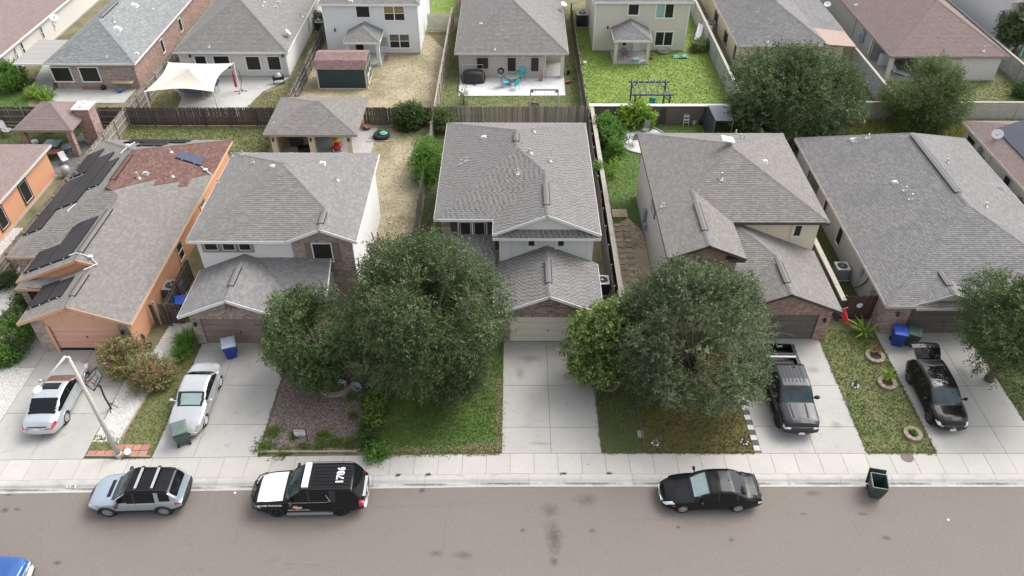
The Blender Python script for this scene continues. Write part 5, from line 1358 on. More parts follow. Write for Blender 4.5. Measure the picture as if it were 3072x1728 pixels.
L_MYRT = leaf_mat('leaf_myrtle', (0.174, 0.181, 0.065), (0.392, 0.334, 0.160))
L_PINK = leaf_mat('petal_pink', (.5, .13, .2), (.68, .3, .36))
L_WHT = leaf_mat('petal_white', (.7, .7, .66), (.8, .8, .76))
M_BARK = mat('bark', (.11, .085, .065), (.18, .145, .115), 9, .95, .6, 30)
M_TWIG = mat('twig', (.16, .165, .115), (.25, .25, .18), 9, .9)

def rot_to(D, R):
 """frames with z along D (n x 3), spun by angle R"""
 D = D / np.linalg.norm(D, axis=1, keepdims=True)
 up = np.where(np.abs(D[:, 2:3]) > .95, np.array([[1., 0, 0]]), np.array([[0, 0, 1.]]))
 x = np.cross(up, D); x /= np.linalg.norm(x, axis=1, keepdims=True); y = np.cross(D, x)
 c, s_ = np.cos(R)[:, None], np.sin(R)[:, None]
 return np.stack([x * c + y * s_, -x * s_ + y * c, D], 2)
def spray_proto(rng, nl, ln, lw, ll, spread=.9, curl=.35):
 """leaves set along one twig (twig runs up local z)"""
 V = np.zeros((nl, 4, 3))
 for i in range(nl):
  t = (i + .6) / nl; base = np.array([curl * ln * t * t, 0, ln * t]) + rng.normal(0, ln * .03, 3)
  a = rng.random() * 6.283; d = np.array([math.cos(a) * spread, math.sin(a) * spread, .55]); d /= np.linalg.norm(d)
  sdv = np.cross(d, rng.normal(0, 1, 3)); sdv /= np.linalg.norm(sdv)
  l, w = ll * (.7 + .6 * rng.random()), lw * (.7 + .6 * rng.random())
  V[i] = [base, base + d * l * .5 + sdv * w * .5, base + d * l, base + d * l * .5 - sdv * w * .5]
 return V
def foliage(name, clumps, n, m, parent, rng, ln=.55, nl=12, lw=.06, ll=.12, up=.25, droop=0.0, jit=.55, tone=(0, 1), kind=None):
 """clumps: k x 4 array (centre, radius) in world coords; n sprays shared among them"""
 C = np.asarray(clumps); w = C[:, 3] ** 2; w = w / w.sum()
 idx = rng.choice(len(C), n, p=w)
 d = rng.normal(0, 1, (n, 3)); d /= np.linalg.norm(d, axis=1, keepdims=True)
 rr = C[idx, 3] * (.55 + .45 * rng.random(n) ** .6)
 P = C[idx, :3] + d * rr[:, None]
 cen = C[:, :3].mean(0)
 out = P - cen; out /= np.linalg.norm(out, axis=1, keepdims=True) + 1e-6
 D = d * .6 + out * .6 + rng.normal(0, jit, (n, 3)) * .6; D[:, 2] += up - droop * (1 - out[:, 2])
 R = rot_to(D, rng.random(n) * 6.283)
 protos = [spray_proto(rng, nl, ln, lw, ll) for _ in range(10)]
 sc = .7 + .6 * rng.random(n); pk = rng.integers(0, 10, n)
 A = np.stack(protos)[pk] * sc[:, None, None, None]              # n x nl x 4 x 3
 V = np.einsum('nij,nlkj->nlki', R, A) + P[:, None, None, :]
 V = V.reshape(-1, 3); V[:, 2] = np.maximum(V[:, 2], .03)
 Q = np.arange(len(V)).reshape(-1, 4)
 # random spray tones, with clump contrast painting lit tips against dark gaps
 ct = rng.normal(0, .17, len(C))
 tn = np.repeat(np.clip(rng.normal(.36, .3, n) + ct[idx], 0, 1), nl) * .75 + rng.random(n * nl) * .25
 tn = tone[0] + (tone[1] - tone[0]) * tn
 return np_mesh(name, V, Q, m, tn, parent, root_loc(parent) if parent else None)
def shell_clumps(c, r, k, rng, cr=(.5, 1.0), inner=.5, zmin=.2, flat=1.0):
 out = []
 while len(out) < k:
  d = rng.normal(0, 1, 3); d /= np.linalg.norm(d); f = inner + (1 - inner) * rng.random() ** .5
  p = np.array(c) + d * np.array(r) * f; q = cr[0] + (cr[1] - cr[0]) * rng.random()
  if p[2] - q * .6 < zmin: continue
  out.append((*p, q))
 return np.array(out)
def limbs(t, base, clumps, rng, r0, fork, k=9, m=None, name_t='trunk'):
 base = Vector(base); top = base + Vector((rng.normal(0, .15), rng.normal(0, .15), fork)); b = MB()
 b.tube([base - Vector((0, 0, .1)), base + Vector((.03, .02, fork * .35)), base + (top - base) * .7, top], [r0 * 1.35, r0, r0 * .85, r0 * .72], 8)
 b.build(name_t, m or M_BARK, t, world=True, smooth=True)
 ids = rng.choice(len(clumps), min(k, len(clumps)), replace=False)
 for i in ids:
  c = Vector(clumps[i][:3]); mid = top + (c - top) * .5 + Vector((rng.normal(0, .2), rng.normal(0, .2), .15)); b = MB()
  b.tube([base + (top - base) * .85, mid, c], [r0 * .5, r0 * .28, .03], 5); b.build('limb', m or M_BARK, t, world=True, smooth=True)
def twigs(t, clumps, n, rng, ln=.8, r=.011, m=None):
 C = np.asarray(clumps); b = MB(); cen = C[:, :3].mean(0)
 for _ in range(n):
  c = C[rng.integers(len(C))]; d = rng.normal(0, 1, 3); d[2] = abs(d[2]) * .7 + .1; d /= np.linalg.norm(d)
  out = c[:3] - cen; out /= np.linalg.norm(out) + 1e-6
  p = c[:3] + d * c[3] * .5; e = d * .5 + out * .7 + rng.normal(0, .25, 3); e /= np.linalg.norm(e); l = ln * (.5 + rng.random())
  q = p + e * l * .55 + rng.normal(0, .06, 3); s_ = q + (e + rng.normal(0, .3, 3)) * l * .45
  b.tube([tuple(p), tuple(q), tuple(s_)], [r * 1.3, r, r * .5], 3)
 b.build('twigs', m or M_TWIG, t, world=True, kind='stuff', fix=False)
def tree(label, base, c, r, k, n, m, seed, cr=(.55, 1.1), r0=.2, fork=1.6, tw=0, name='oak_tree', inner=.5, zmin=.5, extra=(), **kw):
 rng = np.random.default_rng(seed)
 t = thing(name, label, 'tree', (base[0], base[1], 0))
 cl = shell_clumps(c, r, k, rng, cr, inner, zmin)
 if len(extra): cl = np.vstack([cl, np.array(extra)])
 rag = []
 for _ in range(int(k * .8)):
  d = rng.normal(0, 1, 3); d /= np.linalg.norm(d); p = np.array(c) + d * np.array(r) * (1.05 + .22 * rng.random())
  if p[2] > zmin: rag.append((*p, .22 + .25 * rng.random()))
 cl = np.vstack([cl, np.array(rag)])
 limbs(t, base, cl, rng, r0, fork, 12)
 foliage('crown', cl, n, m, t, rng, **kw)
 if tw: twigs(t, cl, tw, rng)
 return t, cl, rng
def at(px, py, z=0.0): return tuple(g(px, py, z))
c = at(1276, 955, 4.5)
tree('large dark green oak with bare twigs over the lush lawn', (c[0] + .1, c[1] - .3, 0), c, (3.6, 3.9, 3.7), 40, 9800, L_OAK, 3, (.8, 1.5), .26, 2.0, 300, nl=12, ll=.145, lw=.068, ln=.62, droop=.4, zmin=1.0, inner=.8)
c = at(945, 1008, 3.2)
tree('smaller oak shading the brown mulch garden', (g(1000, 1150).x, g(1000, 1150).y, 0), c, (2.3, 2.1, 1.9), 25, 5000, L_OAK2, 5, (.6, 1.1), .17, 1.5, 90, nl=12, ll=.13, lw=.06, ln=.5, droop=.2, zmin=.9, inner=.72)
c = at(1803, 1030, 2.75)
tree('round glossy leaved tree beside the middle driveway', (c[0], c[1], 0), c, (1.45, 1.6, 2.1), 30, 2700, L_GLOSS, 8, (.45, .75), .12, 1.0, 0, name='broadleaf_tree', nl=11, ll=.17, lw=.09, ln=.45, zmin=.5)
c = at(2090, 1012, 4.2)
tree('wide grey green live oak in front of the brown trimmed house', (c[0], c[1] - .2, 0), c, (3.4, 3.4, 3.1), 38, 8200, L_LIVE, 12, (.65, 1.3), .24, 1.9, 200, name='live_oak_tree', nl=12, ll=.135, lw=.062, ln=.6, up=.4, inner=.8, zmin=1.2)
c = at(3055, 985, 4.2)
tree('green oak cut by the right edge beside the last driveway', (c[0], c[1], 0), c, (2.2, 2.7, 2.7), 28, 4700, L_OAK2, 15, (.6, 1.2), .22, 1.8, 120, nl=12, ll=.13, lw=.065, ln=.55, zmin=1.0)
c = at(2383, 290, 3.6)
tree('dense dark oak behind the brown trimmed and grey houses', (c[0], c[1], 0), c, (4.9, 4.1, 2.9), 52, 7800, L_DENSE, 18, (.85, 1.6), .3, 1.6, 60, nl=12, ll=.18, lw=.09, ln=.65, zmin=.5, inner=.75)
c = at(2785, 292, 3.2)
tree('feathery light green tree before the mauve roofed house', (c[0], c[1], 0), c, (2.7, 2.5, 2.4), 36, 6400, L_ACAC, 21, (.55, 1.1), .17, 1.2, 90, name='acacia_tree', nl=14, ll=.13, lw=.05, ln=.65, up=.5, jit=.4, zmin=.4)
c = at(3078, 72, 3.2)
tree('dark tree at the top right corner', (c[0], c[1], 0), c, (1.7, 1.8, 1.6), 22, 1500, L_DENSE, 24, (.5, .9), .15, 1.5, 0, nl=12, ll=.17, lw=.09, ln=.6)
def shrub(label, px, py, rx, ry, h, k, n, m, seed, cr=(.25, .5), flowers=None, name='shrub', pos=None, **kw):
 rng = np.random.default_rng(seed); p = Vector(pos) if pos else g(px, py)
 t = thing(name, label, 'shrub', (p.x, p.y, 0)); cl = shell_clumps((p.x, p.y, h * .5), (rx, ry, h * .5), k, rng, cr, .3, .02)
 b = MB()
 for i in range(6):
  c = cl[i % len(cl)]; b.tube([(p.x + rng.normal(0, .05), p.y + rng.normal(0, .05), 0), ((p.x + c[0]) / 2, (p.y + c[1]) / 2, c[2] * .6), tuple(c[:3])], [.035, .025, .01], 4)
 b.build('stems', M_BARK, t, world=True, kind='stuff')
 foliage('leaves', cl, n, m, t, rng, **kw)
 if flowers:
  fm, nf, nm = flowers; top = cl[cl[:, 2] > np.median(cl[:, 2]) - .3]
  foliage(nm, top, nf, fm, t, rng, ln=.16, nl=9, ll=.07, lw=.07, up=.5)
 return t
kw = dict(ln=.4, nl=11, ll=.13, lw=.06)
shrub('round dense green bush by the brick house patio', 50, 268, 1.25, 1.15, 2.2, 26, 1500, L_SHRUB, 31, (.4, .6), up=.8, **kw)
shrub('low bright green plant in front of the round bush', 115, 298, 1.0, .7, .7, 10, 380, L_BRT, 32, **kw)
shrub('oleander with white flowers against the dark fence', 1235, 385, 1.35, .8, 2.0, 22, 1300, L_DARK, 33, (.4, .65), (L_WHT, 26, 'blossoms'), name='oleander', **kw)
shrub('olive leaved shrub at the end of the middle back fence', 1333, 395, .75, .7, 1.9, 14, 600, L_ACAC, 34, (.3, .5), **kw)
shrub('tall leafy shrub on the left of the middle house', 1286, 520, 1.0, 2.2, 2.6, 26, 1700, L_SHRUB, 35, (.4, .7), **kw)
shrub('bright green fig bush before the brown garden wall', 1905, 378, 1.3, .7, 1.9, 18, 560, L_BRT, 36, (.35, .6), name='fig_bush', ln=.4, nl=9, ll=.24, lw=.19)
shrub('big fresh green bush beside the white round patio', 1818, 428, 1.15, 1.2, 2.1, 22, 1300, L_SHRUB, 37, (.4, .65), ln=.4, nl=11, ll=.16, lw=.08)
shrub('narrow green bush below the big fresh bush', 1838, 478, .55, .6, 1.6, 10, 420, L_SHRUB, 38, (.3, .45), **kw)
shrub('small young tree on the side lawn of the brown trimmed house', 1838, 530, .4, .4, 1.2, 6, 110, L_BRT, 39, (.2, .3), **kw)
shrub('small bush squeezed between the two side fences', 1795, 555, .35, .5, 2.0, 7, 240, L_SHRUB, 40, (.25, .4), **kw)
shrub('crape myrtle with pink blossoms beside the basketball hoop', 388, 1112, .9, .8, 1.9, 18, 800, L_MYRT, 41, (.35, .6), (L_PINK, 60, 'blossoms'), name='crape_myrtle', **kw)
shrub('second crape myrtle with pink blossoms nearer the lawn strip', 465, 1150, .85, .8, 1.8, 18, 720, L_MYRT, 42, (.35, .6), (L_PINK, 110, 'blossoms'), name='crape_myrtle', **kw)
shrub('dark green shrub at the foot of the feathery tree', 2725, 362, 1.9, .8, 1.7, 20, 900, L_SHRUB, 43, (.4, .65), **kw)
shrub('fern like bright plants behind the grey house roof', 2745, 400, 1.5, .6, 1.0, 14, 500, L_BRT, 44, (.3, .5), **kw)
shrub('vine covered shrub by the pale block wall', 2675, 345, 1.0, .7, 1.6, 12, 520, L_DARK, 45, (.35, .6), **kw)
shrub('bushy plant by the wall of the right edge house', 3040, 650, .5, 1.6, 1.3, 16, 800, L_DARK, 46, (.3, .5), **kw)
shrub('shrub at the right end of the block wall', 3068, 288, .8, .7, 1.1, 10, 420, L_DARK, 47, (.3, .5), **kw)
shrub('weedy bush against the cream house corner wall', 2100, 155, .9, .8, .9, 10, 360, L_ACAC, 48, (.25, .45), **kw)
shrub('thin bare shrub on the middle back lawn', 1390, 312, .3, .3, 1.3, 7, 60, L_ACAC, 49, (.15, .3), **kw)
shrub('overgrown bush by the pale sided house wall', 955, 78, .7, 1.3, 1.2, 10, 420, L_ACAC, 50, (.25, .45), **kw)
shrub('green creeper at the left corner of the orange house porch', 20, 850, 1.0, .8, .8, 12, 500, L_DARK, 51, (.25, .4), **kw)
for i, (px, py, h) in enumerate(((60, 985, 1.0), (48, 1020, 1.05), (30, 1060, 1.1), (8, 1098, 1.1))):
 shrub(('topmost', 'second', 'third', 'lowest')[i] + ' clump of the rounded hedge left of the orange garage', px, py, .85, .7, h, 12, 520, L_SHRUB if i % 2 else L_OAK2, 60 + i, (.25, .4), name='hedge_bush', **kw)
shrub('flowering hedge end by the orange porch column', 95, 905, .5, .9, .9, 10, 400, L_OAK2, 66, (.25, .4), name='hedge_bush', **kw)
# low hedge between the mulch garden and the lush lawn
rng = np.random.default_rng(70); t = thing('hedge', 'low clipped hedge between brown mulch and lush lawn', 'hedge', (-7.95, 29.8, 0))
cl = np.array([(-7.95 + rng.normal(0, .16), 26.9 + i * .19, .28 + .2 * rng.random(), .3 + .15 * rng.random()) for i in range(33)])
foliage('leaves', cl, 2600, L_DARK, t, rng, ln=.3, nl=11, ll=.09, lw=.05)
foliage('new_growth', cl[6:16], 380, L_BRT, t, rng, ln=.3, nl=10, ll=.1, lw=.055, up=.8)
b = MB()
for c in cl[::3]: b.tube([(c[0], c[1], 0), (c[0] + .02, c[1], c[2])], .025, 5)
b.build('stems', M_BARK, t, world=True, kind='stuff')
shrub('small green plant where the hedge meets the sidewalk', 1135, 1372, .3, .3, .45, 6, 140, L_SHRUB, 72, (.15, .25), name='garden_plant', **kw)
# ornamental grass clump by the brick garage
def grass_clump(label, px, py, r, h, n, m, seed, w=.02, name='grass_clump'):
 p = g(px, py); t = thing(name, label, 'plant', (p.x, p.y, 0)); rng = np.random.default_rng(seed)
 a = rng.random(n) * 6.283; q = r * .45 * np.sqrt(rng.random(n)); hh = h * (.6 + .5 * rng.random(n)); ln = r * (.3 + .9 * rng.random(n))
 V = []
 for i in range(n):
  ca, sa = math.cos(a[i]), math.sin(a[i]); bx, by = p.x + ca * q[i], p.y + sa * q[i]
  for (f, z, ww) in ((0, 0, 1), (.35, .75, .9), (1, 1 - .25 * rng.random(), .15)):
   V.append((bx + ca * ln[i] * f - sa * w * ww, by + sa * ln[i] * f + ca * w * ww, z * hh[i])); V.append((bx + ca * ln[i] * f + sa * w * ww, by + sa * ln[i] * f - ca * w * ww, z * hh[i]))
 Q = []
 for i in range(n):
  k = i * 6; Q += [(k, k + 1, k + 3, k + 2), (k + 2, k + 3, k + 5, k + 4)]
 o = np_mesh('blades', V, Q, m, np.repeat(rng.random(n), 2), t, t.location); o['kind'] = 'stuff'
 return t
grass_clump('tall green grass clump left of the taupe garage', 562, 1040, .75, 1.0, 420, L_SHRUB, 81)
grass_clump('second green grass clump nearer the gravel', 545, 1075, .6, .7, 300, L_SHRUB, 82)
grass_clump('spiky yellow green palm plant by the dark gate', 2592, 1005, .85, .95, 26, L_BRT, 83, .06, 'palm_plant')
grass_clump('leafy yellow green plant in the middle stone ring', 2662, 1142, .4, .75, 22, L_BRT, 84, .06, 'garden_plant')
grass_clump('reddish dry plant in the upper stone ring', 2622, 1062, .38, .55, 60, leaf_mat('leaf_dry', (.16, .1, .05), (.3, .2, .1)), 85, .02, 'garden_plant')
grass_clump('small green plant in the stone ring by the sidewalk', 2737, 1303, .28, .35, 30, L_SHRUB, 86, .03, 'garden_plant')

# ------------------------------------------------------------------ vehicles
def paint(name, c, metal=0.0, rough=.28, c2=None):
 dark = max(c) < .12
 return mat(name, c, c2 or tuple(x * .93 for x in c), 2.5, rough, metal=metal, coat=.45 if dark else 1.0, spec=.1 if dark else .5)
P_BLACK = paint('paint_black', (.008, .008, .01)); P_SILVER = paint('paint_silver', (.60, .615, .63), .55, .3); P_SILVER2 = paint('paint_silver_cool', (.56, .60, .63), .55, .3)
P_ICE = paint('paint_ice_blue', (.42, .49, .57), .5, .3); P_GREY = paint('paint_graphite', (.022, .024, .028), .4, .3); P_BLUE = paint('paint_blue', (.03, .11, .36), .4, .25); P_WHITE = paint('paint_white', (.8, .8, .8))
M_CGLASS = mat('car_glass', (.008, .009, .011), rough=.04, spec=.35)
M_CGLASS_T = mat('car_glass_clear', (.05, .08, .085), rough=.03, spec=.8, alpha=.35)
M_CGLASS_M = mat('windshield_glass', (.035, .06, .066), (.015, .022, .025), 1.3, .05, spec=.5)
M_RUB = mat('rubber', (.018, .018, .018), (.028, .027, .026), 10, .85)
M_RIM = mat('alloy', (.55, .56, .57), (.62, .63, .64), 8, .3, metal=.7)
M_RIMD = mat('dark_rim', (.015, .015, .016), rough=.5)
M_TRIMK = mat('black_trim', (.02, .02, .021), (.03, .03, .031), 8, .7)
M_CHROME = mat('chrome', (.75, .76, .77), rough=.15, metal=.9)
M_HEAD = mat('headlight', (.62, .64, .66), (.75, .76, .77), 12, .12, spec=.8)
M_TAIL = mat('taillight', (.35, .015, .03), (.5, .04, .07), 12, .15, spec=.8)
M_AMBER = mat('amber_lens', (.5, .12, .02), rough=.2)
M_SHADE = mat('sunshade', (.50, .68, .66), (.66, .8, .78), 5, .45, .6, 8)
M_PLATE = mat('plate_white', (.75, .75, .73), (.6, .6, .6), 18, .5)
def prof_fn(keys, k=.07):
 xs = np.array([a for a, _ in keys]); zs = np.array([b for _, b in keys])
 def f(s):
  s = np.asarray(s, float); acc = 0
  for d in (-k, -k / 2, 0, k / 2, k): acc = acc + np.interp(np.clip(s + d, xs[0], xs[-1]), xs, zs)
  return acc / 5
 return f
SEG = (2, 2, 5, 5, 2, 8, 3, 7)
def car_body(sp):
 L, hw = sp['L'], sp['W'] / 2
 top, belt, bot = prof_fn(sp['top'], sp.get('k', .07)), prof_fn(sp['belt']), prof_fn(sp['bot'])
 ft, rt = sp.get('ft', .9), sp.get('rt', .7); fa, ra_ = sp.get('fa', .22), sp.get('ra', .14); tum = sp.get('tum', .26)
 st = np.unique(np.round(np.concatenate([np.linspace(0, .3, 10), np.arange(.3, L - .5, .05), np.linspace(L - .5, L, 22)]), 4))
 def width(s):
  a = np.where(s < ft, 1 - fa * (1 - s / ft) ** 2.4, 1.0); b = np.where(s > L - rt, 1 - ra_ * ((s - (L - rt)) / rt) ** 2.4, 1.0)
  return hw * a * b
 rings = []
 for s in st:
  zb, zt, zc, w = float(bot(s)), float(belt(s)), float(top(s)), float(width(s))
  zc = max(zc, zt + .005); gg = zc - zt; c = min(1, max(0, (gg - .1) / .22)); c = c * c * (3 - 2 * c)
  wr = max(.3, w - .05 - tum * gg)
  P = [(w * .78, zb), (w * .955, zb + .03), (w * .992, zb + .2), (w, zb + .58 * (zt - zb)), (w * .985, zt - .07), (w * .95, zt)]
  h6, h7 = (w * .84, zt + .42 * gg), (w * .52, zt + .85 * gg); c6, c7 = (wr, zc - .055), (wr * .87, zc - .012)
  P += [(h6[0] + (c6[0] - h6[0]) * c, h6[1] + (c6[1] - h6[1]) * c), (h7[0] + (c7[0] - h7[0]) * c, h7[1] + (c7[1] - h7[1]) * c), (0, zc)]
  R = []
  for i in range(8):
   for k in range(SEG[i]):
    t = k / SEG[i]; R.append((P[i][0] + (P[i + 1][0] - P[i][0]) * t, P[i][1] + (P[i + 1][1] - P[i][1]) * t))
  R.append(P[8]); rings.append(R)
 segid = []
 for i in range(8): segid += [i] * SEG[i]
 return st, rings, segid, top, belt, bot, width
def build_car(sp, name, label, cat, loc, rz, sx=1.0):
 t = thing(name, label, cat, loc, rz); t.scale = (sx, sx if sp.get('uni', True) else 1, sx if sp.get('uni', True) else 1)
 L, hw = sp['L'], sp['W'] / 2; st, rings, seg, top, belt, bot, width = car_body(sp)
 x0 = sp['foh'] + sp['wb'] / 2; nr = len(rings[0]); rr = sp['r']; arch = rr + sp.get('gap', .055)
 wx = (sp['foh'], sp['foh'] + sp['wb'])
 parts = {}
 def P(part):
  if part not in parts: parts[part] = ({}, MB())
  return parts[part]
 def vert(part, key, co):
  d, b = P(part)
  if key not in d: d[key] = len(b.v); b.v.append(co)
  return d[key]
 def classify(s, y, z, sg):
  q = sp['cls'](s, abs(y), z, sg, top, belt)
  return q
 gl0, gl1 = sp['glass']; c0, r0, r1, c1 = sp['screens']; pil = sp.get('pillars', ())
 def kind(s, y, z, sg):
  side = 'left' if y > 0 else 'right'; zc, zt = float(top(s)), float(belt(s))
  for fn in sp.get('rules', ()):
   k = fn(s, abs(y), z, sg)
   if k: return k if k not in ('headlight', 'taillight', 'marker') else k + ':' + side
  if sg == 5 and gl0 < s < gl1 and z > zt + .035 and z < zc - .075 and zc - zt > .16:
   for (p, wd) in pil:
    if abs(s - p) < wd: return 'pillar' if sp.get('dark_pillar', True) else 'body'
   if s < sp.get('split', (gl0 + gl1) / 2): return 'side_window_f:' + side
   return 'side_window_r:' + side
  if sg in (6, 7) and c0 < s < r0 and (sg == 7 or abs(y) < float(width(s)) * .78): return 'windshield'
  if sg in (6, 7) and r1 < s < c1 and (sg == 7 or abs(y) < float(width(s)) * .74) and z > zt + sp.get('rearlow', .03): return 'rear_window'
  if sg <= 1 and sp.get('clad', False): return 'sill_trim'
  if sg in (6, 7) and r0 <= s <= r1 and sp.get('roof_part'): return 'roof_panel'
  if sg == 5 and sp.get('roof_part') and z >= zc - .075 and gl0 < s < gl1: return 'roof_panel'
  return 'body'
 for i in range(len(st) - 1):
  sm = (st[i] + st[i + 1]) / 2
  for j in range(nr - 1):
   for sgn in (1, -1):
    cy_ = (rings[i][j][0] + rings[i][j + 1][0] + rings[i + 1][j][0] + rings[i + 1][j + 1][0]) / 4
    cz_ = (rings[i][j][1] + rings[i][j + 1][1] + rings[i + 1][j][1] + rings[i + 1][j + 1][1]) / 4
    if seg[j] <= 4 and any((sm - w_) ** 2 + (cz_ - rr) ** 2 < arch ** 2 for w_ in wx): continue
    if sp.get('cut') and sp['cut'](sm, cy_, cz_, seg[j]): continue
    part = kind(sm, sgn * cy_, cz_, seg[j]); ids = []
    for (a, b2) in ((i, j), (i + 1, j), (i + 1, j + 1), (i, j + 1)):
     y, z = rings[a][b2]; ids.append(vert(part, (a, b2, sgn if y > 1e-6 else 0), (x0 - st[a], sgn * y, z)))
    P(part)[1].f.append(tuple(ids if sgn > 0 else ids[::-1])); P(part)[1].t.append(0.0)
 for end in (0, len(st) - 1):                       # nose and tail faces, slightly bowed
  R = rings[end]; nc = 12; bw = sp.get('bow', .1) * (1 if end == 0 else -.7)
  for j in range(nr - 1):
   for c in range(nc):
    co = []
    for (jj, cc) in ((j, c), (j, c + 1), (j + 1, c + 1), (j + 1, c)):
     f = 1 - 2 * cc / nc; y = R[jj][0] * f; co.append((x0 - st[end] + bw * (1 - f * f) * min(1, R[jj][0] / .3), y, R[jj][1], jj, cc))
    ym = sum(q[1] for q in co) / 4; zm = sum(q[2] for q in co) / 4
    part = kind(st[end], ym, zm, -1 if end == 0 else -2)
    ids = [vert(part, ('cap', end, q[3], q[4]), q[:3]) for q in co]
    P(part)[1].f.append(tuple(ids if end == 0 else ids[::-1])); P(part)[1].t.append(0.0)
 mm = dict(windshield=M_CGLASS_M, rear_window=M_CGLASS, pillar=M_TRIMK, headlight=M_HEAD, taillight=M_TAIL, sill_trim=M_TRIMK, grille=M_TRIMK, lower_bumper=M_TRIMK, sunroof=M_CGLASS,
    chrome=M_CHROME, hood=P_WHITE, roof_panel=P_BLACK, marker=M_AMBER, side_window_f=M_CGLASS, side_window_r=M_CGLASS)
 mm.update(sp.get('mats', {})); names = dict(side_window_f='front_side_window', side_window_r='rear_side_window', chrome='chrome_trim', marker='side_marker')
 made = {}
 for k, (d, b) in parts.items():
  base = k.split(':')[0]; m = sp['paint'] if base == 'body' else mm.get(base, sp['paint'])
  made[k] = b.build(names.get(base, base), m, t, smooth=True, fix=False)
 b = MB(); b.bb(-sp['wb'] / 2 - rr - .25, sp['wb'] / 2 + rr + .25, -hw * .8, hw * .8, sp['bot'][2][1] - .02, sp['bot'][2][1] + .12); b.bb(-sp['wb'] / 2 + .2, sp['wb'] / 2 - .5, -hw * .72, hw * .72, .3, .72); b.build('chassis', M_TRIMK, t)
 for (k, w_) in enumerate(wx):                      # wheels
  for sgn in (1, -1):
   b = MB(); y1 = sgn * (float(width(w_)) - .07); b.cyl((x0 - w_, y1 - sgn * .45, rr), (x0 - w_, y1 - sgn * .03, rr), arch + .02, arch + .02, 18); b.build('wheel_well', M_DIM, t)
   tw_ = sp.get('tw', .22); yo = sgn * (float(width(w_)) - .012); yi = yo - sgn * tw_
   wn = bpy.data.objects.new('wheel', None); wn.empty_display_size = .2; link(wn, t); wn.location = (x0 - w_, (yo + yi) / 2, rr)
   if k == 0: wn.rotation_euler = (0, 0, sp.get('steer', 0))
   h_ = tw_ / 2; ri = rr * sp.get('rimr', .66)
   b = MB(); b.lathe([(ri, -h_ * .9), (rr - .03, -h_), (rr, -h_ * .7), (rr, h_ * .7), (rr - .03, h_), (ri, h_ * .9)], 24, axis='Y'); b.build('tyre', M_RUB, wn, smooth=True)
   b = MB(); b.lathe([(.01, sgn * h_ * .35), (ri, sgn * h_ * .35)], 20, axis='Y'); b.build('brake_disc', M_DIM, wn)
   b = MB(); b.lathe([(ri, sgn * h_ * .8), (ri, sgn * h_ * .98), (ri * .88, sgn * h_ * .95), (ri * .86, sgn * h_ * .4)], 24, axis='Y')
   ns = sp.get('spokes', 5)
   for q in range(ns):
    a = 6.2832 * q / ns + .3; d = Vector((math.cos(a), 0, math.sin(a)))
    b.beam(d * ri * .1 + Vector((0, sgn * h_ * .85, 0)), d * ri * .93 + Vector((0, sgn * h_ * .8, 0)), sp.get('spw', .075), .03, (0, 1, 0))
   b.lathe([(.0, sgn * h_ * .98), (ri * .2, sgn * h_ * .95), (ri * .22, sgn * h_ * .6)], 10, axis='Y'); b.build('rim', sp.get('rim', M_RIM), wn)
   b = MB(); pts = []
   for q in range(15):
    a = -.15 + (math.pi + .3) * q / 14; pts.append((x0 - w_ + math.cos(a) * arch, sgn * (float(width(w_)) + .002), rr + math.sin(a) * arch))
   b.tube(pts, sp.get('lip', .018), 5); b.build('wheel_arch', sp.get('lipm', sp['paint']), t, smooth=True)
 zm_ = float(belt(sp['mir'])) + .06                   # mirrors
 for sgn in (1, -1):
  w = float(width(sp['mir'])); b = MB(); ms = sp.get('msz', 1.0)
  b.beam((x0 - sp['mir'], sgn * (w - .1), zm_), (x0 - sp['mir'], sgn * (w + .1), zm_ + .02), .06, .04)
  b.lathe([(.0, -.07), (.1 * ms, -.06), (.125 * ms, .0), (.1 * ms, .06), (0, .07)], 10, (x0 - sp['mir'], sgn * (w + .14), zm_ + .06), axis='X', sq=.75); b.build('mirror', sp.get('mirm', sp['paint']), t, smooth=True)
 for s_ in sp.get('handles', ()):
  for sgn in (1, -1):
   w = float(width(s_)); z = float(belt(s_)) - .12; b = MB(); b.bb(x0 - s_ - .1, x0 - s_ + .1, sgn * w * .985 - .02, sgn * w * .985 + .02, z - .02, z + .02); b.build('door_handle', sp.get('handm', sp['paint']), t)
 for s_ in sp.get('seams', ()):
  for sgn in (1, -1):
   w = float(width(s_)); zb, zt = float(bot(s_)), float(belt(s_)); b = MB()
   b.tube([(x0 - s_, sgn * (w * .985), zb + .12), (x0 - s_, sgn * (w + .0015), zb + .58 * (zt - zb)), (x0 - s_, sgn * w * .985, zt - .07), (x0 - s_, sgn * w * .952, zt)], .006, 4); b.build('door_seam', M_TRIMK, t)
 return t, x0, made
def plate(t, x, z, w=.31, y=0.0, tilt=0.0):
 b = MB(); b.box(0, 0, 0, .015, w, .16); o = b.build('licence_plate', M_PLATE, t); o.location = (x, y, z); o.rotation_euler = (0, tilt, 0); return o

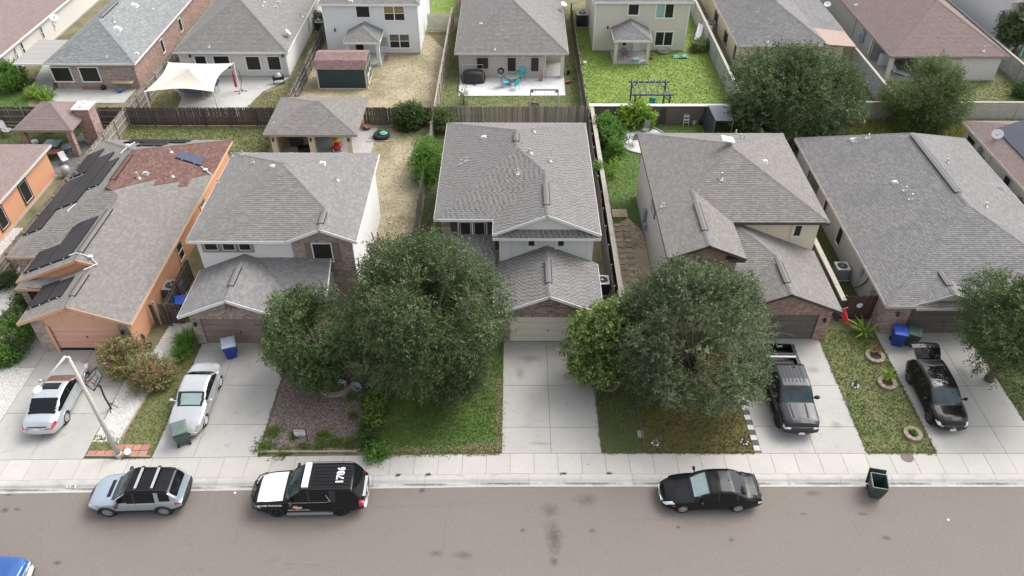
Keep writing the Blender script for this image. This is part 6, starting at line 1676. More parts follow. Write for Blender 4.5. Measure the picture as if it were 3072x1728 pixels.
# state trooper sport utility
tah = dict(L=5.3, W=2.04, wb=3.07, foh=.98, r=.40, bot=[(0, .42), (.3, .32), (1, .3), (4.6, .36), (5.3, .52)],
 top=[(0, .92), (.1, 1.06), (.5, 1.16), (1.5, 1.24), (2.28, 1.85), (2.75, 1.93), (4.2, 1.93), (4.82, 1.87), (5.18, 1.2), (5.3, .98)], belt=[(0, .86), (.3, 1.02), (1.45, 1.14), (4.9, 1.17), (5.3, .96)],
 glass=(1.75, 4.85), screens=(1.52, 2.24, 4.84, 5.14), pillars=((2.72, .05), (3.85, .16)), split=2.75, k=.05, paint=P_BLACK, tum=.2, fa=.14, ra=.08, rt=.5, mir=1.85, msz=1.25, mirm=M_TRIMK, handles=(2.6, 3.6), seams=(1.75, 2.72, 3.82), rim=M_RIMD, spokes=5, spw=.1, lip=.02,
 rules=(lambda s, y, z, sg: 'hood' if sg in (6, 7) and .1 < s < 1.42 and y < .86 else None,
   lambda s, y, z, sg: 'taillight' if sg in (2, 3, 4, 5) and s > 5.08 and .78 < z < 1.16 else None,
   lambda s, y, z, sg: 'headlight' if ((sg in (3, 4) and s < .28) or (sg == -1 and y > .62)) and .72 < z < .84 else None,
   lambda s, y, z, sg: 'grille' if sg == -1 and y < .6 and .56 < z < .9 else None,
   lambda s, y, z, sg: 'lower_bumper' if (sg in (-1, -2)) and z < .5 else None))
t, x0, md = build_car(tah, 'police_suv', 'black state trooper sport utility with white hood and roof light bar', 'police car', (-10.31, 23.53, ROAD_Z), math.radians(181.3), 1.02)
b = MB(); b.bb(x0 - 2.72, x0 - 2.42, -.72, .72, 1.97, 2.08); lb = b.build('light_bar', M_PLAST_W, t)
for y in (-.16, .16):
 c = MB(); c.bb(x0 - 2.725, x0 - 2.415, y - .008, y + .008, 1.968, 2.083); c.build('seam', M_GREYM, lb)
for y in (-.6, .6):
 c = MB(); c.bb(x0 - 2.62, x0 - 2.52, y - .05, y + .05, 1.9, 1.975); c.build('bracket', M_TRIMK, lb)
M_LETTER = mat('white_vinyl', (.8, .8, .8), rough=.5)
def letters(par, txt, size, m, loc, rot, bold=.02, sx=1.0):
 c = bpy.data.curves.new('text', 'FONT'); c.body = txt; c.size = size; c.align_x = 'CENTER'; c.align_y = 'CENTER'; c.extrude = .003; c.offset = bold * size; c.resolution_u = 3
 o = bpy.data.objects.new('text', c); COL.objects.link(o); dg = bpy.context.evaluated_depsgraph_get(); me = bpy.data.meshes.new_from_object(o.evaluated_get(dg))
 bpy.data.objects.remove(o); bpy.data.curves.remove(c); me.materials.clear(); me.materials.append(m)
 o = bpy.data.objects.new('lettering', me); link(o, par); o.location = loc; o.rotation_euler = rot; o.scale = (sx, 1, 1); o['kind'] = 'stuff'
 return o
letters(t, '1786', .5, M_LETTER, (x0 - 4.2, -.02, 1.94), (0, 0, -math.pi / 2), .035, 1.0)
rs = (math.pi / 2, 0, math.pi)
letters(t, 'STATE TROOPER', .155, M_LETTER, (x0 - .78, 1.026, .99), rs, .03); letters(t, 'TEXAS HIGHWAY PATROL', .085, M_LETTER, (x0 - 2.12, 1.026, .62), rs, .02, 1.05)
emb = MB(); tex = [(-.14, .17), (.02, .17), (.02, .06), (.18, .03), (.2, -.06), (.1, -.1), (.03, -.19), (-.03, -.17), (-.08, -.08), (-.15, -.08), (-.22, .0), (-.14, .02)]
emb.extr([(x0 - 2.08 - 1.25 * px, 1.023, .82 + .8 * pz) for px, pz in tex], (0, .006, 0)); e_ = emb.build('door_emblem', mat('emblem_orange', (.72, .33, .2), rough=.5), t)
letters(t, 'TROOPER', .1, M_LETTER, (x0 - 2.1, 1.031, .83), rs, .03)
for (s0, z0, s1, z1) in ((1.7, 1.165, 3.55, 1.185), (3.55, 1.185, 3.72, 1.24), (3.72, 1.24, 3.55, 1.62)):
 for sg in (1, -1):
  b = MB(); yy = lambda z: sg * (1.0 - max(0, (z - 1.16)) * .24); b.beam((x0 - s0, yy(z0), z0), (x0 - s1, yy(z1), z1), .02, .03); b.build('window_trim', M_CHROME, t)
for sg in (1, -1):
 b = MB(); b.bb(x0 - 3.75, x0 - 1.5, sg * 1.0 - .09, sg * 1.0 + .09, .3, .36); b.build('running_board', M_GREYM, t)
 b = MB(); b.tube([(x0 - 2.3, sg * .8, 1.93), (x0 - 2.5, sg * .8, 1.975), (x0 - 4.6, sg * .8, 1.97), (x0 - 4.8, sg * .78, 1.9)], .02, 5); b.build('roof_rail', M_TRIMK, t)
for y in (-.5, -.3, -.1, .1, .3, .5):
 b = MB(); b.bb(x0 - 4.7, x0 - 2.9, y - .012, y + .012, 1.93, 1.945); b.build('roof_rib', P_BLACK, t)
gd = MB()
for sg in (1, -1):
 gd.tube([(x0 + .02, sg * .42, .45), (x0 + .2, sg * .42, .5), (x0 + .25, sg * .42, .8), (x0 + .2, sg * .42, 1.02), (x0 + .1, sg * .4, 1.08)], .045, 6)
 gd.tube([(x0 + .24, sg * .42, .62), (x0 + .15, sg * .85, .6), (x0 - .2, sg * 1.05, .62), (x0 - .2, sg * 1.06, .85), (x0 + .12, sg * .85, .9), (x0 + .23, sg * .42, .95)], .035, 6)
for z in (.55, .78, 1.0): gd.tube([(x0 + .23, -.42, z), (x0 + .25, 0, z), (x0 + .23, .42, z)], .035, 6)
gd.build('push_bumper', M_TRIMK, t, smooth=True)
b = MB(); b.bb(x0 - 5.42, x0 - 5.22, -.9, .9, .55, .62); b.bb(x0 - 5.36, x0 - 5.2, -.6, .6, 1.02, 1.1); b.build('rear_bumper', M_CHROME, t); plate(t, x0 - 5.37, .82)

# ice blue sport utility with black roof
dis = dict(L=4.6, W=1.94, wb=2.74, foh=.9, r=.365, bot=[(0, .4), (.3, .3), (.9, .3), (4.0, .34), (4.6, .48)],
 top=[(0, .74), (.12, .88), (.5, .99), (1.25, 1.07), (2.02, 1.64), (2.5, 1.71), (3.5, 1.68), (4.1, 1.58), (4.46, 1.14), (4.6, .86)], belt=[(0, .66), (.3, .86), (1.2, .99), (4.2, 1.06), (4.6, .84)],
 glass=(1.55, 4.12), screens=(1.22, 2.0, 4.06, 4.42), pillars=((2.42, .045), (3.5, .1)), split=2.45, paint=P_ICE, tum=.24, mir=1.62, mirm=M_TRIMK, msz=1.15, handles=(2.25, 3.2), seams=(1.35, 2.42, 3.35), spokes=10, spw=.05, lip=.04, lipm=M_TRIMK, clad=True, roof_part=True,
 rules=(lambda s, y, z, sg: 'taillight' if sg in (3, 4) and s > 4.3 and .84 < z < 1.05 else None,
   lambda s, y, z, sg: 'headlight' if ((sg in (3, 4, 5) and s < .5) or (sg == -1 and y > .55)) and .66 < z < .82 else None,
   lambda s, y, z, sg: 'body' if sg == 5 and 3.38 < s < 3.62 else None,
   lambda s, y, z, sg: 'hood_vent' if sg == 7 and .88 < s < 1.12 and y < .5 else None,
   lambda s, y, z, sg: 'lower_bumper' if (sg in (-1, -2)) and z < .52 else None), mats=dict(roof_panel=P_BLACK, hood_vent=P_GREY))
dis['rules'] = dis['rules'] + (lambda s, y, z, sg: None,)
t, x0, md = build_car(dis, 'parked_suv', 'ice blue sport utility with black roof and two silver crossbars', 'car', (-18.94, 23.47, ROAD_Z), math.radians(181.8), 1.02)
for s_ in (2.55, 3.35):
 b = MB(); b.bb(x0 - s_ - .06, x0 - s_ + .06, -.62, .62, 1.79, 1.83); cb = b.build('crossbar', M_GALV, t)
 for sg in (1, -1):
  c = MB(); c.bb(x0 - s_ - .07, x0 - s_ + .07, sg * .66 - .05, sg * .66 + .05, 1.68, 1.83); c.build('foot', M_TRIMK, cb)
for sg in (1, -1):
 b = MB(); b.tube([(x0 - 2.1, sg * .68, 1.66), (x0 - 2.3, sg * .68, 1.745), (x0 - 3.9, sg * .68, 1.7), (x0 - 4.05, sg * .67, 1.6)], .022, 5); b.build('roof_rail', M_TRIMK, t)
b = MB(); b.lathe([(.05, 0), (.03, .07), (0, .08)], 6, (x0 - 3.75, 0, 1.64)); b.build('antenna', M_TRIMK, t); plate(t, x0 - 4.66, .8)

# black four door sedan on the street
sed_top = [(0, .56), (.12, .70), (.6, .83), (1.35, .93), (2.22, 1.39), (2.7, 1.45), (3.35, 1.42), (4.12, 1.06), (4.6, 1.03), (4.76, .95), (4.83, .74)]
sed = dict(L=4.83, W=1.83, wb=2.73, foh=.95, r=.325, bot=[(0, .3), (.3, .22), (1, .21), (4.2, .25), (4.83, .4)], top=sed_top, belt=[(0, .5), (.35, .72), (1.3, .88), (4.1, .95), (4.83, .72)],
 glass=(1.7, 3.95), screens=(1.38, 2.2, 3.4, 4.1), pillars=((2.62, .04), (3.55, .035)), split=2.6, paint=P_BLACK, mir=1.75, handles=(2.45, 3.4), seams=(1.5, 2.62, 3.6), spokes=6, spw=.085, ft=1.1, fa=.24,
 rules=(lambda s, y, z, sg: 'headlight' if ((sg in (4, 5) and .06 < s < .5) or (sg == -1 and y > .55) or (sg in (5,) and s < .3)) and .5 < z < .74 and y > .48 else None,
   lambda s, y, z, sg: 'chrome' if sg == -1 and y < .48 and .42 < z < .56 else None,
   lambda s, y, z, sg: 'taillight' if ((sg in (3, 4) and s > 4.6) or (sg == -2 and y > .5)) and .66 < z < .86 else None,
   lambda s, y, z, sg: 'marker' if sg == 3 and .38 < s < .58 and .5 < z < .56 else None), mats=dict(windshield=M_CGLASS_T, taillight=mat('clear_tail', (.55, .5, .5), (.7, .68, .68), 20, .15)))
t, x0, md = build_car(sed, 'parked_sedan', 'black sedan with pale sunshade behind the windshield, parked on the street', 'car', (9.89, 23.72, ROAD_Z), math.radians(181), 1.02)
def sunshade(t, made, k=.86, drop=.045):
 src = made['windshield'].data; co = np.array([v.co for v in src.vertices]); c = co.mean(0); b = MB()
 b.v = [tuple(c + (p - c) * np.array([k, k, k]) + np.array([-.03, 0, -drop])) for p in co]; b.f = [tuple(p.vertices) for p in src.polygons]; b.t = [0.0] * len(b.f)
 b.build('sunshade', M_SHADE, t, fix=False)
sunshade(t, md)
b = MB(); b.tube([(x0 - 4.62, -.6, 1.02), (x0 - 4.66, -.6, 1.1), (x0 - 4.7, 0, 1.12), (x0 - 4.66, .6, 1.1), (x0 - 4.62, .6, 1.02)], .025, 5); b.build('spoiler', P_BLACK, t); plate(t, x0 + .1, .42, y=.0)
b = MB(); b.lathe([(.04, 0), (.02, .06), (0, .07)], 6, (x0 - 3.2, 0, 1.42)); b.build('antenna', M_TRIMK, t)
for k in range(3):
 b = MB(); b.bb(x0 + .075, x0 + .105, -.46, .46, .43 + k * .045, .45 + k * .045); b.build('grille_bar', M_CHROME, t)

# silver sedan with sunroof, rear towards the street
alt = dict(sed); alt.update(L=4.88, W=1.84, wb=2.8, foh=.97, r=.335, paint=P_SILVER2, spokes=9, spw=.055, pillars=((2.62, .04),), glass=(1.7, 4.0),
 top=[(0, .58), (.12, .72), (.6, .85), (1.3, .95), (2.15, 1.4), (2.65, 1.465), (3.35, 1.43), (4.2, 1.08), (4.66, 1.06), (4.8, .95), (4.88, .74)], belt=[(0, .52), (.35, .74), (1.3, .9), (4.1, .98), (4.88, .76)], screens=(1.32, 2.13, 3.36, 4.16),
 rules=(lambda s, y, z, sg: 'headlight' if (sg in (4, 5) and .06 < s < .6) and .5 < z < .8 and y > .5 else None,
   lambda s, y, z, sg: 'taillight' if ((sg in (3, 4, 5) and s > 4.5 and .72 < z < .96 and z > .72 + (4.88 - s) * .3) or (sg == -2 and y > .42 and .74 < z < .88)) else None,
   lambda s, y, z, sg: 'sunroof' if sg == 7 and 2.3 < s < 2.78 and y < .42 else None,
   lambda s, y, z, sg: 'lower_bumper' if sg == -2 and z < .46 and y < .6 else None), mats=dict(windshield=mat('brown_shade_glass', (.15, .085, .07), (.19, .11, .095), 4, .1, spec=.8)))
t, x0, md = build_car(alt, 'parked_sedan', 'silver sedan with sunroof behind the street lamp, tail to the street', 'car', (-25.97, 29.98, .014), math.radians(92.4), 1.07)
plate(t, x0 - 4.955, .78)
b = MB(); b.bb(x0 - 4.92, x0 - 4.86, -.5, .5, .88, .9); b.build('trunk_seam', M_TRIMK, t)
b = MB(); b.lathe([(.04, 0), (.02, .06), (0, .07)], 6, (x0 - 3.1, 0, 1.44)); b.build('antenna', P_SILVER2, t)
# silver two door coupe, nose to the street
cou = dict(sed); cou.update(L=4.6, W=1.74, wb=2.64, foh=.98, r=.31, paint=P_SILVER, rim=mat('pale_rim', (.62, .62, .61), rough=.4), spokes=7, spw=.09,
 top=[(0, .5), (.12, .62), (.6, .76), (1.4, .9), (2.15, 1.28), (2.6, 1.35), (3.2, 1.32), (3.75, 1.02), (4.4, .98), (4.52, .9), (4.6, .68)], belt=[(0, .46), (.35, .66), (1.3, .84), (3.8, .93), (4.6, .7)], glass=(1.75, 3.55), screens=(1.42, 2.12, 3.26, 3.72), pillars=((2.95, .03),), split=2.95, handles=(2.75,), seams=(1.5, 2.95), mir=1.75, ft=1.2, fa=.26,
 rules=(lambda s, y, z, sg: 'headlight' if ((sg in (4, 5) and .04 < s < .4) or (sg == -1 and y > .5)) and .48 < z < .66 and y > .38 else None,
   lambda s, y, z, sg: 'grille' if sg == -1 and y < .4 and .44 < z < .52 else None,
   lambda s, y, z, sg: 'taillight' if (sg in (3, 4) and s > 4.4) and .64 < z < .82 else None), mats=dict(windshield=M_CGLASS_T, headlight=mat('smoked_lamp', (.2, .2, .2), (.35, .36, .36), 14, .1)))
t, x0, md = build_car(cou, 'parked_coupe', 'silver two door coupe with crumpled sunshade, nose to the street', 'car', (-18.06, 29.8, .014), math.radians(-89.4), 1.09)
sunshade(t, md, .78)
# black crossover with open tailgate
suv = dict(L=4.64, W=1.89, wb=2.9, foh=.86, r=.36, bot=[(0, .36), (.3, .26), (1, .24), (4.0, .3), (4.64, .46)],
 top=[(0, .66), (.12, .80), (.5, .93), (1.1, 1.02), (1.95, 1.52), (2.5, 1.6), (3.5, 1.58), (4.15, 1.46), (4.5, 1.06), (4.64, .8)], belt=[(0, .6), (.35, .8), (1.1, .95), (4.2, 1.02), (4.64, .8)],
 glass=(1.5, 4.0), screens=(1.08, 1.93, 4.2, 4.45), pillars=((2.45, .035), (3.5, .05)), split=2.45, paint=P_BLACK, mir=1.5, handles=(2.2, 3.15), seams=(1.3, 2.45, 3.4), rim=mat('grey_rim', (.1, .1, .105), rough=.35, metal=.5), spokes=5, spw=.12, lip=.03, lipm=M_TRIMK, clad=True,
 cut=lambda s, y, z, sg: s > 4.1 and sg in (6, 7),
 rules=(lambda s, y, z, sg: 'headlight' if ((sg in (4, 5) and .04 < s < .5) or (sg == -1 and y > .55)) and .6 < z < .74 and y > .5 else None,
   lambda s, y, z, sg: 'sunroof' if sg == 7 and 2.05 < s < 3.5 and y < .5 else None,
   lambda s, y, z, sg: 'taillight' if sg in (3, 4) and s > 4.35 and .8 < z < 1.0 else None,
   lambda s, y, z, sg: 'lower_bumper' if sg == -1 and z < .42 else None))
t, x0, md = build_car(suv, 'parked_crossover', 'glossy black crossover with raised tailgate on the right driveway', 'car', (24.13, 30.22, .014), math.radians(-91), 1.04)
# raised tailgate: a curved door hinged at the roof edge
tg = thing  # (kept as parts of the car)
rows_ = [(0, .0, .66), (.3, .05, .72), (.62, .06, .76), (.9, .0, .78), (1.1, -.14, .76), (1.2, -.3, .72)]
hx, hz, ang = x0 - 4.12, 1.5, math.radians(22)
def gate_pts(inset, lift):
 out = []
 for (u, dz, hw_) in rows_:
  xx = hx - (u * math.cos(ang)) - (dz + lift) * -math.sin(ang) * 0; zz = hz + u * math.sin(ang) + dz + lift
  out.append([(xx, y * (hw_ - inset), zz - .05 * y * y) for y in (-1, -.5, 0, .5, 1)])
 return out
G0, G1 = gate_pts(0, 0), gate_pts(.03, -.09); b = MB(); n5 = 5
vs = [p for r in G0 for p in r] + [p for r in G1 for p in r]; k = len(rows_) * n5; fs = []
for i in range(len(rows_) - 1):
 for j in range(4):
  fs.append((i * 5 + j, (i + 1) * 5 + j, (i + 1) * 5 + j + 1, i * 5 + j + 1)); fs.append((k + i * 5 + j, k + i * 5 + j + 1, k + (i + 1) * 5 + j + 1, k + (i + 1) * 5 + j))
edge = [j for j in range(5)] + [i * 5 + 4 for i in range(1, len(rows_))] + [(len(rows_) - 1) * 5 + j for j in range(3, -1, -1)] + [i * 5 for i in range(len(rows_) - 2, 0, -1)]
for a, e in zip(edge, edge[1:] + edge[:1]): fs.append((a, e, k + e, k + a))
b.add(vs, fs); gate = b.build('tailgate', P_BLACK, t)
gl = gate_pts(.1, .012); b = MB()
for i in (0, 1):
 for j in range(4): b.add([gl[i][j], gl[i + 1][j], gl[i + 1][j + 1], gl[i][j + 1]], ((0, 1, 2, 3),))
b.build('rear_window', M_CGLASS, gate); b = MB(); b.bb(hx - 1.2, hx - 1.14, -.5, .5, hz + .06, hz + .1); b.build('handle', M_TRIMK, gate)
for sg in (1, -1):
 b = MB(); b.cyl((x0 - 4.25, sg * .62, 1.1), (hx - .55, sg * .64, hz + .2), .015); b.build('gas_strut', M_GALV, gate)
b = MB(); b.bb(x0 - 4.5, x0 - 3.6, -.6, .6, .6, .8); b.build('cargo_floor', M_TRIMK, t); plate(t, x0 + .1, .42)
b = MB(); b.lathe([(.0, 0), (.05, .0), (.05, .012), (0, .014)], 12, (x0 + .095, 0, .6), axis='X'); b.build('emblem', M_CHROME, t)
# graphite pickup
ram = dict(L=5.85, W=2.05, wb=3.67, foh=.98, r=.42, bot=[(0, .5), (.3, .42), (1, .42), (5.0, .48), (5.85, .6)],
 top=[(0, .92), (.08, 1.1), (.5, 1.2), (1.4, 1.28), (2.08, 1.86), (2.5, 1.95), (3.55, 1.95), (3.78, 1.86), (3.88, 1.36), (5.8, 1.36), (5.85, 1.3)], belt=[(0, .88), (.3, 1.08), (1.4, 1.2), (3.9, 1.28), (5.7, 1.34), (5.85, 1.3)],
 glass=(1.7, 3.74), screens=(1.42, 2.06, 3.72, 3.88), pillars=((2.72, .05),), split=2.72, paint=P_GREY, tum=.2, fa=.1, ra=.02, k=.04, mir=1.75, msz=1.35, mirm=M_TRIMK, handles=(2.55, 3.45), seams=(1.65, 2.72, 3.68), rim=M_RIMD, spokes=6, spw=.1, lip=.04, lipm=M_TRIMK, rearlow=.1,
 cut=lambda s, y, z, sg: s > 3.92 and (sg in (6, 7) or sg == 5),
 rules=(lambda s, y, z, sg: 'grille' if sg == -1 and .72 < z < .98 and y < .62 else None, lambda s, y, z, sg: 'headlight' if ((sg == -1 and y > .62) or (sg in (3, 4) and s < .2)) and .8 < z < .96 else None,
   lambda s, y, z, sg: 'lower_bumper' if sg == -1 and z < .7 else None, lambda s, y, z, sg: 'taillight' if sg in (3, 4) and s > 5.72 and .9 < z < 1.25 else None))
t, x0, md = build_car(ram, 'pickup_truck', 'graphite pickup truck with open bed, nose to the street', 'truck', (15.66, 30.35, .014), math.radians(-90.5), 1.03)
b = MB(); b.bb(x0 - 5.8, x0 - 3.9, -.8, .8, .78, .84); b.build('bed_floor', M_TRIMK, t)
for sg in (1, -1):
 b = MB(); b.bb(x0 - 5.8, x0 - 3.9, sg * .86 - .08, sg * .86 + .12 * sg + (.0 if sg > 0 else 0), .8, 1.36) if sg > 0 else b.bb(x0 - 5.8, x0 - 3.9, -.98, -.78, .8, 1.36); b.build('bed_side', P_GREY, t)
b = MB(); b.bb(x0 - 5.86, x0 - 5.78, -.8, .8, .7, 1.36); b.build('tailgate', P_GREY, t); b = MB(); b.bb(x0 - 3.98, x0 - 3.88, -.84, .84, .78, 1.38); b.build('bulkhead', P_GREY, t)
b = MB(); b.bb(x0 - 4.85, x0 - 4.72, -.82, .82, 1.3, 1.38); b.build('bed_bar', M_GREYM, t); b = MB(); b.bb(x0 - 5.1, x0 - 4.95, -.82, .82, 1.3, 1.36); b.build('bed_bar', M_TRIMK, t)
b = MB(); b.bb(x0 - 4.7, x0 - 4.0, -.75, .72, 1.1, 1.16); b.build('tonneau_panel', M_TRIMK, t)
for y in (-.42, .42):
 b = MB(); b.beam((x0 - .45, y * .9, 1.215), (x0 - 1.35, y, 1.285), .05, .02); b.build('hood_stripe', M_TRIMK, t)
for y in (-.5, -.3, -.1, .1, .3, .5):
 b = MB(); b.bb(x0 - 3.5, x0 - 2.35, y - .014, y + .014, 1.945, 1.962); b.build('roof_rib', P_GREY, t)
b = MB(); b.lathe([(.05, 0), (.03, .08), (0, .09)], 6, (x0 - 3.4, .2, 1.95)); b.build('antenna', M_TRIMK, t); plate(t, x0 + .13, .56, y=.02)
for sg in (1, -1):
 b = MB(); b.bb(x0 - 3.9, x0 - 1.4, sg * 1.02 - .08, sg * 1.02 + .08, .4, .45); b.build('running_board', M_TRIMK, t)
# corner of a blue pickup at the lower left
blu = dict(ram); blu.update(paint=P_BLUE, rim=M_RIM, mats=dict(grille=M_CHROME, lower_bumper=M_CHROME), fa=.14, lipm=P_BLUE)
t, x0, md = build_car(blu, 'pickup_truck', 'blue pickup nose with chrome grille at the lower left corner', 'truck', (-25.4, 18.55, ROAD_Z), math.radians(1), 1.02)
for z in (.78, .86, .94):
 b = MB(); b.tube([(x0 + .02, -.6, z), (x0 + .11, 0, z), (x0 + .02, .6, z)], .016, 5); b.build('grille_bar', M_CHROME, t)
b = MB(); b.tube([(x0 - .15, -.98, .6), (x0 + .1, -.7, .6), (x0 + .18, 0, .6), (x0 + .1, .7, .6), (x0 - .15, .98, .6)], .07, 6); b.build('bumper', M_CHROME, t, smooth=True)
b = MB(); b.tube([(x0 - .12, -.96, .5), (x0 + .12, -.7, .5), (x0 + .2, 0, .5), (x0 + .12, .7, .5), (x0 - .12, .96, .5)], .05, 6); b.build('lower_bumper', M_TRIMK, t, smooth=True)

# ------------------------------------------------------------------ solar panels on the orange house
M_SOLAR = mat('solar_black', (.010, .010, .014), (.016, .016, .022), 3, .3, spec=.25)
M_SOLARB = mat('solar_blue', (.035, .045, .085), (.05, .06, .11), 3, .2, spec=.6)
pt1 = .405
def array_on(label, xe, ze, rects, cell=(1.02, 1.68), m=M_SOLAR, side=-1, pt_=pt1, back=None, lift=.12):
 """rects in roof plan (x0,x1,y0,y1); slope rises towards +x when side=-1"""
 def z(x, y):
  if back is not None: return back[1] + pt_ * (back[0] - y) + lift
  return ze + pt_ * ((x - xe) if side < 0 else (xe - x)) + lift
 cx = sum(r[0] + r[1] for r in rects) / 2 / len(rects); cy = sum(r[2] + r[3] for r in rects) / 2 / len(rects)
 t = thing('solar_array', label, 'solar panels', (cx, cy, z(cx, cy) - lift))
 for (a, e, c, d) in rects:
  nx, ny = max(1, round((e - a) / (cell[1] * .927 if cell[1] > 1.2 else cell[1]))), max(1, round((d - c) / cell[0]))
  for i in range(nx):
   for j in range(ny):
    u0, u1 = a + (e - a) * i / nx + .012, a + (e - a) * (i + 1) / nx - .012; v0, v1 = c + (d - c) * j / ny + .008, c + (d - c) * (j + 1) / ny - .008
    b = MB(); b.slab([(u0, v0, z(u0, v0)), (u1, v0, z(u1, v0)), (u1, v1, z(u1, v1)), (u0, v1, z(u0, v1))], .04); b.build('panel', m, t, world=True)
  for f in (.25, .75):
   b = MB()
   if back is None: x = a + (e - a) / max(nx, 1) * f; b.beam((x, c - .08, z(x, c) - .06), (x, d + .08, z(x, d) - .06), .04, .04)
   else: y = c + (d - c) * f; b.beam((a - .08, y, z(a, y) - .06), (e + .08, y, z(e, y) - .06), .04, .04)
   b.build('rail', M_GALV, t, world=True)
   b = MB(); x = a + (e - a) * f; b.box(x, c - .03, z(x, c) - .05, .07, .07, .06); b.build('end_clamp', M_GALV, t, world=True)
 return t
array_on('long black solar array on the left rear slope of the orange house', -33.1, 2.7, [(-33.1, -31.6, 42.3, 48.9), (-31.58, -29.95, 44.5, 51.2), (-29.93, -28.85, 46.0, 49.6), (-33.1, -31.6, 49.4, 52.8)])
array_on('stepped black solar array above the orange porch', -31.23, 2.7, [(-31.05, -29.45, 38.15, 40.35), (-29.43, -27.55, 38.15, 42.5)])
array_on('small black solar array on the left slope of the orange garage', -29.3, 2.7, [(-29.3, -28.0, 34.85, 37.0), (-27.98, -26.85, 34.95, 36.8)])
array_on('flat dark solar array on the rear slope of the orange house', 0, 0, [(-30.4, -25.6, 53.4, 55.0), (-28.6, -26.7, 51.8, 53.38)], cell=(1.6, 1.02), back=(55.3, 2.7))
array_on('single blue solar heater panel on the red shingles', -22.6, 2.76, [(-25.26, -23.55, 50.6, 51.6)], cell=(1.0, 1.9), m=M_SOLARB, side=1)
t6 = array_on('large dark blue solar array on the right edge house', 37.3, 2.7, [(38.6, 40.7, 44.0, 56.2), (40.72, 42.2, 44.0, 56.2)], m=mat('solar_indigo', (.03, .032, .055), (.04, .042, .07), 3, .2, spec=.6), pt_=.42, cell=(1.75, 2.1))
def conduit(label, pts, face_off=.06):
 t = thing('roof_conduit', label, 'conduit', tuple(pts[0])); b = MB(); b.tube([tuple(p) for p in pts], .03, 5); b.build('pipe', M_PLAST_W, t, world=True)
 q = pts[len(pts) // 2]; b = MB(); b.box(q[0], q[1], q[2] + .05, .26, .2, .12); b.build('junction_box', M_PLAST_W, t, world=True)
def zr(x, xe): return 2.7 + pt1 * (x - xe) + .07
conduit('white conduit between the two large solar arrays', [(-29.9, 44.2, zr(-29.9, -33.1)), (-30.2, 43.6, zr(-30.2, -33.1)), (-29.9, 42.9, zr(-29.9, -32.2)), (-29.6, 42.6, zr(-29.6, -32.0))])
conduit('white conduit from the porch solar array to the garage slope', [(-27.5, 38.0, 4.45), (-27.1, 38.2, 4.5), (-26.2, 38.0, 4.32), (-25.7, 37.6, 4.1), (-26.2, 36.9, 4.2)])
conduit('white conduit from the blue panel to the right eave', [(-23.5, 50.5, 3.2), (-23.1, 50.2, 3.05), (-22.6, 49.9, 2.85)])
conduit('white conduit near the rear ridge of the orange house', [(-28.3, 51.4, 4.75), (-28.6, 50.8, 4.75), (-28.9, 50.0, 4.6)])

# ------------------------------------------------------------------ dishes
def dish(label, p, aim, r=.36, mast=.5):
 t = thing('satellite_dish', label, 'satellite dish', tuple(p)); a = Vector(aim).normalized(); q = Vector((0, 0, mast))
 b = MB(); b.cyl((0, 0, -.1), q, .03); b.cyl((-.25, .1, -.05), q * .7, .015); b.cyl((.25, .1, -.05), q * .7, .015); b.build('mast', M_GREYM, t)
 b = MB(); b.lathe([(.001, 0), (r * .5, .03), (r, .12), (r * 1.02, .115), (r * .5, .015), (.001, -.015)], 18, sq=.9); o = b.build('reflector', M_PLAST_W, t, smooth=True); o.rotation_euler = a.to_track_quat('Z', 'Y').to_euler(); o.location = q
 b = MB(); b.cyl(q + Vector((0, 0, -.1)), q + a * .5 + Vector((0, 0, -.16)), .018); b.box(*(q + a * .52 + Vector((0, 0, -.14))), .12, .1, .1); b.build('receiver_arm', M_GREYM, t)
dish('white dish on the roof edge of the right edge house, upper', g(2985, 420, 3.0), (-.5, -.6, .6), .42); dish('white dish low on the wall of the right edge house', g(2990, 590, 2.6), (-.5, -.6, .6), .42)
dish('small dish on the right roof edge of the pale sided house', g(865, 112, 3.0), (.6, .1, .5)); dish('dish on the right roof edge of the turquoise patio house', g(1690, 28, 3.0), (.3, -.3, .8))
dish('dish on the block wall by the mauve roofed house', g(2478, 28, 2.3), (-.2, -.5, .8)); dish('dish in front of the far left white house', g(166, 68, 2.4), (.5, -.6, .6), .4)
p, n = H4.hit(2180, 437); t = thing('flat_antenna', 'white rectangular flat antenna on the ridge of the brown trimmed house', 'antenna', tuple(p + Vector((0, 0, .02))))
b = MB(); b.box(0, 0, 0, .95, .5, .05); o = b.build('plate', M_PLAST_W, t); o.location = (0, 0, .48); o.rotation_euler = (math.radians(18), .3, .25)
b = MB(); b.cyl((0, .05, 0), (0, .05, .45), .035)
for dx, dy in ((-.4, -.2), (.4, -.2), (0, .4)): b.cyl((dx, dy, .0), (0, .05, .2), .02)
b.build('mast', M_GREYM, t)

